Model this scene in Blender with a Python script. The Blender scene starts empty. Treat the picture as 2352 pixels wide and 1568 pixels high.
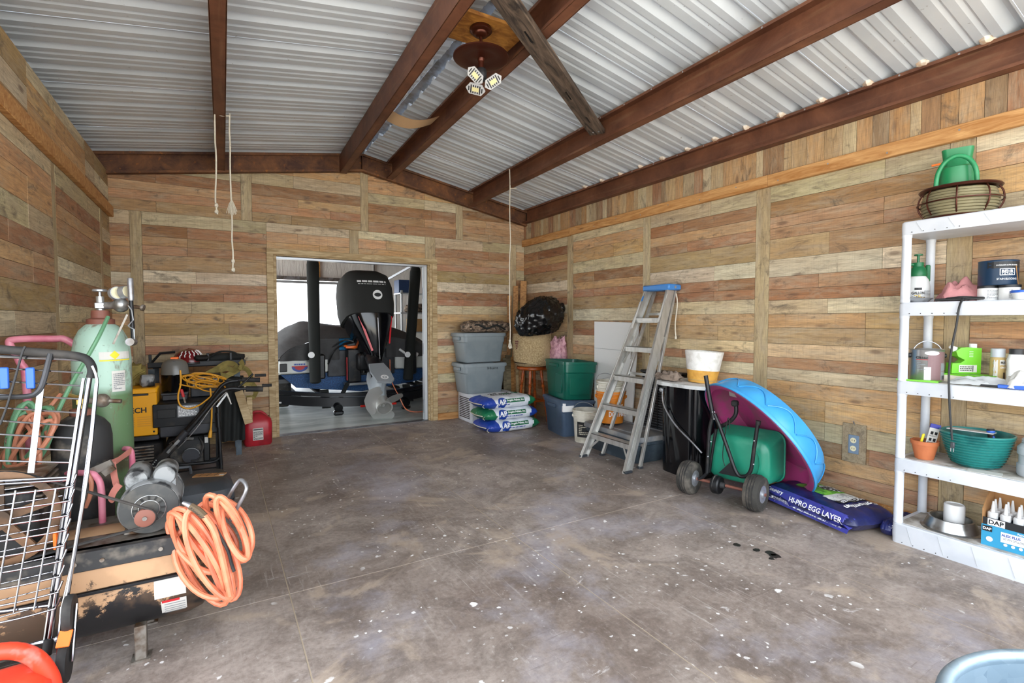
import bpy, math, random
from math import sin, cos, pi, tan, atan2, sqrt, radians
from mathutils import Vector, Matrix, noise
from mathutils.bvhtree import BVHTree
random.seed(7)
SC = bpy.context.scene
COL = SC.collection

# ------------------------------------------------------------------ camera
CAM_H = 1.35
FOC = 1148.0                                   # focal length in pixels of the 2352 wide frame
YAW = math.atan(676 / 1148.0)                  # camera looks this far to the side of the room's long axis
PIT = math.atan(47 / 1148.0)
cam_d = bpy.data.cameras.new('camera')
cam_d.sensor_width = 36.0
cam_d.lens = FOC / 2352 * 36.0
cam_d.clip_start = 0.05
cam = bpy.data.objects.new('camera', cam_d)
COL.objects.link(cam)
cam.location = (0, 0, CAM_H)
cam.rotation_euler = (pi / 2 - PIT, 0, -YAW)
SC.camera = cam

# ------------------------------------------------------------------ daylight
world = bpy.data.worlds.new('sky'); SC.world = world
world.use_nodes = True
bg = world.node_tree.nodes['Background']
bg.inputs[0].default_value = (0.86, 0.93, 1.0, 1)
bg.inputs[1].default_value = 1.7
sun_d = bpy.data.lights.new('sun', 'SUN'); sun_d.energy = 5.0; sun_d.angle = 0.02
sun_d.color = (1.0, 0.95, 0.88)
sun = bpy.data.objects.new('sun', sun_d); COL.objects.link(sun)
sun.rotation_euler = (radians(-38), 0, radians(-25))      # stands behind the building, lights the yard in front
SC.view_settings.view_transform = 'Standard'
SC.view_settings.look = 'None'
SC.view_settings.gamma = 1.0
SC.view_settings.use_curve_mapping = False
SC.view_settings.exposure = 1.88
SC.cycles.max_bounces = 10
SC.cycles.diffuse_bounces = 6

# ------------------------------------------------------------------ helpers
def rgb(h):
    h = h.lstrip('#')
    return tuple(((c / 12.92) if c <= .04045 else ((c + .055) / 1.055) ** 2.4) for c in (int(h[i:i + 2], 16) / 255 for i in (0, 2, 4))) + (1,)

class MB:
    """collects shapes, then links them as one mesh object"""
    def __init__(s, M=None):
        s.v = []; s.f = []; s.M = M or Matrix(); s.mi = []; s.cur = 0
    def add(s, vs, fs):
        o = len(s.v)
        s.v += [s.M @ Vector(p) for p in vs]
        s.f += [tuple(i + o for i in f) for f in fs]
        s.mi += [s.cur] * len(fs)
        return s
    def box(s, c, d, b=0.0, R=None):
        hx, hy, hz = d[0] / 2, d[1] / 2, d[2] / 2
        T = Matrix.Translation(c)
        if R is not None: T = T @ R.to_4x4()
        if b <= 0:
            vs = [(x, y, z) for x in (-hx, hx) for y in (-hy, hy) for z in (-hz, hz)]
            fs = [(0, 1, 3, 2), (4, 6, 7, 5), (0, 4, 5, 1), (2, 3, 7, 6), (0, 2, 6, 4), (1, 5, 7, 3)]
        else:
            b = min(b, hx * .95, hy * .95, hz * .95)
            vs = []; ix = {}
            for sx in (-1, 1):
                for sy in (-1, 1):
                    for sz in (-1, 1):
                        for a in range(3):
                            p = [sx * hx, sy * hy, sz * hz]
                            for k in range(3):
                                if k != a: p[k] -= (sx, sy, sz)[k] * b
                            ix[sx, sy, sz, a] = len(vs); vs.append(tuple(p))
            fs = []
            for a in range(3):
                q, r = [(1, 2), (2, 0), (0, 1)][a]
                for sg in (-1, 1):
                    f = []
                    for (m, n) in ((-1, -1), (1, -1), (1, 1), (-1, 1)):
                        k = [0, 0, 0]; k[a] = sg; k[q] = m; k[r] = n
                        f.append(ix[k[0], k[1], k[2], a])
                    fs.append(tuple(f if sg > 0 else f[::-1]))
            for a in range(3):           # edges along axis a
                q, r = [(1, 2), (2, 0), (0, 1)][a]
                for m in (-1, 1):
                    for n in (-1, 1):
                        def k(s_, ax):
                            t = [0, 0, 0]; t[a] = s_; t[q] = m; t[r] = n
                            return ix[t[0], t[1], t[2], ax]
                        f = (k(-1, q), k(1, q), k(1, r), k(-1, r))
                        fs.append(f if m * n < 0 else f[::-1])
            for sx in (-1, 1):
                for sy in (-1, 1):
                    for sz in (-1, 1):
                        f = tuple(ix[sx, sy, sz, a] for a in range(3))
                        fs.append(f if sx * sy * sz > 0 else f[::-1])
        s.add([T @ Vector(p) for p in vs], fs)
        return s
    def bb(s, x0, x1, y0, y1, z0, z1, b=0.0):
        return s.box(((x0 + x1) / 2, (y0 + y1) / 2, (z0 + z1) / 2), (abs(x1 - x0), abs(y1 - y0), abs(z1 - z0)), b)
    def bar(s, p, q, w, t, b=0.0, up=(0, 0, 1)):
        """a rectangular bar from p to q, w wide (across up), t thick (along up)"""
        p = Vector(p); q = Vector(q); x = (q - p); L = x.length; x.normalize()
        u = Vector(up); y = u.cross(x)
        if y.length < 1e-4: y = Vector((0, 1, 0)).cross(x)
        y.normalize(); z = x.cross(y)
        R = Matrix((x, y, z)).transposed()
        return s.box((p + q) / 2, (L, w, t), b, R)
    def tube(s, pts, r, n=8, closed=False, cap=True):
        pts = [Vector(p) for p in pts]
        m = len(pts)
        rs = r if isinstance(r, (list, tuple)) else [r] * m
        vs = []; fs = []; prev = None
        for i, p in enumerate(pts):
            a = pts[(i - 1) % m] if (closed or i > 0) else p
            b = pts[(i + 1) % m] if (closed or i < m - 1) else p
            t = (b - a)
            t = t.normalized() if t.length > 1e-9 else Vector((0, 0, 1))
            if prev is None:
                u = Vector((0, 0, 1)) if abs(t.z) < .9 else Vector((1, 0, 0))
                nx = (u - t * u.dot(t)).normalized()
            else:
                nx = prev - t * prev.dot(t)
                nx = nx.normalized() if nx.length > 1e-6 else Vector((1, 0, 0))
            prev = nx; by = t.cross(nx)
            for k in range(n):
                g = 2 * pi * k / n
                vs.append(p + (nx * cos(g) + by * sin(g)) * rs[i])
        for i in range(m if closed else m - 1):
            j = (i + 1) % m
            for k in range(n):
                l = (k + 1) % n
                fs.append((i * n + k, i * n + l, j * n + l, j * n + k))
        if cap and not closed:
            fs.append(tuple(range(n))[::-1]); fs.append(tuple((m - 1) * n + k for k in range(n)))
        return s.add(vs, fs)
    def cyl(s, p, q, r0, r1=None, n=16, cap=True):
        return s.tube([p, q], [r0, r0 if r1 is None else r1], n, False, cap)
    def lathe(s, prof, n=28, c=(0, 0, 0), R=None, ang=2 * pi, closed=False, scale=(1, 1)):
        """prof: (radius, height) list turned about z"""
        full = ang >= 2 * pi - 1e-6
        T = Matrix.Translation(c)
        if R is not None: T = T @ R.to_4x4()
        vs = []; fs = []
        k = n if full else n + 1
        for (r, z) in prof:
            for i in range(k):
                g = ang * i / n
                vs.append(T @ Vector((r * cos(g) * scale[0], r * sin(g) * scale[1], z)))
        P = len(prof)
        for a in range(P if closed else P - 1):
            b = (a + 1) % P
            for i in range(n):
                j = (i + 1) % k if full else i + 1
                fs.append((a * k + i, a * k + j, b * k + j, b * k + i))
        if full and not closed:
            if prof[0][0] > 1e-6: fs.append(tuple(range(k))[::-1])
            if prof[-1][0] > 1e-6: fs.append(tuple((P - 1) * k + i for i in range(k)))
        return s.add(vs, fs)
    def prism(s, poly, h0, h1, T=None):
        """poly in xy, extruded along z"""
        T = T or Matrix()
        n = len(poly)
        vs = [T @ Vector((x, y, h0)) for x, y in poly] + [T @ Vector((x, y, h1)) for x, y in poly]
        fs = [tuple(range(n))[::-1], tuple(range(n, 2 * n))]
        fs += [(i, (i + 1) % n, n + (i + 1) % n, n + i) for i in range(n)]
        return s.add(vs, fs)
    def grid(s, fn, nu, nv, cu=False, cv=False):
        vs = []; fs = []
        ku = nu if cu else nu + 1; kv = nv if cv else nv + 1
        for i in range(ku):
            for j in range(kv):
                vs.append(fn(i / nu, j / nv))
        for i in range(nu):
            for j in range(nv):
                a, b = (i + 1) % ku, (j + 1) % kv
                fs.append((i * kv + j, a * kv + j, a * kv + b, i * kv + b))
        return s.add(vs, fs)
    def loft(s, rings, cap=True, closed=False):
        n = len(rings[0]); vs = [p for r in rings for p in r]; fs = []
        m = len(rings)
        for i in range(m if closed else m - 1):
            j = (i + 1) % m
            for k in range(n):
                l = (k + 1) % n
                fs.append((i * n + k, i * n + l, j * n + l, j * n + k))
        if cap and not closed:
            fs.append(tuple(range(n))[::-1]); fs.append(tuple((m - 1) * n + k for k in range(n)))
        return s.add(vs, fs)
    def ell(s, c, d, nu=14, nv=10, amp=0.0, fr=4.0, seed=0, power=1.0, flat=None):
        """an ellipsoid of half sizes d; amp roughens it, flat cuts it off below that height"""
        c = Vector(c); rings = []
        for j in range(1, nv):
            th = -pi / 2 + pi * j / nv; ring = []
            for i in range(nu):
                ph = 2 * pi * i / nu
                e = lambda t: math.copysign(abs(t) ** power, t)
                w = Vector((e(cos(th)) * e(cos(ph)), e(cos(th)) * e(sin(ph)), e(sin(th))))
                k = 1 + amp * noise.noise(w * fr + Vector((seed * 3.1, seed, 0)))
                p = Vector((w.x * d[0] * k, w.y * d[1] * k, w.z * d[2] * k))
                if flat is not None and p.z < flat: p.z = flat
                ring.append(c + p)
            rings.append(ring)
        return s.loft(rings)
    def build(s, name, mat, parent=None, smooth=38, world=False):
        me = bpy.data.meshes.new(name)
        vs = s.v
        if world and parent is not None:
            W = parent.get('_w')
            inv = MATS_OF[parent.name].inverted()
            vs = [inv @ p for p in vs]
        me.from_pydata([tuple(p) for p in vs], [], s.f)
        mats = mat if isinstance(mat, (list, tuple)) else [mat]
        for m in mats: me.materials.append(M(m) if isinstance(m, str) else m)
        if len(mats) > 1: me.polygons.foreach_set('material_index', s.mi)
        me.update()
        if smooth:
            me.polygons.foreach_set('use_smooth', [True] * len(me.polygons))
            me.set_sharp_from_angle(angle=radians(smooth))
        o = bpy.data.objects.new(name, me)
        COL.objects.link(o)
        if parent is not None: o.parent = parent
        return o

MATS_OF = {}
def tag(o, label, cat, group=None, kind=None):
    if label: o['label'] = label
    if cat: o['category'] = cat
    if group: o['group'] = group
    if kind: o['kind'] = kind
    return o
def thing(name, label, cat, loc=(0, 0, 0), rz=0.0, group=None, rot=None):
    o = bpy.data.objects.new(name, None); COL.objects.link(o)
    o.empty_display_size = 0.1
    o.location = loc; o.rotation_euler = rot or (0, 0, rz)
    from mathutils import Euler
    MATS_OF[o.name] = Matrix.Translation(loc) @ Euler(rot or (0, 0, rz)).to_matrix().to_4x4()
    return tag(o, label, cat, group)
def single(name, mb, mat, label, cat, loc=(0, 0, 0), rz=0.0, group=None, kind=None, rot=None, smooth=38):
    o = mb.build(name, mat, None, smooth)
    o.location = loc; o.rotation_euler = rot or (0, 0, rz)
    return tag(o, label, cat, group, kind)
def struct(name, mb, mat, label=None, smooth=38):
    o = mb.build(name, mat, None, smooth); o['kind'] = 'structure'
    if label: o['label'] = label
    return o
def copy_tree(o, parent=None):
    c = o.copy(); COL.objects.link(c); c.parent = parent
    for ch in list(o.children): copy_tree(ch, c)
    return c
def RX(a): return Matrix.Rotation(a, 3, 'X')
def RY(a): return Matrix.Rotation(a, 3, 'Y')
def RZ(a): return Matrix.Rotation(a, 3, 'Z')
def TR(x, y, z, R=None):
    T = Matrix.Translation((x, y, z))
    return T @ R.to_4x4() if R is not None else T
def frame(o, x, y):
    """matrix with origin o, its x axis along x and its y axis as near y as it goes"""
    x = Vector(x).normalized(); y = Vector(y); z = x.cross(y).normalized(); y = z.cross(x)
    m = Matrix((x, y, z)).transposed().to_4x4(); m.translation = Vector(o)
    return m
def smoothpath(pts, k=6, closed=False):
    """Catmull-Rom through the points"""
    P = [Vector(p) for p in pts]; n = len(P); out = []
    for i in range(n if closed else n - 1):
        p1, p2 = P[i], P[(i + 1) % n]
        p0 = P[(i - 1) % n] if (closed or i > 0) else p1
        p3 = P[(i + 2) % n] if (closed or i < n - 2) else p2
        for j in range(k):
            t = j / k
            out.append(.5 * ((2 * p1) + (p2 - p0) * t + (2 * p0 - 5 * p1 + 4 * p2 - p3) * t * t + (3 * p1 - p0 - 3 * p2 + p3) * t ** 3))
    if not closed: out.append(P[-1])
    return out
def rrect(w, d, r, k=4):
    """rounded rectangle outline centred on 0"""
    out = []
    for (cx, cy, a) in ((w / 2 - r, d / 2 - r, 0), (-w / 2 + r, d / 2 - r, pi / 2), (-w / 2 + r, -d / 2 + r, pi), (w / 2 - r, -d / 2 + r, 3 * pi / 2)):
        for i in range(k + 1):
            g = a + pi / 2 * i / k
            out.append((cx + r * cos(g), cy + r * sin(g)))
    return out

# pixel to place: direction of the ray through a pixel of the 2352x1568 frame
_F0 = Vector((sin(YAW), cos(YAW), 0)); _R = Vector((cos(YAW), -sin(YAW), 0)); _Z = Vector((0, 0, 1))
_F = _F0 * cos(PIT) - _Z * sin(PIT); _U = _Z * cos(PIT) + _F0 * sin(PIT)
_C = Vector((0, 0, CAM_H))
def ray(u, v): return _F + _R * ((u - 1176) / FOC) - _U * ((v - 784) / FOC)
def atz(u, v, z=0.0): d = ray(u, v); return _C + d * ((z - CAM_H) / d.z)
def aty(u, v, y): d = ray(u, v); return _C + d * (y / d.y)
def atx(u, v, x): d = ray(u, v); return _C + d * (x / d.x)

# lettering as flat mesh
_font_cache = {}
def text_geo(s, bold=0.0):
    k = (s, bold)
    if k in _font_cache: return _font_cache[k]
    cu = bpy.data.curves.new('lettering', 'FONT'); cu.body = s; cu.size = 1.0
    cu.offset = bold; cu.resolution_u = 3
    o = bpy.data.objects.new('lettering', cu); COL.objects.link(o)
    dg = bpy.context.evaluated_depsgraph_get()
    me = bpy.data.meshes.new_from_object(o.evaluated_get(dg))
    vs = [v.co.copy() for v in me.vertices]; fs = [tuple(p.vertices) for p in me.polygons]
    bpy.data.objects.remove(o); bpy.data.curves.remove(cu); bpy.data.meshes.remove(me)
    x0 = min(v.x for v in vs); x1 = max(v.x for v in vs); y0 = min(v.y for v in vs); y1 = max(v.y for v in vs)
    vs = [((v.x - (x0 + x1) / 2), (v.y - (y0 + y1) / 2)) for v in vs]
    _font_cache[k] = (vs, fs, x1 - x0, y1 - y0)
    return _font_cache[k]
def bvh_of(o):
    me = o.data
    return BVHTree.FromPolygons([v.co.copy() for v in me.vertices], [tuple(p.vertices) for p in me.polygons])
def subdiv(vs, fs, step):
    """split long triangles so flat print can follow a curved surface"""
    import bmesh
    bm = bmesh.new()
    bv = [bm.verts.new((x, y, 0)) for x, y in vs]
    for f in fs:
        try: bm.faces.new([bv[i] for i in f])
        except ValueError: pass
    bmesh.ops.triangulate(bm, faces=bm.faces[:])
    for _ in range(4):
        es = [e for e in bm.edges if e.calc_length() > step]
        if not es: break
        bmesh.ops.subdivide_edges(bm, edges=es, cuts=1)
        bmesh.ops.triangulate(bm, faces=bm.faces[:])
    bm.verts.index_update()
    out = [(v.co.x, v.co.y) for v in bm.verts], [tuple(v.index for v in f.verts) for f in bm.faces]
    bm.free(); return out
def decal(name, geo, T, mat, parent, bvh=None, off=0.002, step=0.03, label=None):
    """flat print: geo = (vs, fs) in xy of T; wrapped onto bvh along T's -z when given"""
    vs, fs = geo
    mb = MB()
    if bvh is None:
        mb.add([T @ Vector((x, y, off)) for x, y in vs], fs)
    else:
        vs, fs = subdiv(vs, fs, step)
        d = -(T.to_3x3() @ Vector((0, 0, 1))).normalized(); out = []
        for x, y in vs:
            p = T @ Vector((x, y, 0)); h = bvh.ray_cast(p - d * .4, d, .9)
            out.append((h[0] - d * off) if h[0] is not None else p)
        mb.add(out, fs)
    o = mb.build(name, mat, parent, 0)
    if label: o['label'] = label
    return o
def word(s, h, sx=1.0, bold=0.02, w=None):
    """lettering scaled to cap height h (and width w)"""
    vs, fs, W, Hh = text_geo(s, bold)
    k = h / Hh; kx = (w / W) if w else k * sx
    return [(x * kx, y * k) for x, y in vs], fs
def rect(w, h, x=0, y=0): return [(x - w / 2, y - h / 2), (x + w / 2, y - h / 2), (x + w / 2, y + h / 2), (x - w / 2, y + h / 2)], [(0, 1, 2, 3)]
def disc(r, x=0, y=0, n=24, sy=1.0): return [(x + r * cos(2 * pi * i / n), y + sy * r * sin(2 * pi * i / n)) for i in range(n)], [tuple(range(n))]
def ringgeo(r0, r1, n=24):
    vs = [(r * cos(2 * pi * i / n), r * sin(2 * pi * i / n)) for r in (r0, r1) for i in range(n)]
    return vs, [(i, (i + 1) % n, n + (i + 1) % n, n + i) for i in range(n)]
def join(*gs):
    vs = []; fs = []
    for g in gs:
        o = len(vs); vs += list(g[0]); fs += [tuple(i + o for i in f) for f in g[1]]
    return vs, fs
def shift(g, x, y, a=0.0): return [(p * cos(a) - q * sin(a) + x, p * sin(a) + q * cos(a) + y) for p, q in g[0]], g[1]
def fineprint(w, h, rows, seed=1, x=0, y=0, fill=.5):
    """lines of print too small to read: short bars"""
    r = random.Random(seed); gs = []
    for i in range(rows):
        yy = y + h / 2 - (i + .5) * h / rows; xx = -w / 2
        while xx < w / 2 - .002:
            L = min(r.uniform(.05, .2) * w, w / 2 - xx)
            gs.append(rect(L, h / rows * fill, x + xx + L / 2, yy)); xx += L + .03 * w
            if r.random() < .08: break
    return join(*gs)
# ------------------------------------------------------------------ materials
_MATS = {}
class NT:
    def __init__(s, name):
        m = bpy.data.materials.new(name); m.use_nodes = True
        s.m = m; s.t = m.node_tree; s.n = s.t.nodes; s.b = s.n['Principled BSDF']
    def node(s, t, **kw):
        n = s.n.new(t)
        for k, v in kw.items(): setattr(n, k, v)
        return n
    def link(s, a, b): s.t.links.new(a, b)
    def coord(s, kind='Object', scale=(1, 1, 1), rnd=0.0, loc=(0, 0, 0)):
        if kind == 'World': o = s.node('ShaderNodeNewGeometry').outputs['Position']
        else: o = s.node('ShaderNodeTexCoord').outputs[kind]
        if rnd:
            oi = s.node('ShaderNodeObjectInfo'); mu = s.node('ShaderNodeMath', operation='MULTIPLY'); mu.inputs[1].default_value = rnd
            s.link(oi.outputs['Random'], mu.inputs[0])
            ad = s.node('ShaderNodeVectorMath', operation='ADD'); s.link(o, ad.inputs[0]); s.link(mu.outputs[0], ad.inputs[1]); o = ad.outputs[0]
        mp = s.node('ShaderNodeMapping'); mp.inputs['Scale'].default_value = scale; mp.inputs['Location'].default_value = loc
        s.link(o, mp.inputs['Vector'])
        return mp.outputs[0]
    def noise(s, vec, scale, detail=4, rough=.55, dist=0.0):
        n = s.node('ShaderNodeTexNoise'); n.inputs['Scale'].default_value = scale; n.inputs['Detail'].default_value = detail
        n.inputs['Roughness'].default_value = rough; n.inputs['Distortion'].default_value = dist
        s.link(vec, n.inputs['Vector']); return n.outputs['Fac']
    def voro(s, vec, scale, rand=1.0):
        n = s.node('ShaderNodeTexVoronoi'); n.inputs['Scale'].default_value = scale; n.inputs['Randomness'].default_value = rand
        s.link(vec, n.inputs['Vector']); return n
    def ramp(s, fac, stops):
        r = s.node('ShaderNodeValToRGB'); e = r.color_ramp.elements
        while len(e) < len(stops): e.new(.5)
        for i, (p, c) in enumerate(stops):
            e[i].position = p; e[i].color = c if len(c) == 4 else tuple(c) + (1,)
        s.link(fac, r.inputs[0]); return r.outputs[0]
    def step(s, fac, a, b): return s.ramp(fac, [(a, (0, 0, 0)), (b, (1, 1, 1))])
    def mix(s, fac, a, b, mode='MIX'):
        n = s.node('ShaderNodeMix', data_type='RGBA', blend_type=mode)
        for sock, v in ((n.inputs[0], fac), (n.inputs[6], a), (n.inputs[7], b)):
            if isinstance(v, (int, float)): sock.default_value = v
            elif isinstance(v, tuple): sock.default_value = v
            else: s.link(v, sock)
        return n.outputs[2]
    def math(s, op, a, b):
        n = s.node('ShaderNodeMath', operation=op)
        for i, v in enumerate((a, b)):
            if isinstance(v, (int, float)): n.inputs[i].default_value = v
            else: s.link(v, n.inputs[i])
        return n.outputs[0]
    def bump(s, h, strength=.3, dist=.01):
        b = s.node('ShaderNodeBump'); b.inputs['Strength'].default_value = strength; b.inputs['Distance'].default_value = dist
        s.link(h, b.inputs['Height']); s.link(b.outputs[0], s.b.inputs['Normal'])
    def out(s, col=None, rough=None, metal=None):
        for k, v in (('Base Color', col), ('Roughness', rough), ('Metallic', metal)):
            if v is None: continue
            if isinstance(v, (int, float, tuple)): s.b.inputs[k].default_value = v
            else: s.link(v, s.b.inputs[k])
        return s.m

SPEC = {}
def mat(name, hexc, rough=.5, metal=0.0, c2=None, sc=6.0, amt=(.45, .62), bump=0.0, bs=30.0, kind='Object', alpha=None, trans=0.0, stretch=(1, 1, 1), emit=0.0, det=4):
    SPEC[name] = (hexc, rough, metal, c2, sc, amt, bump, bs, kind, alpha, trans, stretch, emit, det)
def M(name):
    if name in _MATS: return _MATS[name]
    if name in SPECIAL: _MATS[name] = SPECIAL[name](name); return _MATS[name]
    hexc, rough, metal, c2, sc, amt, bump, bs, kind, alpha, trans, stretch, emit, det = SPEC[name]
    t = NT(name)
    col = rgb(hexc)
    if c2:
        f = t.noise(t.coord(kind, stretch), sc, det)
        col = t.mix(t.step(f, *amt), rgb(hexc), rgb(c2))
    if bump: t.bump(t.noise(t.coord(kind, stretch), bs, 3), bump, .01)
    t.out(col, rough, metal)
    if trans: t.b.inputs['Transmission Weight'].default_value = trans
    if alpha is not None: t.b.inputs['Alpha'].default_value = alpha
    if emit:
        t.b.inputs['Emission Color'].default_value = rgb(hexc); t.b.inputs['Emission Strength'].default_value = emit
    _MATS[name] = t.m
    return t.m

def m_plank(name):
    t = NT(name)
    oi = t.node('ShaderNodeObjectInfo')
    grain = t.noise(t.coord('Object', (1.4, 16, 16), 40.0), 2.6, 7, .7, .8)
    fine = t.noise(t.coord('Object', (5, 110, 110), 40.0), 2.0, 3, .6, .4)
    saw = t.noise(t.coord('Object', (170, 2.5, 2.5), 40.0), 1.0, 2, .5)
    band = t.noise(t.coord('Object', (1.1, 3.5, 3.5), 40.0), 1.4, 3, .5)
    col = t.mix(t.ramp(grain, [(.28, (.0, .0, .0)), (.74, (1, 1, 1))]), (.56, .53, .46, 1), (1.17, 1.16, 1.06, 1))
    col = t.mix(1.0, oi.outputs['Color'], col, 'MULTIPLY')
    wash = t.noise(t.coord('Object', (2.2, 9, 9), 40.0, (3, 3, 3)), 1.5, 6, .7, .6)
    col = t.mix(t.ramp(wash, [(.46, (0, 0, 0)), (.66, (.6, .6, .6))]), col, rgb('#b3a48c'))
    col = t.mix(t.ramp(band, [(.35, (.5, .5, .5)), (.65, (0, 0, 0))]), col, t.mix(1.0, col, (.80, .66, .54, 1), 'MULTIPLY'))
    col = t.mix(t.ramp(fine, [(.36, (.65, .65, .65)), (.47, (0, 0, 0))]), col, t.mix(.6, col, (.10, .07, .05, 1)))
    col = t.mix(t.ramp(saw, [(.50, (0, 0, 0)), (.72, (.42, .42, .42))]), col, t.mix(.5, col, (.20, .14, .10, 1)))
    st = t.noise(t.coord('Object', (3.4, 7, 7), 40.0), 1.2, 7, .75, 1.0)                     # dark weathered stains
    col = t.mix(t.ramp(st, [(.55, (0, 0, 0)), (.68, (.85, .85, .85))]), col, t.mix(.78, col, (.075, .058, .045, 1)))
    nl = t.noise(t.coord('Object', (13, 3, 3), 40.0, (9, 9, 9)), 1.0, 6, .75, .4)               # narrow dark nail strips
    col = t.mix(t.ramp(nl, [(.64, (0, 0, 0)), (.74, (.75, .75, .75))]), col, t.mix(.8, col, (.06, .045, .035, 1)))
    kn = t.voro(t.coord('Object', (2.4, 7, 7), 40.0), 1.0).outputs['Distance']                # knots
    col = t.mix(t.ramp(kn, [(.06, (.85, .85, .85)), (.15, (0, 0, 0))]), col, t.mix(.8, col, (.12, .065, .04, 1)))
    t.bump(t.mix(.5, grain, fine), .35, .004)
    return t.out(col, .72)
def wood(base, dark, ring=8.0, rough=.65, stretch=(1.2, 9, 9)):
    def fn(name):
        t = NT(name)
        n = t.noise(t.coord('Object', stretch, 20.0), 2.2, 5, .6, 1.6)
        f = t.noise(t.coord('Object', (stretch[0] * 4, stretch[1] * 7, stretch[2] * 7), 20.0), 2.0, 3)
        col = t.mix(t.ramp(n, [(.36, (0, 0, 0)), (.66, (1, 1, 1))]), rgb(dark), rgb(base))
        col = t.mix(t.ramp(f, [(.4, (.4, .4, .4)), (.55, (0, 0, 0))]), col, t.mix(.5, col, rgb(dark)))
        kn = t.voro(t.coord('Object', (1.6, 6, 6), 20.0), 1.0).outputs['Distance']
        col = t.mix(t.ramp(kn, [(.03, (.8, .8, .8)), (.1, (0, 0, 0))]), col, t.mix(.8, col, (.16, .06, .02, 1)))
        t.bump(f, .2, .003)
        return t.out(col, rough)
    return fn
def m_concrete(name):
    t = NT(name)
    w = t.coord('World')
    big = t.noise(w, .8, 6, .62, .5)
    col = t.mix(t.ramp(big, [(.34, (0, 0, 0)), (.66, (1, 1, 1))]), rgb('#82746c'), rgb('#b2a69e'))
    mid = t.noise(w, 3.2, 10, .72, 1.0)
    col = t.mix(t.ramp(mid, [(.40, (.85, .85, .85)), (.58, (0, 0, 0))]), col, t.mix(.6, col, rgb('#4d413a')))
    gr = t.noise(w, 40.0, 6, .7)                                                                # grit
    col = t.mix(t.ramp(gr, [(.36, (.6, .6, .6)), (.52, (0, 0, 0))]), col, t.mix(.5, col, rgb('#463c36')))
    col = t.mix(t.ramp(gr, [(.56, (0, 0, 0)), (.72, (.5, .5, .5))]), col, t.mix(.5, col, rgb('#cfc8c2')))
    sand = t.noise(t.coord('World', (1, 1, 1), 0, (5, 3, 0)), 1.4, 8, .65, .8)                 # sandy dust
    col = t.mix(t.ramp(sand, [(.55, (0, 0, 0)), (.62, (.6, .6, .6))]), col, rgb('#b7a593'))
    lil = t.noise(t.coord('World', (1, 1, 1), 0, (1, 9, 0)), 1.1, 7, .66)
    col = t.mix(t.ramp(lil, [(.52, (0, 0, 0)), (.68, (.6, .6, .6))]), col, rgb('#adabb8'))
    for sc_, off, c, p0, p1, a_ in (((40, 2.4, 1), (0, 0, 0), '#cdc6c1', .57, .68, .5), ((2.6, 36, 1), (3, 0, 0), '#54483f', .58, .70, .5), ((26, 9, 1), (7, 2, 0), '#c4bdb8', .60, .70, .5)):
        scr = t.noise(t.coord('World', sc_, 0, off), 1.5, 6, .72, .5)
        keep = t.step(t.noise(t.coord('World', (1, 1, 1), 0, off), 1.0, 3), .42, .60)
        col = t.mix(t.math('MULTIPLY', t.ramp(scr, [(p0, (0, 0, 0)), (p1, (a_, a_, a_))]), keep), col, rgb(c))
    for s_, a, b, off in ((4.2, .065, .08, (0, 0, 0)), (8.5, .07, .09, (2, 7, 0)), (17.0, .11, .14, (8, 1, 0)), (2.3, .035, .045, (5, 5, 0))):    # paint specks
        d = t.node('ShaderNodeVectorMath', operation='ADD')
        nn = t.node('ShaderNodeTexNoise'); nn.inputs['Scale'].default_value = 18; nn.inputs['Detail'].default_value = 4; t.link(w, nn.inputs['Vector'])
        sc = t.node('ShaderNodeVectorMath', operation='SCALE'); sc.inputs['Scale'].default_value = .06; t.link(nn.outputs['Color'], sc.inputs[0])
        t.link(t.coord('World', (1, 1, 1), 0, off), d.inputs[0]); t.link(sc.outputs[0], d.inputs[1])
        vo = t.voro(d.outputs[0], s_)
        msk = t.ramp(vo.outputs['Distance'], [(a, (1, 1, 1)), (b, (0, 0, 0))])
        keep = t.step(t.noise(t.coord('World', (1, 1, 1), 0, off), 1.5, 3), .47, .55)
        col = t.mix(t.math('MULTIPLY', msk, keep), col, rgb('#e4e2e1'))
    blot = t.noise(t.coord('World', (2.0, 5.5, 1), 0, (4, 4, 0)), 1.6, 10, .78, .7)           # worn whitish smears
    col = t.mix(t.ramp(blot, [(.625, (0, 0, 0)), (.67, (.7, .7, .7))]), col, rgb('#d2cdcc'))
    oil = t.noise(t.coord('World', (1, 1, 1), 0, (6, 1, 0)), 2.6, 6, .6)
    col = t.mix(t.ramp(oil, [(.70, (0, 0, 0)), (.74, (.6, .6, .6))]), col, rgb('#3d332d'))
    t.bump(t.mix(.5, mid, gr), .15, .004)
    return t.out(col, t.ramp(big, [(.3, (.42,) * 3), (.7, (.62,) * 3)]))
def m_garage_floor(name):
    t = NT(name); w = t.coord('World', (1, 3, 1))
    n = t.noise(w, 1.2, 7, .65, .8)
    col = t.mix(t.step(n, .38, .66), rgb('#8c9490'), rgb('#c9cdc8'))
    return t.out(col, .35)
def m_rust(name):
    t = NT(name); w = t.coord('World')
    n = t.noise(w, 3.0, 7, .7, .5); f = t.noise(t.coord('World', (30, 2, 30)), 1.0, 4)
    col = t.mix(t.step(n, .35, .68), rgb('#573324'), rgb('#7d5039'))
    col = t.mix(t.ramp(f, [(.55, (0, 0, 0)), (.75, (.5, .5, .5))]), col, rgb('#8a6a50'))
    return t.out(col, .55)
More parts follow.
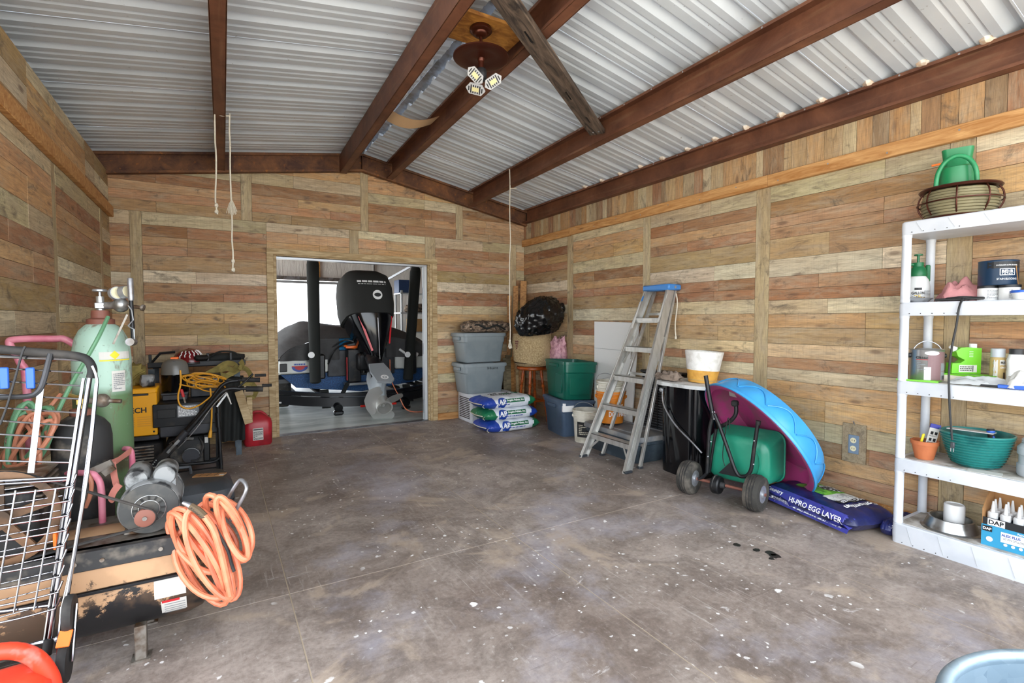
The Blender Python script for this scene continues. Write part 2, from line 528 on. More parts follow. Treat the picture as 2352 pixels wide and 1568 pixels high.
def m_rust_dark(name):
    t = NT(name); w = t.coord('World')
    n = t.noise(w, 4.0, 8, .7, .5)
    col = t.mix(t.step(n, .38, .72), rgb('#4a2c20'), rgb('#8a5a34'))
    f = t.noise(w, 22.0, 4)
    col = t.mix(t.ramp(f, [(.6, (0, 0, 0)), (.75, (.7, .7, .7))]), col, rgb('#b06a20'))
    return t.out(col, .7)
def m_roof(name):
    t = NT(name); w = t.coord('World')
    n = t.noise(w, 2.0, 5)
    col = t.mix(t.step(n, .3, .7), rgb('#cdd5de'), rgb('#dfe6ee'))
    d = t.noise(t.coord('World', (1, 1, 1), 0, (2, 2, 2)), 26.0, 2)
    col = t.mix(t.ramp(d, [(.72, (0, 0, 0)), (.76, (.5, .5, .5))]), col, rgb('#77726c'))
    return t.out(col, .40, .2)
def m_tank(name):
    """tan dusted black air tank"""
    t = NT(name)
    g = t.node('ShaderNodeTexCoord').outputs['Object']
    sx = t.node('ShaderNodeSeparateXYZ'); t.link(g, sx.inputs[0])
    n = t.noise(t.coord('Object'), 7.0, 9, .75, .4)
    h = t.math('ADD', t.math('MULTIPLY', sx.outputs['Z'], 1.5), n)
    col = t.mix(t.step(h, .93, .97), rgb('#18181a'), rgb('#b58f6c'))
    p = t.noise(t.coord('Object', (1, 1, 1), 0, (3, 3, 3)), 3.0, 6)
    col = t.mix(t.ramp(p, [(.5, (0, 0, 0)), (.56, (.6, .6, .6))]), col, t.mix(.5, col, rgb('#83654a')))
    return t.out(col, .5)
def m_green_cyl(name):
    t = NT(name)
    n = t.noise(t.coord('Object', (1, 1, .35)), 7.0, 8, .72, .5)
    sx = t.node('ShaderNodeSeparateXYZ'); t.link(t.node('ShaderNodeTexCoord').outputs['Object'], sx.inputs[0])
    col = t.mix(t.step(sx.outputs['Z'], .95, 1.12), rgb('#5d7a55'), rgb('#a3c2b3'))
    col = t.mix(t.ramp(n, [(.53, (0, 0, 0)), (.62, (.9, .9, .9))]), col, rgb('#6b4632'))
    z2 = t.math('ADD', sx.outputs['Z'], t.math('MULTIPLY', n, .12))
    col = t.mix(t.ramp(z2, [(.62, (0, 0, 0)), (.65, (.7, .7, .7)), (.72, (.7, .7, .7)), (.75, (0, 0, 0))]), col, rgb('#4e3a2c'))
    f = t.noise(t.coord('Object'), 60.0, 3)
    col = t.mix(t.ramp(f, [(.66, (0, 0, 0)), (.7, (.7, .7, .7))]), col, rgb('#7c8f80'))
    return t.out(col, .42)
def m_burlap(name):
    t = NT(name)
    a = t.node('ShaderNodeTexWave'); a.inputs['Scale'].default_value = 60; a.bands_direction = 'Z'; a.inputs['Distortion'].default_value = 2.0
    n = t.noise(t.coord('Object'), 60.0, 3); b = t.noise(t.coord('Object'), 5.0, 4)
    col = t.mix(t.step(n, .35, .65), rgb('#8d7653'), rgb('#bba47c'))
    col = t.mix(t.step(b, .45, .75), col, rgb('#a08a68'))
    t.bump(n, .5, .004)
    return t.out(col, .95)
def m_camo(name):
    t = NT(name)
    n = t.noise(t.coord('Object'), 16.0, 5, .7, 1.0); p = t.noise(t.coord('Object', (1, 1, 1), 0, (4, 4, 4)), 22.0, 4)
    col = t.mix(t.step(n, .46, .52), rgb('#3b332c'), rgb('#7a6655'))
    col = t.mix(t.ramp(p, [(.56, (0, 0, 0)), (.6, (1, 1, 1))]), col, rgb('#a4917e'))
    return t.out(col, .85)
def m_cover(name):
    t = NT(name)
    n = t.noise(t.coord('Object', (1, .4, 3)), 4.0, 4)
    t.bump(n, .5, .03)
    return t.out(t.mix(n, rgb('#3a3a3b'), rgb('#4c4b4b')), .8)
def m_insul(name):
    t = NT(name)
    n = t.noise(t.coord('World', (6, 6, .8)), 2.0, 5, .6, 1.5)
    t.bump(n, .6, .03)
    return t.out(t.mix(t.step(n, .3, .7), rgb('#d6d3cf'), rgb('#efede9')), .6)
def m_galv(name):
    t = NT(name)
    v = t.voro(t.coord('Object'), 24.0)
    col = t.mix(v.outputs['Color'], rgb('#7f95a5'), rgb('#a9bac6'))
    n = t.noise(t.coord('Object'), 12.0, 5)
    col = t.mix(t.step(n, .4, .7), col, rgb('#93a6b3'))
    return t.out(col, .42, .55)
SPECIAL = {
    'plank': m_plank, 'concrete': m_concrete, 'garage_floor': m_garage_floor, 'rust': m_rust, 'rust_dark': m_rust_dark, 'roof': m_roof,
    'tank': m_tank, 'green_cyl': m_green_cyl, 'burlap': m_burlap, 'camo': m_camo, 'cover': m_cover, 'insul': m_insul, 'galv': m_galv,
    'pine': wood('#d3a269', '#a8713a'), 'pine_pale': wood('#c9b28a', '#94794f'), 'ply': wood('#c98b3c', '#8a5420', stretch=(3, 6, 6)),
    'barn': wood('#6e5c4e', '#2c231d', rough=.85), 'lumber': wood('#c48f52', '#8d5f30'), 'lumber_grey': wood('#8d8064', '#5d523d'),
    'orange_wood': wood('#b95a1c', '#7c3510', rough=.35),
}
mat('white_plastic', '#d3d6dc', .38, c2='#c8ccd3', sc=5)
mat('white_dusty', '#c9c5bf', .7, c2='#8f877c', sc=9, amt=(.42, .6))
mat('white', '#ebebeb', .5); mat('print_white', '#f2f2f2', .5); mat('black', '#121213', .45); mat('black_gloss', '#0b0c10', .13)
mat('black_rubber', '#1c1c1d', .75, c2='#3c3835', sc=8); mat('tire', '#35332f', .85, c2='#5d574f', sc=10, bump=.3, bs=60)
mat('black_metal', '#1a1b1e', .42, .3, c2='#37322e', sc=9, amt=(.55, .7)); mat('black_plastic', '#1d1e21', .5, c2='#33343a', sc=5)
mat('dark_plastic', '#33373c', .42, c2='#43474d', sc=7); mat('dirty_black', '#2a2a2b', .7, c2='#6d655b', sc=9, amt=(.52, .68))
mat('chrome', '#94959b', .13, 1.0); mat('steel', '#b9bbbd', .33, .7, c2='#7f7c78', sc=12); mat('alu', '#bdbcb8', .4, .6, c2='#aeaca6', sc=9, stretch=(3, 3, .6))
mat('worn_steel', '#8e8880', .5, .6, c2='#5c4634', sc=12); mat('zinc', '#a9acb1', .35, .6); mat('galvpipe', '#9a9ba0', .38, .7, c2='#77706a', sc=9)
mat('tote_grey', '#828b8f', .48, c2='#778186', sc=4); mat('tote_green', '#0a5a4a', .3, c2='#0c5043', sc=3); mat('tote_blue', '#4a5c73', .42, c2='#405166', sc=4)
mat('tote_dark', '#39454f', .5, c2='#54606a', sc=6); mat('lid_grey', '#74767a', .6, c2='#98948f', sc=5)
mat('bag_white', '#e4e7ec', .42, c2='#cfd4dc', sc=10, bump=.5, bs=18); mat('bag_blue', '#1f3f9c', .35, bump=.5, bs=22); mat('bag_green', '#1c7049', .35, bump=.5, bs=22)
mat('bag_navy', '#1d2358', .35, c2='#151a45', sc=6, bump=.4, bs=16); mat('bag_purple', '#3d3f92', .38, bump=.4, bs=16)
mat('print_blue', '#24489e', .45); mat('print_green', '#15623f', .45); mat('print_black', '#17181b', .5); mat('print_grey', '#85888c', .55); mat('print_red', '#c22a30', .5)
mat('print_yellow', '#e8cf2e', .5); mat('grass_print', '#6fae3a', .5, c2='#3f7d25', sc=30); mat('hen_print', '#23262b', .5, c2='#d8dade', sc=45, amt=(.5, .56)); mat('print_sky', '#2f9fc6', .5)
mat('rope', '#d8d0bf', .9, bump=.6, bs=120); mat('trash_bag', '#0d0d0e', .2, bump=.25, bs=10); mat('insulation_pink', '#d9a9b2', .95, c2='#b47f8c', sc=25, bump=.6, bs=60)
mat('white_board', '#d9d9d7', .5); mat('pot_white', '#e8e6e2', .6, c2='#d5d2cc', sc=20); mat('pot_yellow', '#dca64a', .6, c2='#cc9440', sc=14)
mat('pool_blue', '#3f9bd6', .32, c2='#3b93cc', sc=5); mat('pool_pink', '#b5457f', .4, c2='#96586f', sc=8, amt=(.45, .65)); mat('hopper_green', '#1f8368', .35, c2='#3f9679', sc=5, amt=(.5, .72))
mat('bucket_orange', '#dd8423', .42); mat('bucket_white', '#d9d5c8', .45, c2='#bdb7a6', sc=8); mat('outlet_grey', '#75869a', .45); mat('outlet_cream', '#e3d9b4', .4)
mat('red_plastic', '#b3222f', .38, c2='#8f1c27', sc=6); mat('can_orange', '#e8442a', .38, c2='#d98b80', sc=8, amt=(.58, .72)); mat('pink_paint', '#dd8a9d', .35, c2='#c96c82', sc=8)
mat('yellow_metal', '#eaa516', .35); mat('cord_yellow', '#d99a26', .45); mat('hose_orange', '#e0825f', .42, c2='#c46c4d', sc=9); mat('hose_red', '#b5765c', .5); mat('hose_green', '#5f8f6c', .5)
mat('khaki', '#8f8046', .9, c2='#776a38', sc=14); mat('canvas_black', '#1b1d1c', .85, bump=.4, bs=20); mat('helmet_red', '#6d0f18', .18); mat('clear_grey', '#6b6a66', .25)
mat('brass', '#b79a5a', .3, .9); mat('cream_strip', '#dcb78c', .7); mat('bronze', '#4b2316', .3, .6); mat('led_white', '#a9a9ab', .4); mat('led_cell', '#c9c08e', .4)
mat('gauge_face', '#d8cfae', .4); mat('paper', '#d9d2bf', .8, c2='#bfb8a4', sc=14); mat('label_white', '#cbc9c4', .6, c2='#cfccc5', sc=20); mat('cardboard', '#a5794c', .85); mat('red_strap', '#d7897b', .8)
mat('motor_grey', '#8a8c8d', .5, .2, c2='#26272a', sc=16, amt=(.46, .6)); mat('motor_face', '#3b3c3c', .6, c2='#57544f', sc=10); mat('rust_pulley', '#7a4a3d', .6)
mat('orange_plastic', '#ff7426', .4); mat('blue_plastic', '#2a5fc0', .4); mat('blue_cap', '#3f7fc4', .4); mat('dial_blue', '#1a8fd0', .3)
mat('boat_white', '#d7d8d3', .25); mat('boat_blue', '#17406f', .5, c2='#225b94', sc=60, bump=.4, bs=120); mat('boat_carpet', '#1d5f8c', .95, c2='#2c86b4', sc=90); mat('boat_red', '#d3202a', .3)
mat('motor_cover', '#222322', .85, bump=.35, bs=9); mat('pole_cover', '#1c1f1d', .85); mat('skeg_grey', '#9aa0a4', .35, .1); mat('tread_plate', '#9d9f9f', .35, .7); mat('trail_black', '#15161a', .3)
mat('window_glow', '#ffffff', .5); mat('steel_shelf', '#bfc3c6', .45, .4); mat('box_tan', '#b9915f', .8); mat('box_yellow', '#e3d12c', .6); mat('box_teal', '#6db5a5', .6); mat('blue_bin', '#23406b', .5)
mat('terracotta', '#b8693f', .6, c2='#a95d37', sc=9); mat('teal_glaze', '#2c7f7a', .22, c2='#1e5d5d', sc=6); mat('paint_mauve', '#7d5f62', .45); mat('can_metal', '#b5b5b5', .3, .85); mat('lime', '#6fbf2b', .38)
mat('rag_pink', '#bd8283', .95, c2='#a86e70', sc=12, bump=.4, bs=30); mat('rag_tan', '#8d7d70', .95, c2='#6f6156', sc=20); mat('can_navy', '#14304a', .35); mat('clear_plastic', '#dfe6ea', .2, alpha=.5); mat('jug_grey', '#b6bcc2', .42)
mat('hose_clear', '#857d60', .2, c2='#6a6450', sc=5); mat('green_dark', '#14693f', .4); mat('green_can', '#1d7d4c', .4, c2='#2f9360', sc=7); mat('frosted', '#dde0e0', .35); mat('jar_white', '#e8e8e6', .35); mat('caulk_white', '#dcdcdc', .4)
mat('cord_black', '#1a1a1c', .5); mat('bowl_metal', '#a9abac', .3, .85, c2='#7a7771', sc=10); mat('bristle', '#b9a06a', .8); mat('plastic_film', '#c9ccce', .25, alpha=.75); mat('box_blue', '#2d93bd', .55)
mat('ground_pale', '#cfc8bb', .9, c2='#b9b1a2', sc=.7, kind='World'); mat('wall_dark', '#2a221c', .9); mat('joint_sand', '#a59683', .95); mat('siding', '#b9babb', .6); mat('lit_red', '#e02418', .3); mat('wax', '#5a4a36', .8)
mat('prop_steel', '#bdbcb8', .3, .55)
mat('oil', '#2b2624', .35)
mat('slab_white', '#d6d8d8', .7, c2='#b5b6b5', sc=9, amt=(.5, .62))
mat('wheel_brown', '#6d4f36', .7, c2='#3f2e20', sc=8); mat('foam_white', '#e6dfd6', .9, c2='#d4b79a', sc=20)
# ------------------------------------------------------------------ the room
XL, XR, YB, YF = -0.92, 3.96, 6.37, -0.75
RX0, RZ0, SL, SR = 1.57, 3.395, 0.157, 0.185              # ridge place and height, slopes of the two roof sides
def roofz(x): return RZ0 - (SL * (RX0 - x) if x < RX0 else SR * (x - RX0))

struct('ground_outside', MB().bb(-30, 34, -30, YF - .02, -.5, -.04).bb(-30, -4.2, YF - .02, 34, -.5, -.04).bb(-4.2, -1.25, YF - .02, 6.4, -.5, -.04).bb(7.4, 34, YF - .02, 34, -.5, -.04).bb(-4.2, 7.4, 14.2, 34, -.5, -.04), 'ground_pale', 'pale sunlit yard around the building', 0)  # out of view; pale ground added to bounce sunlight up to the roof
floor = struct('floor', MB().bb(-1.1, 4.12, YF, 6.52, -.3, -.0015), 'joint_sand', 'worn grey concrete slab floor of the workshop', 0)
for i in range(4):
    for j in range(4):
        xs = (-1.1, .28, 1.58, 2.83, 4.12); ys = (YF, .0, 2.645, 5.3, 6.52)
        g = .0028
        b = MB().bb(xs[i] + g, xs[i + 1] - g, ys[j] + g, ys[j + 1] - g, -.15, 0, .0012)
        o = b.build('concrete_slab', 'concrete', floor, 0)
struct('floor_garage', MB().bb(-4.2, 7.4, 6.52, 14.2, -.3, -.002), 'garage_floor', 'pale smooth concrete floor of the boat garage', 0)

PAL = ['#c9a47c', '#c39b70', '#cfaa80', '#cdb592', '#d3c3a4', '#bfae93', '#a88566', '#ab7f63', '#b58a6c', '#a38a70', '#c9ad88', '#dacbb0']
PALW = [3, 3, 3, 2, 2.4, 1.6, 1.6, 1.3, 1.3, 1.6, 3, 1.6]
prng = random.Random(11)
def clip_poly(poly, a, b, c):
    """keep a*x+b*y<=c"""
    out = []
    for i, p in enumerate(poly):
        q = poly[(i + 1) % len(poly)]
        dp = a * p[0] + b * p[1] - c; dq = a * q[0] + b * q[1] - c
        if dp <= 0: out.append(p)
        if (dp < 0) != (dq < 0) and abs(dp - dq) > 1e-9:
            t = dp / (dp - dq); out.append((p[0] + (q[0] - p[0]) * t, p[1] + (q[1] - p[1]) * t))
    return out
def plank(parent, T, u0, u1, v0, v1, vert=False, col=None, th=.012, clips=()):
    """a board on the wall frame T (x along, y up, z out of the wall)"""
    g = .0012
    poly = [(u0 + g, v0 + g), (u1 - g, v0 + g), (u1 - g, v1 - g), (u0 + g, v1 - g)]
    for c in clips:
        poly = clip_poly(poly, *c)
        if len(poly) < 3: return None
    cu, cv = (u0 + u1) / 2, (v0 + v1) / 2
    th = th + prng.uniform(-.0015, .0015)
    A = T @ Matrix.Translation((cu, cv, 0))
    lp = [(p - cu, q - cv) for p, q in poly]
    if vert:
        A = A @ Matrix.Rotation(pi / 2, 4, 'Z'); lp = [(q, -p) for p, q in lp]
    o = MB().prism(lp, 0, th).build('plank', 'plank', parent, 0)
    o.matrix_local = A
    o.color = rgb(col or prng.choices(PAL, PALW)[0])
    return o
SEQ = [('#b98a6c', .09), ('#ddd0b6', .10), ('#d9b186', .118), ('#d4ab7d', .155), ('#d0c2a5', .135), ('#ab7f5d', .118), ('#c6a07a', .098), ('#bd9070', .095), ('#b89a74', .155), ('#e4dac4', .135), ('#b28765', .10), ('#b48264', .085), ('#dccdb0', .12), ('#d0ab80', .11), ('#c3a57e', .125), ('#d8c19c', .11)]
def jit(h, k):
    c = [int(h[i:i + 2], 16) for i in (1, 3, 5)]; d = prng.uniform(-k, k)
    return '#%02x%02x%02x' % tuple(max(0, min(255, int(v + d + prng.uniform(-4, 4)))) for v in c)
def rows(parent, T, u0, u1, v0, v1, clips=(), rng=None, start=None):
    """courses of boards from the top down, in the order the cladding repeats"""
    v = v1; k = prng.choice((0, 1, 1, 4, 8)) if start is None else start
    while v > v0 + .01:
        c, h = SEQ[k % len(SEQ)]; k += 1; h *= prng.uniform(.93, 1.07)
        if v - h < v0 + .05: h = v - v0
        if u1 - u0 > .6 and prng.random() < .75:
            j = u0 + (u1 - u0) * prng.choice((.34, .36, .4, .62, .66, .7))
            plank(parent, T, u0, j, v - h, v, col=jit(c, 10), clips=clips)
            plank(parent, T, j, u1, v - h, v, col=jit(c, 16), clips=clips)
        else: plank(parent, T, u0, u1, v - h, v, col=jit(c, 10), clips=clips)
        v -= h
STILE = ['#c4b291', '#baa888', '#c9b899']
def stile(parent, T, u0, u1, v0, v1, clips=()):
    plank(parent, T, u0, u1, v0, v1, True, prng.choice(STILE), .013, clips)

# back wall with the wide doorway
DX0, DX1, DZ = .565, 2.50, 2.135
P = [(-1.2, -.1), (DX0, -.1), (DX0, DZ), (DX1, DZ), (DX1, -.1), (4.15, -.1), (4.15, roofz(4.15) - .01), (RX0, RZ0 - .01), (-1.2, roofz(-1.2) - .01)]
wb = struct('wall_back', MB().prism(P, -.13, 0, Matrix(((1, 0, 0, 0), (0, 0, -1, YB), (0, 1, 0, 0), (0, 0, 0, 1)))), 'wall_dark', 'back wall clad in mixed brown barn boards around a wide doorway', 0)
TB = Matrix(((1, 0, 0, 0), (0, 0, -1, YB), (0, 1, 0, 0), (0, 0, 0, 1)))
SEAM = 2.47
for (a, b) in ((XL, -.748), (-.648, .50), (2.545, 3.706), (3.815, XR)):
    rows(wb, TB, a, b, .0, SEAM)
for (a, b) in ((-.748, -.648), (3.706, 3.815)): stile(wb, TB, a, b, 0, SEAM)
for (a, b) in ((.50, 1.42), (1.53, 2.40)): rows(wb, TB, a, b, DZ + .045, SEAM)
for (a, b) in ((1.42, 1.53), (2.40, 2.545)): stile(wb, TB, a, b, DZ + .045, SEAM)
cl = ((-SL, 1, RZ0 - SL * RX0 - .01), (SR, 1, RZ0 + SR * RX0 - .01))
for (a, b) in ((XL, .252), (.36, 1.56), (1.656, 2.848), (2.953, XR)): rows(wb, TB, a, b, SEAM, 3.4, cl)
for (a, b) in ((.252, .36), (1.56, 1.656), (2.848, 2.953)): stile(wb, TB, a, b, SEAM, 3.4, cl)

# left wall
TL = Matrix(((0, 0, 1, XL), (1, 0, 0, 0), (0, 1, 0, 0), (0, 0, 0, 1)))
wl = struct('wall_left', MB().bb(XL - .1, XL, 2.3, YB + .12, -.1, 2.82).bb(XL - .1, XL, YF, 2.3, 2.6, 2.82), 'wall_dark', 'side wall clad in brown barn boards beside the gas cylinders', 0)  # near stretch is out of view and left open to let daylight in
for (a, b) in ((2.3, 2.95), (3.05, 4.33), (4.42, 5.88), (5.97, YB - .012)): rows(wl, TL, a, b, 0, 2.385)
for (a, b) in ((2.95, 3.05), (4.33, 4.42), (5.88, 5.97)): stile(wl, TL, a, b, 0, 2.385)
for (a, b) in ((2.3, 3.9), (3.9, 5.35), (5.35, YB - .012)): rows(wl, TL, a, b, 2.385, 2.83, rng=(.1, .17))
rows(wl, TL, YF, 1.5, 2.6, 2.83, rng=(.11, .16))
struct('wall_left_light_stop', MB().bb(-1.24, -1.2, 2.3, YB + .12, -.1, roofz(-1.2) + .02).bb(-1.24, -1.2, YF, 2.3, 2.6, roofz(-1.2) + .02), 'siding', 'unseen outer sheet added behind the board wall to stop light leaks', 0)  # unseen sheet added to keep light from leaking over the boards
# right wall
TRr = Matrix(((0, 0, -1, XR), (-1, 0, 0, 0), (0, 1, 0, 0), (0, 0, 0, 1)))       # u = -y
wr = struct('wall_right', MB().bb(XR, XR + .1, YF, YB + .12, -.1, roofz(XR) + .05), 'wall_dark', 'side wall clad in brown barn boards behind the shelf and ladder', 0)
for (a, b) in ((5.28, YB - .012), (3.935, 5.155), (2.63, 3.83), (1.335, 2.505), (YF, 1.21)): rows(wr, TRr, -b, -a, 0, 2.46)
for (a, b) in ((5.155, 5.28), (3.83, 3.935), (2.505, 2.63), (1.21, 1.335)): stile(wr, TRr, -b, -a, 0, 2.46)
y = YF
while y < YB - .02:
    w = min(prng.choice((.06, .075, .09, .1, .12, .13)), YB - .012 - y)
    plank(wr, TRr, -(y + w), -y, 2.46, 2.80 + (.012 if int(y * 1.1) % 2 else 0), True, prng.choices(PAL, PALW)[0])
    y += w

# battens and base boards
t1 = struct('trim_1', MB().bb(XL + .012, XL + .05, 2.3, YB - .02, 2.385, 2.485, .003), 'pine', 'long pine batten along the wall above the gas cylinders')
t2 = struct('trim_2', MB().bb(XR - .018, XR - .014, YF, YB - .02, 2.46, 2.54), 'pine', 'long pine batten along the wall above the shelf')
for (a, b, dz) in ((YF, 2.51, 0), (2.512, 5.19, .0), (5.192, YB - .02, -.006)):
    o = MB().box((0, 0, 0), (b - a, .038, .095), .003).build('batten_board', 'pine', t2)
    o.location = (XR - .034, (a + b) / 2, 2.4975 + dz); o.rotation_euler = (0, 0, pi / 2)
o = MB(); 
for i in range(14):
    yy = .9 + i * .38
    o.cyl((XR - .054, yy, 2.48 + .03 * (i % 2)), (XR - .051, yy, 2.48 + .03 * (i % 2)), .006, n=8)
o.build('screw', 'zinc', t2)
struct('trim_3', MB().bb(2.56, 3.95, YB - .045, YB - .014, 0, .09, .003), 'pine', 'pine base board between the doorway and the corner')
struct('trim_4', MB().bb(XR - .05, XR - .014, .3, 2.6, 0, .085, .003), 'pine', 'pine base board along the wall behind the shelf')

# doorway: casing, jambs and the steel edge
d1 = struct('door_1', MB().bb(DX0 - .07, DX0, YB - .034, YB - .014, 0, DZ + .04, .002), 'pine_pale', 'wide doorway framed in pale pine')
MB().bb(DX0 - .07, DX1 + .065, YB - .036, YB - .013, DZ - .02, DZ + .045, .002).build('head_casing', 'pine_pale', d1)
MB().bb(DX1 - .005, DX1 + .062, YB - .034, YB - .014, 0, DZ - .02, .002).build('side_casing', 'pine_pale', d1)
MB().bb(DX0, DX0 + .032, YB - .02, YB + .13, 0, DZ, .002).build('jamb', 'pine_pale', d1)
MB().bb(DX1 - .034, DX1, YB - .02, YB + .13, 0, DZ, .002).build('jamb', 'pine_pale', d1)
MB().bb(DX0 + .032, DX1 - .034, YB - .02, YB + .13, DZ - .034, DZ, .002).build('head_jamb', 'pine_pale', d1)
MB().bb(DX1 - .05, DX1 - .034, YB + .02, YB + .06, 0, DZ - .034, .002).build('door_stop', 'pine_pale', d1)
MB().bb(DX0 + .03, DX1 - .05, YB + .05, YB + .12, DZ - .06, DZ - .034, .002).build('track', 'zinc', d1)
e = MB().bb(DX1 - .098, DX1 - .052, YB + .045, YB + .125, 0.005, DZ - .05, .006).build('steel_door_edge', 'steel_shelf', d1)
MB().bb(DX1 - .104, DX1 - .098, YB + .06, YB + .1, .9, 1.05).bb(DX1 - .104, DX1 - .098, YB + .06, YB + .1, .1, .28).bb(DX1 - .104, DX1 - .098, YB + .06, YB + .1, 1.65, 1.8).build('hinge_plate', 'zinc', e)
# a scrap of baseplate left of the doorway floor
MB().bb(DX0 + .032, DX1 - .05, YB - .0, YB + .13, -.004, .002).build('threshold', 'galvpipe', d1)

# roof: ribbed metal sheets on steel purlins
ceil = bpy.data.objects.new('ceiling', None); COL.objects.link(ceil); ceil.location = (RX0, 2.8, RZ0); tag(ceil, 'ribbed pale metal roof on brown steel beams', None, None, 'structure')
MATS_OF['ceiling'] = Matrix.Translation((RX0, 2.8, RZ0))
PROF = [(0, 0), (.012, .0), (.030, .036), (.050, .036), (.098, 0), (.145, 0), (.150, .010), (.158, .010), (.178, 0), (.222, 0), (.227, .010), (.235, .010), (.255, 0), (.305, 0)]
for side in (0, 1):
    xe, xr = ((-1.3, RX0 - .035) if side == 0 else (4.25, RX0 + .035))
    y = YF - .1; k = 0
    while y < YB + .1:
        b = MB(); pts = []
        for r in range(3):
            for (py, pz) in PROF[:-1]: pts.append((y + r * .305 + py, pz))
        pts.append((y + .9165, .0))
        dz = 0.0
        vs = []; fs = []
        off = prng.uniform(-.02, .02)
        for (py, pz) in pts:
            vs.append((xe, py, roofz(xe) + pz + dz)); vs.append((xr + off, py, roofz(xr + off) + pz + dz))
        n = len(pts)
        for i in range(n - 1):
            f = (2 * i, 2 * i + 1, 2 * i + 3, 2 * i + 2)
            fs.append(f)
        b.add(vs, fs).build('roof_panel', 'roof', ceil, 0, world=True)
        y += .915; k += 1
MB().add([(RX0 - .16, YF - .1, roofz(RX0 - .16) + .04), (RX0, YF - .1, RZ0 + .05), (RX0 + .16, YF - .1, roofz(RX0 + .16) + .04), (RX0 - .16, YB + .2, roofz(RX0 - .16) + .04), (RX0, YB + .2, RZ0 + .05), (RX0 + .16, YB + .2, roofz(RX0 + .16) + .04)], [(0, 1, 4, 3), (1, 2, 5, 4)]).build('ridge_cap', 'galvpipe', ceil, 0, world=True)
def cbeam(x, w, depth, opening, y0, y1, mname='rust', top=None, skew=.03):
    """C purlin: web on one side, lips top and bottom; opening -1 faces -x, +1 faces +x"""
    xn = x - skew * (y1 - y0); zt = min(roofz(x), roofz(xn)) - .002; b = MB()
    def bar_(xa, xb, za, zb): b.loft([[(xa - d, yy, za), (xb - d, yy, za), (xb - d, yy, zb), (xa - d, yy, zb)] for yy, d in ((y1, 0), (y0, skew * (y1 - y0)))])
    xw = x + w / 2 if opening < 0 else x - w / 2
    t = .006
    bar_(xw - t / 2, xw + t / 2, zt - depth, zt)
    bar_(x - w / 2, x + w / 2, zt - t, zt); bar_(x - w / 2, x + w / 2, zt - depth, zt - depth + t)
    xl = x - w / 2 if opening < 0 else x + w / 2
    bar_(xl - t / 2, xl + t / 2, zt - .02, zt); bar_(xl - t / 2, xl + t / 2, zt - depth, zt - depth + .02)
    p = b.build('purlin', mname, ceil, 0, world=True)
    s = MB(Matrix.Translation((-RX0, -2.8, -RZ0)))
    yy = y0 + .2
    while yy < y1:
        d = skew * (y1 - yy); s.cyl((xl - d - .006 * (1 if opening < 0 else -1), yy, zt - .012), (xl - d, yy, zt - .012), .006, n=6); yy += .305
    q = s.build('screw', 'zinc', p, 0)
YR = YB - .11
cbeam(.06, .08, .185, 1, YF, YR, skew=.008)
cbeam(1.335, .075, .205, 1, YF, YR)
cbeam(1.90, .075, .205, -1, YF, YR)
cbeam(3.03, .08, .205, -1, YF, YR)
cbeam(3.905, .075, .19, -1, YF, YR, skew=0)

# end rafter: two sloping C channels meeting at the ridge
for (xa, xb) in ((-1.15, RX0), (RX0, XR + .02)):
    b = MB(); za, zb = roofz(xa), roofz(xb); D = .215
    def sl(z0, z1, y0, y1): b.loft([[(xa, y0, za + z0), (xa, y1, za + z0), (xa, y1, za + z1), (xa, y0, za + z1)], [(xb, y0, zb + z0), (xb, y1, zb + z0), (xb, y1, zb + z1), (xb, y0, zb + z1)]])
    sl(-D, -.003, YB - .05, YB - .044)          # web
    sl(-.012, -.003, YB - .11, YB - .044); sl(-D, -D + .009, YB - .11, YB - .044)
    sl(-.03, -.003, YB - .112, YB - .106); sl(-D, -D + .024, YB - .112, YB - .106)
    b.build('rafter', 'rust_dark', ceil, 0, world=True)
MB().bb(RX0 - .004, RX0 + .004, YB - .108, YB - .05, RZ0 - .21, RZ0 - .01).build('gusset', 'rust_dark', ceil, 0, world=True)
# foam plugs where the ribs meet the eave beam
for i in range(16):
    yy = .2 + i * .305 * 1.0 + .04
    o = MB().ell((0, 0, 0), (.05, .04, .03), 8, 6, .35, 5, i).build('foam_plug', 'foam_white', ceil)
    o.location = (3.875 - RX0, yy - 2.8, roofz(3.875) - RZ0 + .012)

# old oil drips on the slab
def blob(cx, cy, r, sd, sx=1.0):
    n = 22
    pts = [(cx + r * sx * (1 + .35 * noise.noise(Vector((2 * cos(2 * pi * i / n), 2 * sin(2 * pi * i / n), sd)))) * cos(2 * pi * i / n), cy + r * (1 + .5 * noise.noise(Vector((3 * cos(2 * pi * i / n), 3 * sin(2 * pi * i / n), sd + 5)))) * sin(2 * pi * i / n)) for i in range(n)]
    o = MB().add([(x, y, .0008) for x, y in pts], [tuple(range(n))]).build('oil_spot', 'oil', floor, 0)
for (u, v, r, sd, sx) in ((1693, 1251, .022, 1, 1.0), (1738, 1263, .018, 2, 1.4), (1770, 1270, .034, 3, .8), (1780, 1277, .026, 4, 1.3), (1772, 1283, .016, 6, 1.0)):
    p = atz(u, v, 0); blob(p.x, p.y, r, sd, sx)
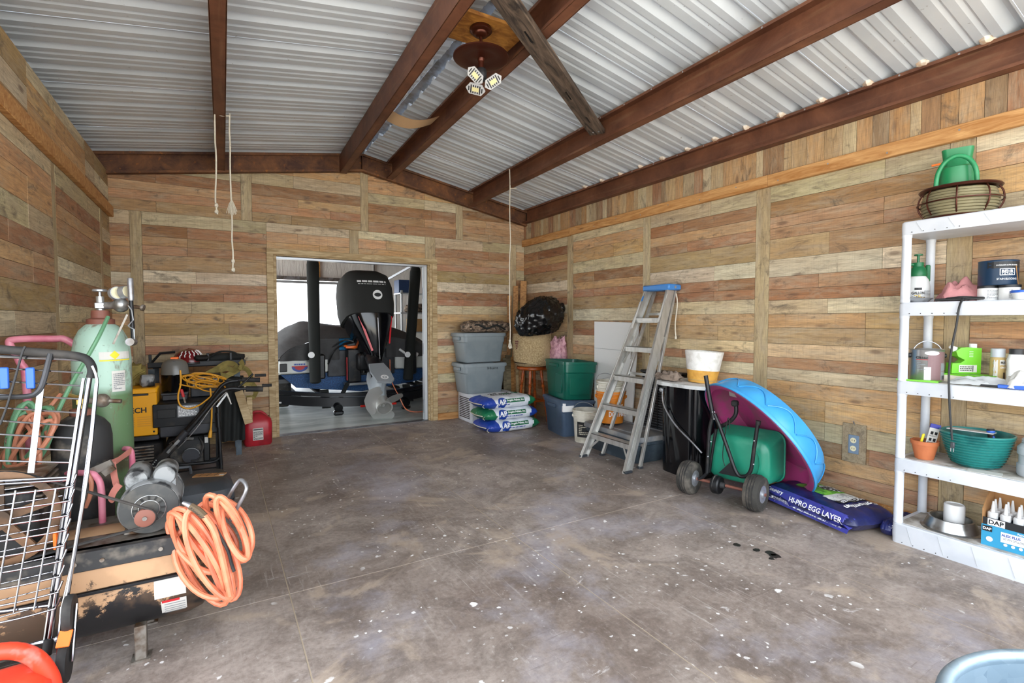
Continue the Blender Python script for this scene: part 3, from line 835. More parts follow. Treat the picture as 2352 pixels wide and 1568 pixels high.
# ------------------------------------------------------------------ the boat garage beyond the doorway
GX0, GX1, GY0, GY1 = -4.0, 5.6, 6.5, 13.2
def groof(x): return 3.55 - .16 * max(0, x - 1.0)
b = MB(); OX0, OX1, OZ = -2.5, 3.15, 2.36
b.prism([(GX0, -.1), (OX0, -.1), (OX0, OZ), (OX1, OZ), (OX1, -.1), (GX1, -.1), (GX1, groof(GX1)), (1.0, 3.55), (GX0, 3.55)], -.12, 0, Matrix(((1, 0, 0, 0), (0, 0, -1, GY1), (0, 1, 0, 0), (0, 0, 0, 1))))
wgf = struct('wall_garage_far', b, 'insul', 'far garage wall of white quilted insulation with a big open door', 0)
MB().bb(OX0 - .1, OX1 + .1, GY1 - .1, GY1 - .004, OZ - .02, OZ + .07).build('door_track', 'galvpipe', wgf)
MB().bb(OX0 - .1, OX1 + .1, GY1 - .16, GY1 - .104, OZ - .1, OZ - .04).build('door_roll', 'zinc', wgf)
for (x, w, m_) in ((2.15, .07, 'pine'), (3.55, .03, 'galvpipe')): MB().bb(x, x + w, GY1 - .06, GY1 - .004, OZ + .07, 3.3).build('stud', m_, wgf)
MB().bb(4.2, 4.35, GY1 - .03, GY1 - .004, 2.3, 2.35).build('vent', 'black', wgf)
MB().bar((3.3, GY1 - .2, 2.1), (4.6, GY1 - 1.6, 3.0), .05, .05).build('brace', 'zinc', wgf)
struct('wall_garage_right', MB().bb(GX1, GX1 + .1, GY0, GY1 + .12, -.1, groof(GX1)), 'insul', 'garage side wall behind the steel shelving', 0)
b = MB().bb(GX0 - .1, GX0, GY0, 6.7, -.1, 3.55).bb(GX0 - .1, GX0, 12.9, GY1 + .12, -.1, 3.55).bb(GX0 - .1, GX0, 6.7, 12.9, 3.3, 3.55)
struct('wall_garage_left', b, 'insul', 'garage side wall, out of view, left open to let daylight in', 0)  # its wide opening is made up, out of view, to bring in daylight
b = MB().bb(GX0 - .1, -1.2, 6.4, 6.5, -.1, 3.55).bb(4.15, GX1, 6.4, 6.5, -.1, 3.2).prism([(-1.2, 2.9), (4.15, 2.9), (4.15, 3.2), (1.0, 3.62), (-1.2, 3.62)], -.03, 0, Matrix(((1, 0, 0, 0), (0, 0, -1, 6.5), (0, 1, 0, 0), (0, 0, 0, 1))))
struct('wall_garage_near', b, 'siding', 'garage wall shared with the workshop', 0)
b = MB().loft([[(x, GY0, groof(x)), (x, GY1 + .1, groof(x)), (x, GY1 + .1, groof(x) + .06), (x, GY0, groof(x) + .06)] for x in (GX0, 1.0, GX1 + .1)])
cg = struct('ceiling_garage', b, 'rust_dark', 'dark underside of the garage roof', 0)
for yy in (8.2, 9.9, 11.6): MB().loft([[(x, yy, groof(x) - .2), (x, yy + .07, groof(x) - .2), (x, yy + .07, groof(x) - .003), (x, yy, groof(x) - .003)] for x in (GX0, 1.0, GX1)]).build('roof_beam', 'rust', cg, 0)

# ---- the bass boat, stern towards the doorway
BXC, BYS = 1.95, 8.0
boat = thing('bass_boat', 'white and blue fishing boat under a charcoal cover seen through the doorway', 'boat', (BXC, BYS, .3))
def hull_sec(t, k):
    w = 1.2 * (1 - .85 * max(0, t - .45) ** 2 / .30) if t > .45 else 1.2
    w = max(w, .12); lift = .35 * max(0, t - .5) ** 2
    return w, lift
rw = []; rb_ = []
N = 14
for i in range(N + 1):
    t = i / N; y = t * 4.9; w, lift = hull_sec(t, 0)
    rw.append([(-w, y, .26 + lift), (w, y, .26 + lift), (w * 1.03, y, .40 + lift), (w * 1.02, y, .52 + lift * .6), (-w * 1.02, y, .52 + lift * .6), (-w * 1.03, y, .40 + lift)])
    rb_.append([(-w * .99, y, .275 + lift), (-w * .8, y, .06 + lift), (0, y, -.06 + lift), (w * .8, y, .06 + lift), (w * .99, y, .275 + lift), (0, y, .3 + lift)])
MB().loft(rw).build('hull_side', 'boat_white', boat, 25)
MB().loft(rb_).build('hull_bottom', 'boat_blue', boat, 25)
# stepped transom wings and the splash well
MB().bb(-1.2, -.52, -.09, .02, .275, .52, .02).build('transom_wing', 'boat_white', boat)
MB().bb(.52, 1.2, -.09, .02, .275, .52, .02).build('transom_wing', 'boat_white', boat)
MB().bb(-.52, .52, -.05, .03, .2, .6, .01).build('transom', 'black_plastic', boat)
MB().bb(-.55, .55, -.03, .02, .6, .78, .01).build('carpet_panel', 'boat_carpet', boat)
# fabric cover: draped mound with folds
def cov(u, v):
    t = v; y = -.05 + t * 5.0; w, lift = hull_sec(max(0, y / 4.9), 0); w *= 1.05
    x = (u * 2 - 1); s_ = abs(x)
    h = .56 + .40 * (1 - s_ ** 3.0) ** .8 + .13 * math.exp(-((x + .55) / .3) ** 2 - ((y - 1.6) / 1.0) ** 2) + .06 * math.exp(-((x - .5) / .3) ** 2 - ((y - 1.6) / 1.0) ** 2)
    if y < .5: h -= .15 * (1 - y / .5) ** 2 * (1 - s_ * .3)
    h += lift * .6 + .014 * noise.noise(Vector((x * 5, y * 1.6, 3))) + .012 * sin(x * 21 + 3 * sin(y * 2)) * s_
    zz = h if s_ < .985 else .44
    return (x * w, y, zz)
c = MB().grid(cov, 46, 26).build('boat_cover', 'cover', boat, 60)
# drop of the cover at the stern, to both sides of the engine
for sx in (-1, 1):
    def drop(u, v, sx=sx):
        x = sx * (.36 + .88 * u); y = -.1 - .035 * sin(u * 24) * (v) - .03 * v
        top = cov((x / 1.26 + 1) / 2, 0)[2]
        return (x, y, top * (1 - v) + .47 * v)
    MB().grid(drop, 24, 8).build('cover_skirt', 'cover', boat, 60)
# decals on the stern wing
F = frame((-.92, -.094, .40), (1, 0, 0), (0, 0, 1))
hd = [(.11 * cos(pi + pi * i / 14), .075 * sin(pi + pi * i / 14)) for i in range(15)]
decal('badge', (hd, [tuple(range(15))]), F @ Matrix.Translation((0, -.01, 0)), 'print_red', boat, label='red and blue half round badge')
decal('badge_edge', ([(.11 * k * cos(pi + pi * i / 14), .075 * k * sin(pi + pi * i / 14) - .012) for k in (1, .62) for i in range(15)], [(i, i + 1, 16 + i, 15 + i) for i in range(14)]), F @ Matrix.Translation((0, -.012, .001)), 'print_blue', boat)
decal('badge_print', fineprint(.16, .03, 1, 21, fill=.8), F @ Matrix.Translation((0, .012, 0)), 'print_blue', boat)
decal('fine_print', fineprint(.2, .03, 2, 3), F @ Matrix.Translation((.05, .088, 0)), 'print_red', boat)
decal('fine_print', fineprint(.11, .03, 3, 4), F @ Matrix.Translation((.15, .055, 0)), 'print_black', boat)
MB().bb(-1.19, -1.09, -.1, -.085, .31, .43, .01).build('stern_outlet', 'black', boat)
# jack plate and trim hardware left of the engine
j = MB().bb(-.26, -.06, -.22, -.06, .12, .62, .012).build('jack_plate', 'black_metal', boat)
MB().bb(-.27, -.255, -.2, -.15, .15, .5).build('warning_tape', 'print_red', j)
MB().bb(-.3, .2, -.25, -.1, .07, .11, .005).build('swim_step', 'tread_plate', boat)
MB().cyl((-.02, -.2, .25), (-.02, -.2, .55), .05).cyl((.03, -.2, .3), (.03, -.2, .58), .03).build('trim_pump', 'black_gloss', boat)
decal('pump_dial', disc(.028), frame((.0, -.255, .33), (1, 0, 0), (0, 0, 1)), 'dial_blue', boat)
decal('pump_cap', disc(.02), frame((-.02, -.255, .45), (1, 0, 0), (0, 0, 1)), 'print_yellow', boat)
MB().tube(smoothpath([(-.5, -.08, .62), (-.3, -.2, .76), (-.1, -.22, .72), (.0, -.1, .8)]), .012, 6).tube(smoothpath([(-.52, -.1, .4), (-.45, -.2, .6), (-.3, -.16, .68), (-.1, -.2, .6)]), .012, 6).build('cable', 'black', boat)
MB().ell((-.18, -.16, .66), (.12, .07, .04), 10, 6, .4, 5, 2).build('wiring', 'orange_plastic', boat)
MB().ell((-.1, -.18, .7), (.18, .08, .045), 12, 6, .5, 6, 5).build('wiring', 'black', boat)
# outboard: fabric cover, glossy cowl, midsection, gearcase, propeller
def orings(spec, n=20, p=.55):
    out = []
    for (cx, cy, cz, hx, hy, tilt) in spec:
        ring = []
        for i in range(n):
            g = 2 * pi * i / n; e = lambda q: math.copysign(abs(q) ** p, q)
            lx, ly = hx * e(cos(g)), hy * e(sin(g))
            ring.append((cx + lx, cy + ly * cos(tilt), cz + ly * sin(tilt)))
        out.append(ring)
    return out
ec = MB().loft(orings([(-.04, -.10, 1.76, .10, .2, -.15), (-.035, -.12, 1.745, .25, .36, -.15), (-.02, -.16, 1.66, .34, .44, -.2), (-.01, -.22, 1.48, .375, .47, -.25), (0, -.28, 1.22, .38, .46, -.28), (0.01, -.32, 1.05, .355, .44, -.3)], 26), True).build('engine_cover', 'motor_cover', boat, 60)
eb = bvh_of(ec)
FC = frame((.07, -.62, 1.42), (1, 0, 0), (0, .15, 1))
decal('cover_badge', disc(.07), FC, 'print_white', boat, eb, .006)
decal('cover_badge_emblem', disc(.05, sy=.6), FC, 'print_black', boat, eb, .010)
decal('cover_name', join(fineprint(.42, .034, 1, 33, fill=.85), shift(fineprint(.40, .014, 1, 8), 0, -.04)), frame((-.0, -.62, 1.62), (1, 0, 0), (0, .15, 1)), 'print_white', boat, eb, .006)
MB().loft(orings([(0, -.30, 1.14, .335, .42, -.3), (.03, -.37, .96, .30, .38, -.35), (.06, -.46, .72, .2, .29, -.4), (.075, -.52, .52, .11, .2, -.45), (.07, -.56, .42, .075, .15, -.5)], 24)).build('engine_cowl', 'black_gloss', boat, 60)
MB().bar((-.19, -.68, 1.12), (-.02, -.73, .62), .03, .012, up=(0, 1, .2)).build('stripe', 'boat_red', boat)
MB().bar((.30, -.62, 1.12), (.24, -.70, .72), .02, .012, up=(0, 1, .2)).build('stripe', 'boat_red', boat)
MB().bar((.05, -.78, 1.1), (.075, -.775, .5), .009, .008, up=(0, 1, .2)).build('chrome_line', 'chrome', boat)
# bracket
MB().bb(-.14, .2, -.4, .02, .3, .56, .03).build('clamp_bracket', 'black_metal', boat)
MB().tube([(.04, -.5, .5), (.0, -.78, .40), (-.02, -.97, .30)], [.11, .1, .09], 12).build('midsection', 'black_metal', boat)
G = TR(-.02, -1.02, .22, RX(radians(28))) @ Matrix.Scale(1.4, 4)
av = MB(G).prism([(-.08, .12), (-.095, -.02), (-.07, -.19), (.06, -.215), (.10, -.17), (.10, .0), (.07, .13)], .10, .122).build('anti_ventilation_plate', 'skeg_grey', boat)
decal('plate_badge', join(ringgeo(.022, .038), disc(.011)), G @ Matrix.Translation((.015, -.13, .122)), 'print_white', boat)
gc = MB(G)
gc.loft(orings([(0, -.04, .11, .05, .13, 0), (0, -.03, .0, .055, .14, 0), (0, -.02, -.08, .07, .17, 0)], 14, .8))
gc.lathe([(.03, .30), (.06, .2), (.072, .05), (.072, -.1), (.066, -.14)], 18, (0, 0, -.12), RX(-pi / 2))
gc.prism([(-.12, -.18), (.1, -.18), (.02, -.38), (-.06, -.38)], -.007, .007, Matrix(((0, 0, 1, 0), (1, 0, 0, 0), (0, 1, 0, 0), (0, 0, 0, 1))))
gc.build('gearcase', 'skeg_grey', boat, 40)
pr = MB(G).lathe([(.06, -.17), (.075, -.22), (.08, -.31), (.066, -.31), (.058, -.2), (.02, -.2), (.02, -.26), (.012, -.27), (.0, -.27)], 20, (0, 0, -.12), RX(-pi / 2)).build('propeller', 'prop_steel', boat)
for k in range(3):
    def bl(u, v, k=k):
        r = .075 + .135 * u; half = (.055 + .10 * sin(pi * min(1, u * .9 + .12))) ; a0 = k * 2 * pi / 3 + .45
        w = (v - .5) * 2 * half; ang = a0 + w / max(r, .09) * .85
        yy = -.235 - w * .55
        return G @ Vector((r * cos(ang), yy, -.12 + r * sin(ang)))
    MB().grid(bl, 8, 8).build('blade', 'prop_steel', pr, 60)
# shallow water anchor poles in sleeves
for (xa, za, xb, zb, nm) in ((aty(718, 592, 7.75).x, 2.26, aty(724, 880, 7.75).x, .44, 0), (aty(955, 608, 7.75).x, 2.23, aty(936, 872, 7.75).x, .40, 1)):
    p = Vector((xa - BXC, -.25, za - .3)); q = Vector((xb - BXC, -.27, zb - .3))
    d = (p - q).normalized()
    po = MB().tube([q, q + d * .02, q + d * .5, p - d * .1, p - d * .03, p], [.05, .078, .078, .088, .075, .03], 14).build('anchor_pole_sleeve', 'pole_cover', boat)
    MB().cyl(q + d * .42 + Vector((-.055, -.06, 0)), q + d * .42 + Vector((-.058, -.068, 0)), .045, n=18).build('sleeve_badge', 'print_white', po)
    MB().bb(q.x + .05, q.x + .14, -.3, -.05, .2, .56, .02).build('anchor_bracket', 'black_metal', po)
MB().tube(smoothpath([(.55, -.2, .6), (.7, -.25, .5), (.85, -.2, .52), (.75, -.28, .42)]), .02, 8).build('rope_coil', 'white', boat)

# ---- the trailer under it
tr = thing('boat_trailer', 'black boat trailer with curved bumper and red tail lights under the fishing boat', 'trailer', (BXC, BYS, 0))
def arc(z0, z1, y0, y1):
    rg = []
    for i in range(21):
        t = i / 20; x = -1.42 + 2.84 * t; yy = -.55 + .42 * (abs(x) / 1.42) ** 2.0; zz = .04 + .10 * (abs(x) / 1.42) ** 2
        rg.append([(x, yy + y0, zz + z0), (x, yy + y1, zz + z0), (x, yy + y1, zz + z1), (x, yy + y0, zz + z1)])
    return MB().loft(rg)
arc(.06, .19, -.03, .05).build('rear_bumper', 'trail_black', tr, 30)
arc(.20, .25, .0, .09).build('upper_rail', 'trail_black', tr, 30)
for sx in (-1, 1):
    MB().bb(sx * .95 - .04, sx * .95 + .04, -.3, 5.6, .17, .25, .005).build('frame_rail', 'trail_black', tr)
    MB().bb(sx * .6 - .05, sx * .6 + .05, .1, 3.6, .22, .262, .01).build('bunk', 'black_rubber', tr)
    MB().bar((sx * .62, -.48, .1), (sx * .62, -.3, .34), .12, .02).build('bumper_strap', 'canvas_black', tr)
    if sx < 0: MB().bar((-.5, -.55, .12), (-.28, -.3, .42), .06, .012, up=(0, -1, .4)).build('tie_down_strap', 'canvas_black', tr)
    rc = MB().cyl((sx * .5 + .02, -.62, .1), (sx * .5 + .02, -.52, .12), .06, n=14).bb(sx * .5 - .05, sx * .5 + .09, -.63, -.55, .0, .07, .02)
    rc.build('ratchet', 'black_gloss', tr)
    w = MB().lathe([(.17, -.09), (.29, -.1), (.315, -.07), (.32, 0), (.315, .07), (.29, .1), (.17, .09)], 28, (sx * 1.1, .55, .323), RY(pi / 2), closed=True).build('tire', 'tire', tr)
    MB().lathe([(.17, -.09), (.16, -.03), (.1, -.06), (.05, -.07), (.0, -.07)], 20, (sx * 1.1, .55, .323), RY(-pi / 2 if sx < 0 else pi / 2)).lathe([(.17, .09), (.16, .03), (.1, .06), (.05, .07), (.0, .07)], 20, (sx * 1.1, .55, .323), RY(pi / 2)).build('wheel_rim', 'chrome', w)
    fd = MB()
    fd.prism([(-.45 + .03, .42), (-.42, .48), (-.3, .68), (.3, .68), (.46, .42), (.44, .42), (.28, .655), (-.28, .655), (-.39, .46)], sx * 1.0 - .13 + .1 * sx, sx * 1.0 + .13 + .1 * sx, Matrix(((0, 0, 1, 0), (1, 0, 0, .55), (0, 1, 0, 0), (0, 0, 0, 1))))
    fd.build('fender', 'trail_black', tr, 20)
    if sx > 0: MB().bb(.92, 1.32, -.32, .05, .345, .36).build('step_plate', 'tread_plate', tr)
    if sx < 0: continue
    MB().bb(sx * 1.12 - .24, sx * 1.12 + .24, -.36, -.3, .23, .345, .006).build('light_bar', 'trail_black', tr)
    MB().bb(sx * 1.14 - .05, sx * 1.14 + .05, -.375, -.355, .255, .335, .006).build('tail_light', 'lit_red', tr)
for x in (-.12, .12, .32): MB().bb(x - .05, x + .05, -.605, -.58, .085, .115, .004).build('marker_light', 'lit_red', tr)
MB().cyl((-.06, -.66, .17), (.36, -.66, .17), .022).build('guide_pole', 'black_metal', tr)
for x in (-1.25, .95): decal('bumper_print', fineprint(.12, .025, 1, 14, fill=.9), frame((x, -.28 if x < 0 else -.365, .2 if x < 0 else .28), (1, -.35 if x < 0 else 0, 0), (0, 0, 1)), 'print_white', tr, None, .012)
MB().bb(-.05, .05, 4.6, 6.4, .25, .32).build('tongue', 'trail_black', tr)
for x, y_ in ((1.1, .95), (1.1, .15)): pass
single('wheel_chock', MB().bb(-.12, .2, -.05, .05, 0, .03, .003), 'lumber', 'wooden board lying by the trailer tyre', 'board', (3.12, 8.02, 0), .1)
single('charging_cord', MB().tube(smoothpath([(2.33, 7.75, .74), (2.3, 7.6, .45), (2.33, 7.3, .22), (2.38, 7.15, .05), (2.5, 7.02, .012), (2.75, 7.05, .012), (3.2, 7.0, .012)], 6), .009, 6), 'hose_orange', 'thin orange cord hanging from the boat engine to the floor', 'cord')

# ---- steel shelving and what stands on it
SX, SY = 4.35, 11.4
sh = thing('steel_shelving', 'grey steel shelving at the far side of the boat garage', 'shelving', (SX, SY, 0))
for sx in (-.7, .7):
    for sy in (-.22, .22): MB().bb(sx - .02, sx + .02, sy - .02, sy + .02, 0, 2.05).build('post', 'steel_shelf', sh)
for z in (.12, .62, 1.1, 1.55, 2.0): MB().bb(-.74, .74, -.24, .24, z - .03, z).build('shelf', 'steel_shelf', sh)
sh2 = copy_tree(sh); sh2.location = (4.9, 9.9, 0); sh2.rotation_euler = (0, 0, pi / 2); sh2['label'] = 'white steel shelving just inside the doorway jamb holding mixed boxes'
def bx(name, lab, cat, x, y, z, w, d, h, m_, rz=0, band=None):
    t = thing(name, lab, cat, (x, y, z), rz)
    MB().bb(-w / 2, w / 2, -d / 2, d / 2, 0, h, .006).build('body', m_, t)
    MB().bb(-w / 2 + .01, w / 2 - .01, -.02, .02, h - .001, h + .002).build('tape', band or 'paper', t)
    return t
bx('cardboard_box', 'small brown cardboard box at the bottom of a stack of two on the steel shelving', 'box', 4.0, 11.32, 1.1, .34, .25, .15, 'box_tan')
bx('cardboard_box', 'small brown cardboard box on top of another on the steel shelving', 'box', 4.0, 11.32, 1.252, .3, .25, .15, 'box_tan', .1)
bx('cardboard_box', 'tan carton high on the shelving by the black pole sleeve', 'box', 4.8, 9.7, 1.55, .3, .3, .25, 'box_tan')
bx('cardboard_box', 'teal and white carton on the top shelf by the doorway jamb', 'box', 4.8, 9.72, 2.0, .22, .22, .3, 'box_teal')
bx('storage_bin', 'navy blue bin on the top of the steel shelving behind the outboard', 'bin', 3.78, 11.4, 2.0, .36, .36, .3, 'blue_bin')
bx('white_carton', 'white carton low on the shelving beside the doorway jamb', 'box', 4.75, 9.55, .62, .3, .3, .36, 'white')
t = thing('yellow_jug', 'bright yellow jug standing beside the brown boxes', 'jug', (4.3, 11.3, 1.1))
MB().lathe([(.08, 0), (.09, .02), (.09, .2), (.06, .26), (.03, .28)], 14, scale=(1, .7)).build('body', 'box_yellow', t); MB().cyl((0, 0, .28), (0, 0, .31), .03).build('cap', 'box_yellow', t)
single('folded_tarp', MB().ell((0, 0, .1), (.42, .2, .11), 16, 8, .25, 3, 4, .6, -.1), 'camo', 'folded camouflage tarp lying on the steel shelving', 'tarp', (4.2, 11.38, 1.55))
single('grey_tackle_bag', MB().ell((0, 0, .12), (.22, .2, .13), 14, 8, .15, 3, 6, .6, -.12), 'dark_plastic', 'dark grey tackle bag on the shelving behind the black pole sleeve', 'bag', (4.85, 9.9, 1.1))
# ------------------------------------------------------------------ the corner heap and the ladder
def rr3(w, d, r, z, k=3): return [(x, y, z) for x, y in rrect(w, d, r, k)]
def tote(name, label, loc, rz, L, W, H, m_, lid=None, lidmat=None, taper=.84, group=None, rot=None, lidtilt=0.0):
    t = thing(name, label, 'storage tote', loc, rz, group, rot)
    l0, w0 = L * taper, W * taper
    H1 = H - (.035 if lid else .0)
    b = MB()
    rs = [rr3(l0 * .97, w0 * .97, .04, .0), rr3(l0, w0, .045, .012)]
    zc = H1 * .70
    f = lambda z: taper + (1 - taper) * .62 * z / zc
    rs += [rr3(L * f(zc), W * f(zc), .05, zc), rr3(L * (f(zc) + .035), W * (f(zc) + .035), .05, zc + .012), rr3(L * .985, W * .985, .05, H1 - .02)]
    inner = [rr3(L * .965, W * .965, .045, H1 - .004), rr3(L * f(zc) * .96, W * f(zc) * .96, .045, zc), rr3(l0 * .95, w0 * .95, .04, .015)]
    b.loft(rs + [rr3(L * .985, W * .985, .05, H1 - .004)] + inner, True)
    body = b.build('body', m_, t, 35)
    MB().loft([rr3(L * .985, W * .985, .05, H1 - .03), rr3(L * 1.02, W * 1.02, .055, H1 - .028), rr3(L * 1.02, W * 1.02, .055, H1), rr3(L * .96, W * .96, .045, H1)], False).build('rim', m_, t, 35)
    for s_ in (-1, 1):
        MB().bb(s_ * L * .49, s_ * L * .535, -W * .2, W * .2, H1 - .075, H1 - .03, .008).build('handle', m_, t)
        pass
    if lid:
        lm = lidmat or m_
        T = TR(0, 0, H1, RY(lidtilt))
        lb = MB(T).loft([rr3(L * 1.045, W * 1.045, .06, -.025), rr3(L * 1.05, W * 1.05, .06, .0), rr3(L * 1.03, W * 1.03, .06, .02), rr3(L * .94, W * .94, .05, .022), rr3(L * .92, W * .92, .05, .012), rr3(L * .6, W * .5, .04, .014), rr3(L * .58, W * .48, .04, .022)])
        lb.build('lid', lm, t, 30)
    return t, body

# window air conditioner under the grey totes
ac = thing('window_air_conditioner', 'white window air conditioner on the floor under the stacked grey totes', 'air conditioner', (3.16, 6.10, 0))
MB().bb(-.31, .31, -.21, .21, 0, .385, .008).build('case', 'white_plastic', ac)
fb = MB().bb(-.32, .32, -.245, -.211, .02, .385, .01).build('front_frame', 'white_plastic', ac)
MB().bb(-.25, .25, -.252, -.245, .05, .30, .004).build('front_grille', 'jug_grey', ac)
for i in range(9): MB().bb(-.24, .24, -.258, -.252, .065 + i * .025, .075 + i * .025).build('louver', 'white_plastic', ac)
for i in range(12): MB().bb(-.3125, -.31, -.16, .16, .05 + i * .024, .062 + i * .024).build('side_slot', 'black', ac)
tote('storage_tote', 'grey lidded tote marked Hunt on the air conditioner, lower of the two', (3.08, 6.12, .385), 0, .64, .42, .415, 'tote_grey', True)
o = [x for x in bpy.data.objects if x.name == 'storage_tote'][0]
decal('handwriting', word('Hunt', .035, bold=0.0, w=.16), frame((.1, -.212, .335), (1, 0, 0), (0, 0, 1)), 'print_black', o, None, .004)
tote('storage_tote', 'grey lidded tote, upper of the two in the corner, under a camouflage bag', (3.075, 6.13, .80), .02, .64, .42, .405, 'tote_grey', True)
cm = thing('camouflage_bag', 'limp camouflage bag draped over the upper grey tote', 'bag', (3.14, 6.1, 1.203))
MB().ell((-.13, -.02, .06), (.2, .17, .09), 18, 9, .35, 3, 1, .8, -.06).build('bag_body', 'camo', cm)
MB().ell((.17, -.02, .065), (.21, .16, .085), 18, 9, .35, 3, 5, .8, -.065).build('bag_fold', 'camo', cm)
MB().tube(smoothpath([(-.3, -.1, .03), (-.2, -.19, .1), (-.05, -.2, .05), (.1, -.19, .09), (.24, -.18, .03)]), .012, 6).build('strap', 'canvas_black', cm)

# lumber standing in the corner
for (u0, x, y, top, w, lab, lean) in ((0, 3.78, 6.27, 1.86, .07, 'short', .05), (1, 3.86, 6.20, 1.93, .09, 'tall', .06), (2, 3.70, 6.30, 1.72, .06, 'thin', .04)):
    names = {'short': 'middle pine board of three standing in the corner behind the trash bag', 'tall': 'tallest pine board standing in the corner behind the trash bag', 'thin': 'narrowest pine board standing in the corner behind the trash bag'}
    b = MB().bar((0, 0, 0), (lean, .02, top), w, .02, .002, up=(.6, .8, 0))
    single('pine_board', b, 'lumber', names[lab], 'board', (x - .06, y, 0), 0, 'boards in the corner')
for k, (x, y, w, h, m_) in enumerate(((3.52, 6.16, .05, .82, 'lumber_grey'), (3.59, 6.18, .08, .86, 'lumber_grey'), (3.665, 6.2, .06, .83, 'lumber'), (3.72, 6.15, .04, .88, 'pine_pale'))):
    lab = ('narrow weathered offcut behind the stool, nearest the grey totes', 'wide weathered offcut standing behind the orange stool', 'brown offcut standing behind the orange stool leg', 'pale thin offcut standing behind the orange stool')[k]
    single('wood_offcut', MB().bar((0, 0, 0), (.01, .05, h), w, .02, .002, up=(0, 1, 0)), m_, lab, 'board', (x, y, 0), 0, 'offcuts behind the stool')

# orange turned stool with a burlap bundle on it
st = thing('wooden_stool', 'orange varnished stool with turned legs under the burlap bundle', 'stool', (3.65, 5.66, 0))
MB().lathe([(.0, .70), (.2, .70), (.215, .715), (.215, .73), (.2, .745), (0, .745)], 28).build('seat', 'orange_wood', st)
for k in range(4):
    g = pi / 4 + k * pi / 2
    top = Vector((.12 * cos(g), .12 * sin(g), .70)); bot = Vector((.21 * cos(g), .21 * sin(g), 0.0)); d = bot - top
    pr_ = [(0, .018), (.12, .022), (.2, .016), (.25, .024), (.28, .014), (.31, .026), (.36, .015), (.5, .023), (.7, .02), (.86, .014), (1, .015)]
    MB().tube([top + d * a for a, r in pr_], [r for a, r in pr_], 10).build('leg', 'orange_wood', st)
for k in range(4):
    g = pi / 4 + k * pi / 2; g2 = g + pi / 2; h = .28; rr = .12 + .09 * (.70 - h) / .7
    MB().tube([(rr * cos(g), rr * sin(g), h), (rr * (cos(g) + cos(g2)) / 2, rr * (sin(g) + sin(g2)) / 2, h), (rr * cos(g2), rr * sin(g2), h)], [.009, .014, .009], 8).build('stretcher', 'orange_wood', st)
def burl(u, v):
    g = 2 * pi * u; r = .255 + .018 * noise.noise(Vector((cos(g) * 2, sin(g) * 2, v * 2))) + .012 * sin(v * 3)
    return (r * cos(g), r * sin(g), .4 * v - .035 * math.sin(g * 1.0 + 2.0) * (1 - v) + .01 * noise.noise(Vector((g * 2, v, 1))))
bu = MB().grid(burl, 40, 10, cu=True); 
bun = thing('burlap_bundle', 'drum shaped bundle wrapped in tan burlap on the orange stool', 'bundle', (3.65, 5.66, .782))
bu.build('wrap', 'burlap', bun, 60)
MB().lathe([(0, .36), (.2, .375), (.25, .40), (.245, .385)], 24).build('wrap_end', 'burlap', bun); MB().lathe([(0, -.03), (.2, -.03), (.248, .01)], 24).build('wrap_end', 'burlap', bun)
for i in range(4): decal('stencil', rect(.09, .018, 0, 0), frame((-.252, -.03 + .01 * i, .30 - i * .03), (0, -1, 0), (0, 0, 1)), 'rust_pulley', bun, None, .012)
ti = thing('trash_bag', 'stuffed shiny black trash bag on top of the burlap bundle', 'bag', (3.60, 5.40, 1.165))
def tb(u, v):
    g = 2 * pi * u; th = -pi / 2 + pi * v
    w = Vector((cos(th) * cos(g), cos(th) * sin(g), sin(th)))
    k = 1 + .14 * noise.noise(w * 1.8) + .13 * abs(noise.noise(Vector((w.x * 5, w.y * 5, w.z * 2.0)))) + .09 * abs(noise.noise(w * 9)) + .03 * noise.noise(w * 20)
    return (w.x * .315 * k, w.y * .26 * k, max(w.z * .25 * k, -.21) + .23 + .05 * w.x)
MB().grid(tb, 110, 60, cu=True).build('bag_body', 'trash_bag', ti, 60)
MB().ell((.31, -.05, .36), (.05, .05, .06), 10, 7, .6, 5, 3).build('tied_neck', 'trash_bag', ti)
pk = thing('pink_insulation_roll', 'fluffy pink insulation sticking out under the black trash bag', 'insulation', (3.85, 5.33, .0))
MB().ell((0, 0, .93), (.085, .12, .2), 18, 12, .5, 5, 4, .8).build('batt', 'insulation_pink', pk)
MB().bb(-.06, .06, -.09, .09, 0, .76, .01).build('backing', 'cardboard', pk)

# blue tote with overfull lid and the green tote on it
bt, _ = tote('storage_tote', 'slate blue tote with a loose overfull lid under the green tote', (3.655, 4.86, 0), -.20, .43, .56, .40, 'tote_blue')
lb = MB(TR(.0, .0, .405, RY(.05))).loft([rr3(.46, .6, .06, -.012), rr3(.47, .61, .06, .008), rr3(.44, .58, .06, .024), rr3(.40, .54, .05, .026), rr3(.38, .52, .05, .014)]).build('lid', 'tote_blue', bt, 30)
MB().bb(-.2, -.06, -.285, -.2, .30, .405, .004).build('packed_carton', 'white', bt)
gt, gb = tote('storage_tote', 'tall emerald green open tote on top of the slate blue one', (3.645, 4.83, .436), -.20, .43, .60, .44, 'tote_green', rot=(.0, .035, -.20))
for s_ in (-1,):
    MB().bb(-.222 + .02, -.212 + .02, -.2, -.02, .07, .29, .004).build('side_panel', 'tote_green', gt); MB().bb(-.13, .13, -.276, -.268, .06, .29, .004).build('side_panel', 'tote_green', gt)
MB().tube([(-.17, -.25, .02), (-.19, -.275, .25), (-.2, -.29, .40)], .006, 6).build('worn_edge', 'tote_green', gt)

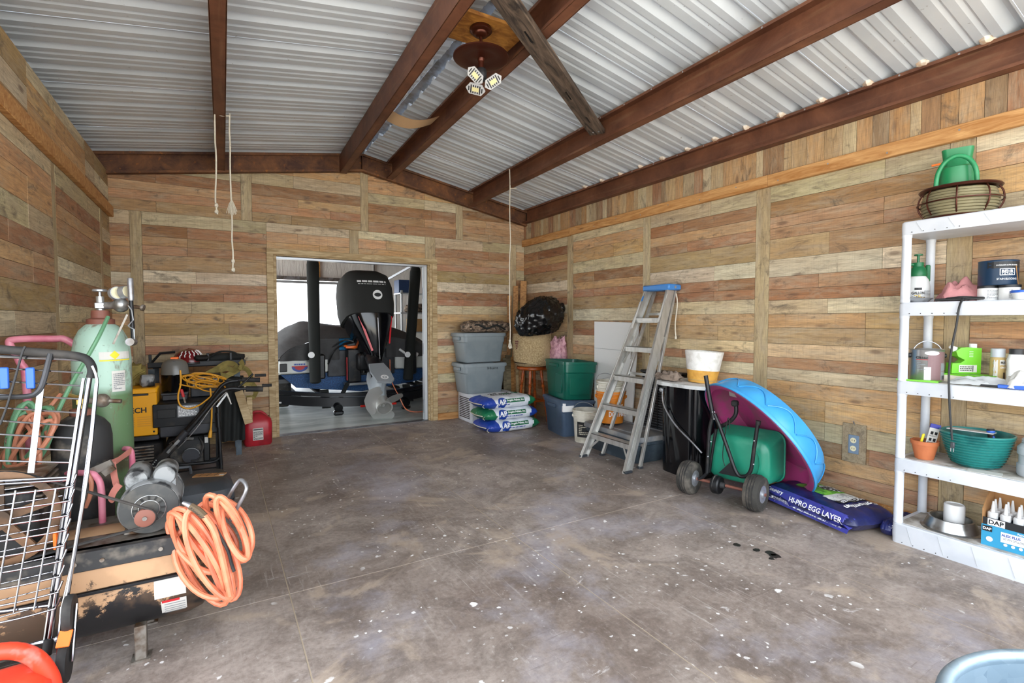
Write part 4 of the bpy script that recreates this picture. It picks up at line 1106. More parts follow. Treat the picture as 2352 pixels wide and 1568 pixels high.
# three feed sacks
def sack(L, W, T, seed, sag=0.0):
    def fn(u, v, top):
        x = (u * 2 - 1); y = (v * 2 - 1)
        e = max(0.0, (1 - abs(x) ** 5.0)) ** .5 * max(0.0, (1 - abs(y) ** 4.0)) ** .5
        n_ = noise.noise(Vector((x * 3 + seed, y * 3, seed * 2.0 + (0 if top else 9))))
        edge = 1 + .02 * noise.noise(Vector((x * 4, y * 4, seed)))
        z = T * (.5 + .5 * e * (1 + .16 * n_)) if top else T * (.5 - .5 * e)
        z += .008 * noise.noise(Vector((x * 9, y * 9, seed))) * (1 if top else 0) * e
        kx = 1 - .07 * (1 - e) * (abs(y) ** 6)
        return (x * L / 2 * edge * kx, y * W / 2 * edge * (1 - .10 * abs(x) ** 6), z)
    b = MB()
    b.grid(lambda u, v: fn(u, v, True), 36, 22)
    b.grid(lambda u, v: fn(1 - u, v, False), 18, 12)
    return b
cells = [('bag_blue', 'bag_green'), ('bag_green', 'bag_blue'), ('bag_blue', 'bag_green')]
labs = ['bottom feed sack of three, white with a blue near end, on the floor', 'middle feed sack of three, white with a green near end', 'top feed sack of three, white with printed picture and curled blue end']
for i, (x, y, z, T, rot) in enumerate(((3.10, 5.40, 0, .155, (0, 0, .02)), (3.06, 5.39, .148, .15, (0, 0, -.02)), (3.04, 5.40, .29, .15, (0, 0, .03)))):
    t = thing('feed_sack', labs[i], 'sack', (x, y, z), 0, 'stacked feed sacks', rot)
    L, W = .78, .46
    b = sack(L, W, T, i + 1)
    # colour bands at both ends as separate faces
    ends = [MB(), MB(), MB()]
    for f in b.f:
        cx = sum(b.v[k].x for k in f) / len(f); cy = sum(b.v[k].y for k in f) / len(f)
        lim = .215 + .045 * (1 - (cy / (W / 2)) ** 2)
        q = 0 if cx < -lim else (2 if cx > lim + .04 else 1)
        ends[q].add([b.v[k] for k in f], [tuple(range(len(f)))])
    def weld(mb):
        ix = {}; vs = []; fs = []
        for f in mb.f:
            g = []
            for k in f:
                key = tuple(round(c, 5) for c in mb.v[k])
                if key not in ix: ix[key] = len(vs); vs.append(mb.v[k])
                g.append(ix[key])
            if len(set(g)) > 2: fs.append(tuple(dict.fromkeys(g)))
        n_ = MB(); n_.add(vs, fs); return n_
    body = weld(ends[1]).build('sack_body', 'bag_white', t, 60)
    weld(ends[0]).build('sack_end', cells[i][0], t, 60); weld(ends[2]).build('sack_end', cells[i][1], t, 60)
    bv = bvh_of(body)
    FT = frame((-.03, -W / 2 + .03, T * .52), (1, 0, 0), (0, .5, .86))
    decal('logo_disc', disc(.062, -.10, 0, sy=1.0), FT, 'print_blue', t, bv, .004)
    decal('logo_letters', shift(word('AP', .06, bold=.03), -.10, 0), FT, 'print_white', t, bv, .007, .02)
    decal('name_band', rect(.26, .05, .085, .010), FT, 'print_green', t, bv, .004)
    decal('name_letters', shift(word('Angelo Pellets, Inc.', .032, bold=.03, w=.245), .085, .010), FT, 'print_white', t, bv, .007, .02)
    decal('fine_print', fineprint(.23, .012, 1, i + 5, .055, -.028), FT, 'print_blue', t, bv, .005)
    if i == 2:
        FU = frame((.0, .02, T), (1, 0, 0), (0, 1, 0))
        decal('picture', rect(.30, .16, -.02, .0), FU, 'hen_print', t, bv, .004)
        decal('picture_green', disc(.05, .04, -.02, sy=.5), FU, 'print_green', t, bv, .006)
        decal('picture_panel', rect(.05, .14, .19, .02), FU, 'print_green', t, bv, .004)
    s = MB().tube(smoothpath([(-L / 2 + .005, -W / 2 + .06, T * .5), (-L / 2 - .012, 0, T * .48), (-L / 2 + .005, W / 2 - .06, T * .5)]), .006, 6)
    s.build('seam', 'paper', t)
    MB().tube(smoothpath([(-L / 2 + .02, -W / 2 + .03, T * .5), (-L / 2 - .02, -W / 2 - .01, T * .4), (-L / 2 - .005, -W / 2 - .03, T * .3)]), .003, 5).build('string', 'rope', t)

# white panel leaning on the wall
wp = thing('leaning_sheet', 'plain white sheet panel leaning on the wall behind the ladder', 'panel', (0, 0, 0))
MB().loft([[(3.80, 3.95, 0), (3.80, 4.54, 0), (3.815, 4.54, 0), (3.815, 3.95, 0)], [(3.905, 3.95, 1.33), (3.905, 4.68, 1.345), (3.92, 4.68, 1.345), (3.92, 3.95, 1.33)]]).build('sheet', 'white_board', wp)
MB().bar((3.879, 3.96, 1.02), (3.879, 4.66, 1.03), .003, .006, up=(1, 0, 0)).build('scratch', 'print_grey', wp)

# buckets
def bucket(name, label, loc, r0, r1, h, m_, inner=None, handle=True, rz=0, rings=3):
    t = thing(name, label, 'bucket', loc, rz)
    pr_ = [(0, .0), (r0, 0), (r0 + (r1 - r0) * .7, h * .7)]
    for i in range(rings):
        z = h * (.74 + .075 * i); rr = r0 + (r1 - r0) * z / h
        pr_ += [(rr, z), (rr + .009, z + .004), (rr + .009, z + .012), (rr + .001, z + .016)]
    pr_ += [(r1, h - .02), (r1 + .008, h - .016), (r1 + .008, h), (r1 - .004, h), (r0 - .004, .01), (0, .01)]
    b = MB().lathe(pr_, 32).build('body', m_, t, 40)
    if handle:
        zz = h * .82; rr = r1 + .004
        MB().tube(smoothpath([(rr * cos(g * pi / 8 + .5), rr * sin(g * pi / 8 + .5) * .95, zz - .12 * sin(pi * g / 8)) for g in range(-8, 1)], 3), .0035, 6).build('bail', 'zinc', t)
        MB().box((rr * cos(.5), rr * sin(.5), zz), (.02, .02, .03), .004).box((-rr * cos(.5), -rr * sin(.5), zz), (.02, .02, .03), .004).build('ear', m_, t)
    return t, b
t, b = bucket('paint_bucket', 'short white pail with a printed side on the floor by the ladder foot', (3.555, 4.395, 0), .125, .145, .36, 'bucket_white', rz=2.2)
fb_ = bvh_of(b)
FW = frame((-.13, -.03, .15), (.2, -1, 0), (0, 0, 1)); FW = Matrix.Rotation(-2.2, 4, 'Z') @ frame((-.10, -.09, .15), (.65, -.76, 0), (0, 0, 1))
decal('pail_label', rect(.16, .17), FW, 'print_black', t, fb_, .003); decal('pail_print', fineprint(.12, .12, 6, 3), FW, 'paper', t, fb_, .005)
lt, _ = tote('storage_tote', 'low dark tote with a dusty grey lid behind the ladder', (3.565, 3.77, 0), -.04, .42, .86, .285, 'tote_dark', True, 'lid_grey')
t, b = bucket('orange_bucket', 'orange lettered bucket standing on the low tote behind the ladder', (3.56, 3.99, .29), .128, .15, .33, 'bucket_orange', rz=1.9)
fb_ = bvh_of(b)
FW = Matrix.Rotation(-1.9, 4, 'Z') @ frame((-.08, -.115, .14), (.82, -.57, 0), (0, 0, 1))
decal('letters', shift(word("LET'S", .055, bold=.03, w=.13), .05, .035), FW, 'print_white', t, fb_, .004, .02)
decal('letters', shift(word('DO THIS', .055, bold=.03, w=.17), .05, -.04), FW, 'print_white', t, fb_, .004, .02)
bucket('white_bucket', 'white bucket nested in the orange bucket', (3.56, 3.99, .345), .122, .149, .33, 'bucket_white', rz=2.1)
bucket('white_bucket', 'topmost white bucket nested above the orange bucket', (3.56, 3.99, .395), .122, .149, .33, 'bucket_white', rz=2.4)
# vented black coil
vc = thing('condenser_coil', 'black finned condenser coil against the wall behind the ladder', 'condenser', (3.862, 3.56, 0))
MB().bb(-.055, .083, -.24, .24, 0, .82, .01).build('core', 'black_metal', vc)
for i in range(30): MB().bb(-.066, -.055, -.22, .22, .03 + i * .026, .042 + i * .026).build('fin', 'dark_plastic', vc)
for i in range(5): MB().bb(-.070, -.055, -.2 + i * .1 - .004, -.2 + i * .1 + .004, .02, .81).build('rod', 'black_metal', vc)
MB().bb(-.07, .083, -.25, .25, .82, .845, .008).build('top_plate', 'black_metal', vc)

# step ladder folded and leaning on the wall
ld = thing('step_ladder', 'aluminium step ladder with a blue cap leaning on the wall', 'ladder', (3.11, 3.57, 0))
BX, TX, TZ, WB_, WT = 0.0, .70, 1.66, .315, .15
def LP(s, h, off=0.0):
    """point on the front side frame: s=-1/+1 side, h=0..1 along"""
    return Vector((BX + (TX - BX) * h + off, s * (WB_ + (WT - WB_) * h), TZ * h))
for s in (-1, 1):
    r_ = MB()
    p, q = LP(s, 0.0), LP(s, 1.0)
    r_.bar(p, q, .006, .092, up=(1, 0, -.4)); r_.bar(p + Vector((-.043, -s * .012, -.0)), q + Vector((-.043, -s * .012, 0)), .028, .005, up=(1, 0, -.4)); r_.bar(p + Vector((.043, -s * .012, .0)), q + Vector((.043, -s * .012, 0)), .028, .005, up=(1, 0, -.4))
    rail = r_.build('rail', 'alu', ld)
    MB().box(p + Vector((0, 0, .012)), (.085, .035, .022), .004).build('foot', 'dark_plastic', rail)
    for kk in range(3): MB().bar(p + Vector((-.016 + .016 * kk, s * .004, .03)), q + Vector((-.016 + .016 * kk, s * .004, -.05)), .003, .005, up=(1, 0, -.4)).build('rail_rib', 'alu', rail)
    # rear legs, folded against the front
    p2 = Vector((.20, s * .26, 0)); q2 = Vector((TX + .075, s * (WT - .02), TZ - .01))
    rl = MB().bar(p2, q2, .03, .028, .003, up=(1, 0, -.4)).build('rear_leg', 'alu', ld)
    MB().box(p2 + Vector((0, 0, .01)), (.05, .045, .02), .004).build('foot', 'dark_plastic', rl)
    MB().bar(LP(s, .56, .0) + Vector((.02, -s * .02, 0)), LP(s, .72, .0) + Vector((.09, -s * .03, 0)), .02, .004, up=(0, 1, 0)).bar(LP(s, .72, .0) + Vector((.03, -s * .02, 0)), LP(s, .58, .0) + Vector((.1, -s * .03, 0)), .02, .004, up=(0, 1, 0)).build('spreader', 'alu', ld)
    MB().bar(LP(s, .05) + Vector((0, -s * .03, 0)), LP(s, .135) + Vector((0, -s * .15, 0)), .02, .004, up=(1, 0, 0)).build('step_brace', 'alu', ld)
for i in range(5):
    h = .145 + i * .172; a = LP(-1, h); b_ = LP(1, h)
    sp = MB().bb(a.x - .045, a.x + .045, a.y + .004, b_.y - .004, a.z - .004, a.z).bb(a.x - .045, a.x - .041, a.y + .004, b_.y - .004, a.z - .05, a.z).bb(a.x + .041, a.x + .045, a.y + .004, b_.y - .004, a.z - .04, a.z).build('step', 'alu', ld)
    if i == 4: decal('step_label', rect(.12, .022), frame((a.x - .0455, 0, a.z - .02), (0, -1, 0), (0, 0, 1)), 'label_white', ld, None, .002)
for h in (.12, .5, .86):
    f = h; x = .20 + (TX + .075 - .20) * f; w = .26 + (WT - .02 - .26) * f
    MB().bar((x, -w, (TZ - .01) * f), (x, w, (TZ - .01) * f), .02, .025).build('rear_bar', 'alu', ld)
capb = MB().bb(TX - .06, TX + .12, -.175, .175, TZ - .01, TZ + .05, .012).build('cap', 'blue_cap', ld)
for s in (-1, 1):
    MB().cyl((TX + .03, s * .176, TZ + .02), (TX + .03, s * .179, TZ + .02), .014, n=12).build('rivet', 'zinc', capb)
def on_rail(h0, h1, w, mname, nm, side=-1):
    a, c = LP(side, h0), LP(side, h1)
    m_ = (a + c) / 2; L = (c - a).length
    Fm = frame(m_ + Vector((-.036, -side * .012, .014)), (0, -1, 0), (c - a))
    return decal(nm, rect(w, L), Fm, mname, ld, None, .004)
on_rail(.80, .96, .024, 'label_white', 'rail_label', -1); on_rail(.76, .92, .024, 'label_white', 'rail_label', 1); on_rail(.925, .955, .024, 'blue_cap', 'rail_label', 1)
cd = single('extension_cord_end', MB().tube(smoothpath([(0, 0, 0), (.01, -.01, -.1), (-.005, 0, -.3), (.0, -.005, -.42)]), .006, 6).box((0, -.005, -.435), (.02, .016, .03), .004), 'rope', 'white cord with a plug hanging from the ladder top', 'cord', (3.885, 3.425, 1.62))

# black glossy bin with a white slab lid
bn = thing('plastic_bin', 'tall glossy black plastic bin under a white slab', 'bin', (3.67, 3.02, 0))
def bing(u, v):
    g = 2 * pi * u; e = lambda q: math.copysign(abs(q) ** .62, q)
    gro = 1 - .05 * math.exp(-((g - pi * 1.18) / .05) ** 2) - .03 * math.exp(-((g - pi * .95) / .06) ** 2)
    k = (1 - .04 * (1 - v)) * gro
    return (.235 * e(cos(g)) * k,   .235 * e(sin(g)) * k, .775 * v)
MB().grid(bing, 96, 6, cu=True).build('shell', 'black_gloss', bn, 50)
MB().lathe([(.2, .01), (.0, .01)], 24).build('bottom', 'black_plastic', bn)
MB().tube(smoothpath([(-.22, .16, .74), (-.245, .12, .6), (-.255, -.02, .45), (-.25, -.2, .33), (-.24, -.29, .26)], 6), .008, 6).build('cable', 'galvpipe', bn)
MB().ell((-.232, .165, .73), (.015, .02, .02), 8, 6).build('cable_anchor', 'zinc', bn)
def slab(u, v):
    g = 2 * pi * u; e = lambda q: math.copysign(abs(q) ** .45, q)
    k = 1 + .03 * noise.noise(Vector((cos(g) * 2, sin(g) * 2, 0)))
    return (.26 * e(cos(g)) * k, .295 * e(sin(g)) * k, v)
b = MB().loft([[slab(i / 40, z) for i in range(40)] for z in (.0, .012, .03)])
single('white_slab', b, 'slab_white', 'rough white slab laid over the black bin', 'slab', (3.66, 2.99, .778), 0)
pt = thing('planter_pot', 'tapered pot, white above and yellow below, on the white slab', 'planter', (3.70, 2.955, .809), 0, None, (.03, .05, 0))
MB().lathe([(0, 0), (.118, 0), (.136, .105), (.1365, .108)], 36).build('yellow_base', 'pot_yellow', pt)
MB().lathe([(.1365, .108), (.163, .272), (.158, .276), (.15, .272), (.128, .11), (0, .1)], 36).build('white_top', 'pot_white', pt)
MB().lathe([(.122, .02), (.1245, .022), (.1245, .024), (.123, .026)], 36).build('groove', 'bristle', pt)
single('rag', MB().ell((0, 0, .035), (.07, .1, .05), 14, 8, .7, 3.5, 3, .9, -.035).ell((.02, .12, .03), (.06, .07, .035), 12, 7, .6, 4, 8, .9, -.03), 'rag_tan', 'crumpled tan rag on the white slab beside the pot', 'rag', (3.54, 3.17, .809))
# ------------------------------------------------------------------ paddling pool, spreader, feed bags, outlet
pn = Vector((-.75, .303, -.588)).normalized(); pc = Vector((3.5, 2.303, .465))
pa = pn.cross(Vector((0, 0, 1))).normalized(); pb = pa.cross(pn)
PM = Matrix((pa, pb, -pn)).transposed().to_4x4(); PM.translation = pc       # local -z looks out of the opening, +z to the base
pool = thing('paddling_pool', 'blue plastic paddling pool with a pink inside tipped on edge against the wall', 'paddling pool', (3.62, 2.2, 0))
def to_local(o): return MATS_OF[o.name].inverted()
def poolf(R, g): return R * (1 + .012 * cos(12 * g))
def outer(u, v):
    g = 2 * pi * u
    r = (.495, .475, .452, .43)[min(3, int(v * 3))] if v in (0, 1) else .495 + (.43 - .495) * v
    bulge = .016 * sin(pi * v) * abs(cos(6 * g)) ** .6
    return (( r + bulge) * cos(g), (r + bulge) * sin(g), .01 + .165 * v)
Tp = to_local(pool) @ PM
MB(Tp).grid(outer, 96, 10, cu=True).build('outer_wall', 'pool_blue', pool, 40)
MB(Tp).lathe([(.43, .175), (.40, .19), (.36, .186), (.0, .186)], 60).build('base', 'pool_blue', pool, 40)
MB(Tp).lathe([(.478, .004), (.482, -.006), (.506, -.006), (.51, .004), (.506, .016), (.494, .018)], 72, closed=True).build('rim', 'pool_blue', pool, 60)
MB(Tp).lathe([(.452, .012), (.452, .006), (.479, -.008), (.499, -.008), (.499, -.0065), (.48, .01)], 72, closed=True).build('rim_face', 'pool_pink', pool, 60)
ins = MB(Tp).grid(lambda u, v: ((.488 - .075 * v) * cos(2 * pi * u), (.488 - .075 * v) * sin(2 * pi * u), -.004 + .165 * v), 72, 6, cu=True).lathe([(.414, .161), (.36, .166), (.0, .166)], 60).build('inside', 'pool_pink', pool, 40)
for k in range(12):
    g0 = 2 * pi * k / 12
    pts = []
    for i in range(9):
        a = i / 8; g = g0 + (a - .5) * .5; v = .28 + .5 * sin(pi * a)
        p = outer((g / (2 * pi)) % 1, v); pts.append((p[0] * 1.012, p[1] * 1.012, p[2]))
    MB(Tp).tube(smoothpath(pts, 2), .0045, 5).build('scallop', 'pool_blue', pool)
lab = MB(Tp).grid(lambda u, v: ((.462 - .01 * v) * cos(.25 + .2 * u), (.462 - .01 * v) * sin(.25 + .2 * u), .05 + .05 * v), 4, 1)
decal('sticker', rect(.10, .07), Tp @ TR(.30, .25, .163, RX(pi)), 'label_white', pool, None, .003)

# broadcast spreader lying on its wheels
w1 = Vector((3.166, 2.633, 0)); w2 = Vector((3.279, 2.147, 0)); ax = (w2 - w1); AXL = ax.length
rzs = atan2(ax.y, ax.x)
sp = thing('broadcast_spreader', 'green hopper lawn spreader with black tube frame tipped over in front of the pool', 'spreader', tuple(w1), rzs)
SI = MATS_OF[sp.name].inverted()
nrm = Vector((-ax.y, ax.x, 0)).normalized()
def sl_(u, v, off=0.0):
    d = ray(u, v); p0 = w1 + nrm * off
    t = (p0 - _C).dot(nrm) / d.dot(nrm)
    return SI @ (_C + d * t)
WR = .128
for k, x in enumerate((0, AXL)):
    tire = MB().lathe([(.062, -.05), (.095, -.058), (.118, -.05), (.127, -.03), (.128, 0), (.127, .03), (.118, .05), (.095, .058), (.062, .05)], 36, (x, 0, WR), RY(pi / 2), closed=True).build('tire', 'tire', sp, 40)
    for q in (-1, 0, 1):
        MB().lathe([(.127, -.003), (.1305, -.002), (.1305, .002), (.127, .003)], 36, (x + q * .019, 0, WR), RY(pi / 2)).build('tread_rib', 'black_rubber', tire)
    MB().lathe([(.064, -.05), (.06, -.02), (.035, -.03), (.03, -.06), (.02, -.062), (0, -.062)], 24, (x, 0, WR), RY(-pi / 2)).lathe([(.064, -.05), (.06, -.02), (.035, -.03), (.03, -.06), (.02, -.062), (0, -.062)], 24, (x, 0, WR), RY(pi / 2)).build('rim', 'zinc', tire)
MB().cyl((-.07, 0, WR), (AXL + .07, 0, WR), .011).build('axle', 'rust_pulley', sp)
MB().lathe([(.0, -.03), (.06, -.03), (.068, -.02), (.068, .02), (.06, .03), (0, .03)], 24, (AXL * .45, -.01, WR - .005), RY(pi / 2)).build('gearbox', 'black_metal', sp)
MB().lathe([(.07, -.01), (.025, .03), (.02, .06)], 16, (AXL * .45, -.01, WR), RY(pi / 2)).build('gear_cover', 'dirty_black', sp)
def tubepx(nm, pts, r=.014, off=0.0, m_='black_metal'):
    return MB().tube(smoothpath([sl_(u, v, off) for u, v in pts], 5), r, 10).build(nm, m_, sp)
tubepx('frame_tube', [(1621, 862), (1630, 915), (1639, 961)], .016)
fl = tubepx('frame_tube', [(1641, 950), (1652, 976), (1672, 1032), (1691, 1084), (1708, 1094), (1724, 1081), (1732, 1030), (1741, 968)], .014)
tubepx('frame_tube', [(1638, 955), (1630, 985), (1627, 1030), (1624, 1086)], .014)
tubepx('frame_tube', [(1645, 985), (1637, 1030), (1629, 1084)], .012, .05)
tubepx('handle', [(1690, 925), (1690, 950), (1676, 968), (1656, 979)], .015, .06)
MB().box(sl_(1688, 926, .06), (.045, .05, .045), .01).build('handle_grip', 'black_rubber', sp)
MB().tube([sl_(1741, 975), sl_(1742, 966)], .0175, 10).build('tube_cap', 'black_rubber', sp)
tubepx('strut', [(1624, 1086), (1612, 1098), (1604, 1100)], .012)
MB().add([sl_(1650, 1086), sl_(1676, 1062), sl_(1690, 1074), sl_(1706, 1098), sl_(1650, 1086, .03), sl_(1676, 1062, .03), sl_(1690, 1074, .03), sl_(1706, 1098, .03)], [(3, 2, 1, 0), (4, 5, 6, 7), (0, 1, 5, 4), (1, 2, 6, 5), (2, 3, 7, 6), (3, 0, 4, 7)]).build('bracket_plate', 'black_metal', sp)
for (u, v) in ((1636, 946), (1641, 946), (1640, 962), (1633, 1014), (1626, 1048), (1732, 1012), (1731, 1066)): MB().ell(sl_(u, v, -.014), (.006, .006, .006), 8, 5).build('bolt', 'zinc', sp)
tubepx('control_cable', [(1676, 985), (1672, 960), (1660, 1040), (1665, 1070)], .003, .02, 'black')
# hopper: a tapered tub seen from its closed end
hc = sl_(1692, 1052, .12)
def hring(w, h, y, r=.07, cz=0): return [(hc.x + .015 + a, y, hc.z + b_ + cz) for a, b_ in rrect(w, h, r, 4)]
hop = MB().loft([hring(.34, .24, .088, .06), hring(.43, .32, .095, .08), hring(.465, .355, .12, .09), hring(.50, .38, .32, .08, .012), hring(.515, .39, .325, .08, .012), hring(.515, .39, .34, .08, .012), hring(.48, .36, .34, .07, .012)]).build('hopper', 'hopper_green', sp, 50)
for (dx, w) in ((-.06, .012), (.15, .012)):
    MB().tube(smoothpath([(hc.x + dx, .092, hc.z - .12), (hc.x + dx + .03, .088, hc.z - .02), (hc.x + dx + .02, .088, hc.z + .06), (hc.x + dx - .02, .090, hc.z + .1)], 4), .008, 6).build('molded_rib', 'hopper_green', hop)

# feed bags on the floor
eb_ = thing('egg_layer_feed_bag', 'purple and navy hen feed bag with lettering lying beside the shelf', 'feed bag', (3.645, 1.865, 0), radians(-90 - 14))
EL, EW, ET = .75, .43, .15
b = sack(EL, EW, ET, 5.5)
body = b.build('bag_body', 'bag_navy', eb_, 60)
bv = bvh_of(body)
# local x runs along the bag away from the pool, +y is the wall side (to the right of x is -y: the room side)
TOP = frame((0, .0, ET), (1, 0, 0), (0, 1, 0)); SID = frame((0, -EW / 2 + .03, ET * .5), (1, 0, 0), (0, .55, .83))
decal('side_band', rect(EL * .93, .11, 0, -.005), SID, 'bag_purple', eb_, bv, .002)
decal('picture_ground', rect(.24, .24, -.07, .06), TOP, 'grass_print', eb_, bv, .003)
decal('picture_hen', disc(.085, -.05, .10, sy=.65), TOP, 'hen_print', eb_, bv, .005)
decal('white_panel', rect(.10, .24, .10, .04), TOP, 'label_white', eb_, bv, .003)
decal('panel_print', join(fineprint(.08, .05, 4, 7, .10, .08), shift(ringgeo(.016, .019), .10, .02), rect(.05, .002, .10, .05)), TOP, 'print_grey', eb_, bv, .005)
decal('word_panel', rect(.05, .24, .175, .03), TOP, 'print_black', eb_, bv, .004)
decal('lettering', shift(word('EGG LAYER', .032, bold=.02, w=.20), .175, .03, -pi / 2), TOP, 'print_white', eb_, bv, .006, .02)
decal('lettering', shift(word('Companion', .055, bold=.03, w=.26), .245, .02, -pi / 2), TOP, 'print_white', eb_, bv, .005, .02)
decal('lettering', shift(word('HI-PRO EGG LAYER', .036, bold=.02, w=.40), .10, .0), SID, 'print_white', eb_, bv, .005, .02)
decal('lettering', shift(word('20% PROTEIN LAYER PELLET FOR SUPERIOR EGG PRODUCTION', .011, bold=.0, w=.40), .10, -.038), SID, 'print_white', eb_, bv, .005, .02)
decal('lettering', shift(word('Country', .036, bold=.02, w=.15), -.24, .016), SID, 'print_white', eb_, bv, .005, .02)
decal('lettering', shift(word('Companion', .036, bold=.02, w=.19), -.22, -.03), SID, 'print_white', eb_, bv, .005, .02)
e2 = thing('feed_bag', 'crumpled navy end of a second feed bag squeezed beside the shelf post', 'feed bag', (3.74, 1.468, 0), .03)
b = sack(.36, .075, .10, 8.5); bd = b.build('bag_body', 'bag_navy', e2, 60); bv = bvh_of(bd)
S2_ = frame((0, -.032, .05), (1, 0, 0), (0, .4, .9))
decal('stripe', join(rect(.34, .006, 0, .028), rect(.34, .003, 0, .018)), S2_, 'print_white', e2, bv, .003); decal('lettering', shift(word('Country', .025, bold=.02, w=.11), -.08, -.012), S2_, 'print_white', e2, bv, .004, .02)

# wall outlet
ol = thing('wall_outlet', 'grey duplex wall outlet on a wooden backing board', 'outlet', (XR - .014, 1.825, .47))
b = MB().bb(-.014, -.001, -.078, .078, -.14, .14, .002).build('backing_board', 'plank', ol); b.color = rgb('#a3937c')
MB().bb(-.02, -.014, -.035, .035, -.075, .06, .003).build('face_plate', 'outlet_grey', ol)
for z in (.022, -.036):
    s_ = MB().lathe([(0, .0), (.019, 0), (.02, .003), (.0, .003)], 18, (-.02, 0, z), RY(-pi / 2)).build('socket', 'outlet_cream', ol)
    MB().bb(-.0238, -.0228, -.009, -.006, z - .006, z + .006).bb(-.0238, -.0228, .006, .009, z - .006, z + .006).build('slot', 'black', s_)
MB().cyl((-.03, .0, .16), (-.012, .0, .14), .004).build('staple', 'zinc', ol)

# big galvanised tub at the near corner of the view
tb_ = thing('galvanised_tub', 'big round galvanised tub on the floor close to the camera', 'tub', (1.74, .11, 0))
MB().lathe([(.36, .012), (.37, .0), (.40, .0), (.425, .36), (.427, .37), (.418, .37), (.392, .02), (.0, .02)], 72).build('body', 'galv', tb_, 40)
MB().lathe([(.415, .375), (.420, .362), (.436, .360), (.447, .372), (.447, .388), (.436, .40), (.422, .397), (.415, .385)], 72, closed=True).build('rolled_rim', 'galv', tb_, 60)
for s in (-1, 1): MB().tube(smoothpath([(s * .43, -.07, .3), (s * .46, -.06, .24), (s * .46, .06, .24), (s * .43, .07, .3)]), .007, 8).build('handle', 'galvpipe', tb_)

# ------------------------------------------------------------------ the white plastic shelf
SHX0, SHX1, SHY0, SHY1 = 3.545, 3.925, .50, 1.425
shf = thing('plastic_shelf', 'white five tier plastic shelving unit against the wall', 'shelving', ((SHX0 + SHX1) / 2, (SHY0 + SHY1) / 2, 0))
hw, hd = (SHX1 - SHX0) / 2, (SHY1 - SHY0) / 2
LV = [.12, .52, .99, 1.46, 1.94]
for i, z in enumerate(LV):
    th = .12 if i == 0 else .078
    s_ = MB()
    s_.loft([rr3(2 * hw, 2 * hd, .03, z - th), rr3(2 * hw + .004, 2 * hd + .004, .032, z - th * .5), rr3(2 * hw, 2 * hd, .03, z - .006), rr3(2 * hw - .012, 2 * hd - .012, .026, z), ])
    so = s_.build('shelf_board', 'white_plastic', shf, 30)
    MB().bb(-hw + .03, hw - .03, -hd + .03, hd - .03, z, z + .0015).build('dusty_top', 'white_dusty' if i < 3 else 'white_plastic', so)
    if i in (0, 4):
        for k in range(6): MB().bar((-hw - .004, hd - .08 - k * .15, z - .01), (-hw - .004, hd - .11 - k * .15, z - th + .012), .0012, .0012).build('molded_line', 'steel_shelf', so)
    for k in range(5): MB().cyl((-hw - .004, hd - .06 - k * .055, z - th + .012), (-hw - .0005, hd - .06 - k * .055, z - th + .012), .0025, n=6).build('screw_hole', 'black', so)
for (x, y) in ((-1, -1), (-1, 1), (1, -1), (1, 1)):
    px_, py_ = x * (hw - .026), y * (hd - .026)
    for i in range(4):
        z0 = LV[i]; z1 = LV[i + 1] - .078
        MB().lathe([(.024, z0), (.0255, z0 + .012), (.024, z0 + .02), (.023, z1 - .02), (.0255, z1 - .012), (.0255, z1)], 16, (px_, py_, 0)).build('post', 'white_plastic', shf)
def sy(u, x, v=700): return atx(u, v, x).y
zS1, zS2, zS3, zS4, zS5 = [z + .0017 for z in LV]
# top: hose pot and green watering can
hp = thing('hose_pot', 'bronze wire hose holder with clear hose coiled inside on the shelf top', 'hose holder', (3.735, sy(2203, 3.735, 470), zS5))
MB().lathe([(.12, 0), (.165, 0), (.168, .006), (.165, .012), (.12, .012)], 32, closed=True).lathe([(.13, .165), (.182, .165), (.187, .172), (.182, .18), (.13, .18)], 36, closed=True).build('ring_frame', 'bronze', hp)
MB().tube([(.192 * cos(2 * pi * i / 36), .192 * sin(2 * pi * i / 36), .095) for i in range(36)], .004, 6, True).build('hoop', 'bronze', hp)
for k in range(8):
    g = 2 * pi * k / 8 + .25
    MB().tube(smoothpath([(.15 * cos(g), .15 * sin(g), .01), (.18 * cos(g), .18 * sin(g), .06), (.188 * cos(g), .188 * sin(g), .095), (.183 * cos(g), .183 * sin(g), .135), (.165 * cos(g), .165 * sin(g), .17)]), .0045, 6).build('wire', 'bronze', hp)
for k in range(9):
    r = .150 + .018 * sin(pi * (k + .5) / 9)
    MB().tube([(r * cos(2 * pi * i / 36), r * sin(2 * pi * i / 36), .02 + k * .0165 + .003 * sin(2 * pi * i / 36)) for i in range(36)], .0085, 8, True).build('hose_loop', 'hose_clear', hp)
wc = thing('watering_can', 'green plastic watering can with an arched handle perched on the hose holder', 'watering can', (3.735, sy(2195, 3.735, 470), zS5 + .1805), .3)
MB().lathe([(0, 0), (.085, 0), (.088, .01), (.092, .11), (.083, .118), (.08, .11), (.078, .012), (0, .01)], 28, ang=2 * pi).build('body', 'green_can', wc)
MB().loft([[(.03 + a * .8, b_ * .7, .10) for a, b_ in rrect(.12, .15, .03)], [(.06 + a * .9, b_ * .8, .17) for a, b_ in rrect(.12, .16, .03)], [(.055 + a, b_ * .85, .235) for a, b_ in rrect(.12, .17, .03)], [(.055 + a, b_ * .85, .235) for a, b_ in rrect(.105, .155, .025)], [(.06 + a * .9, b_ * .8, .13) for a, b_ in rrect(.1, .14, .02)]]).build('hood', 'green_can', wc)
MB().tube(smoothpath([(-.09, -.088, .01), (-.10, -.08, .08), (-.10, -.05, .14), (-.10, .0, .165), (-.10, .05, .14), (-.10, .08, .08), (-.09, .088, .01)], 5), .012, 10).build('handle', 'green_can', wc)
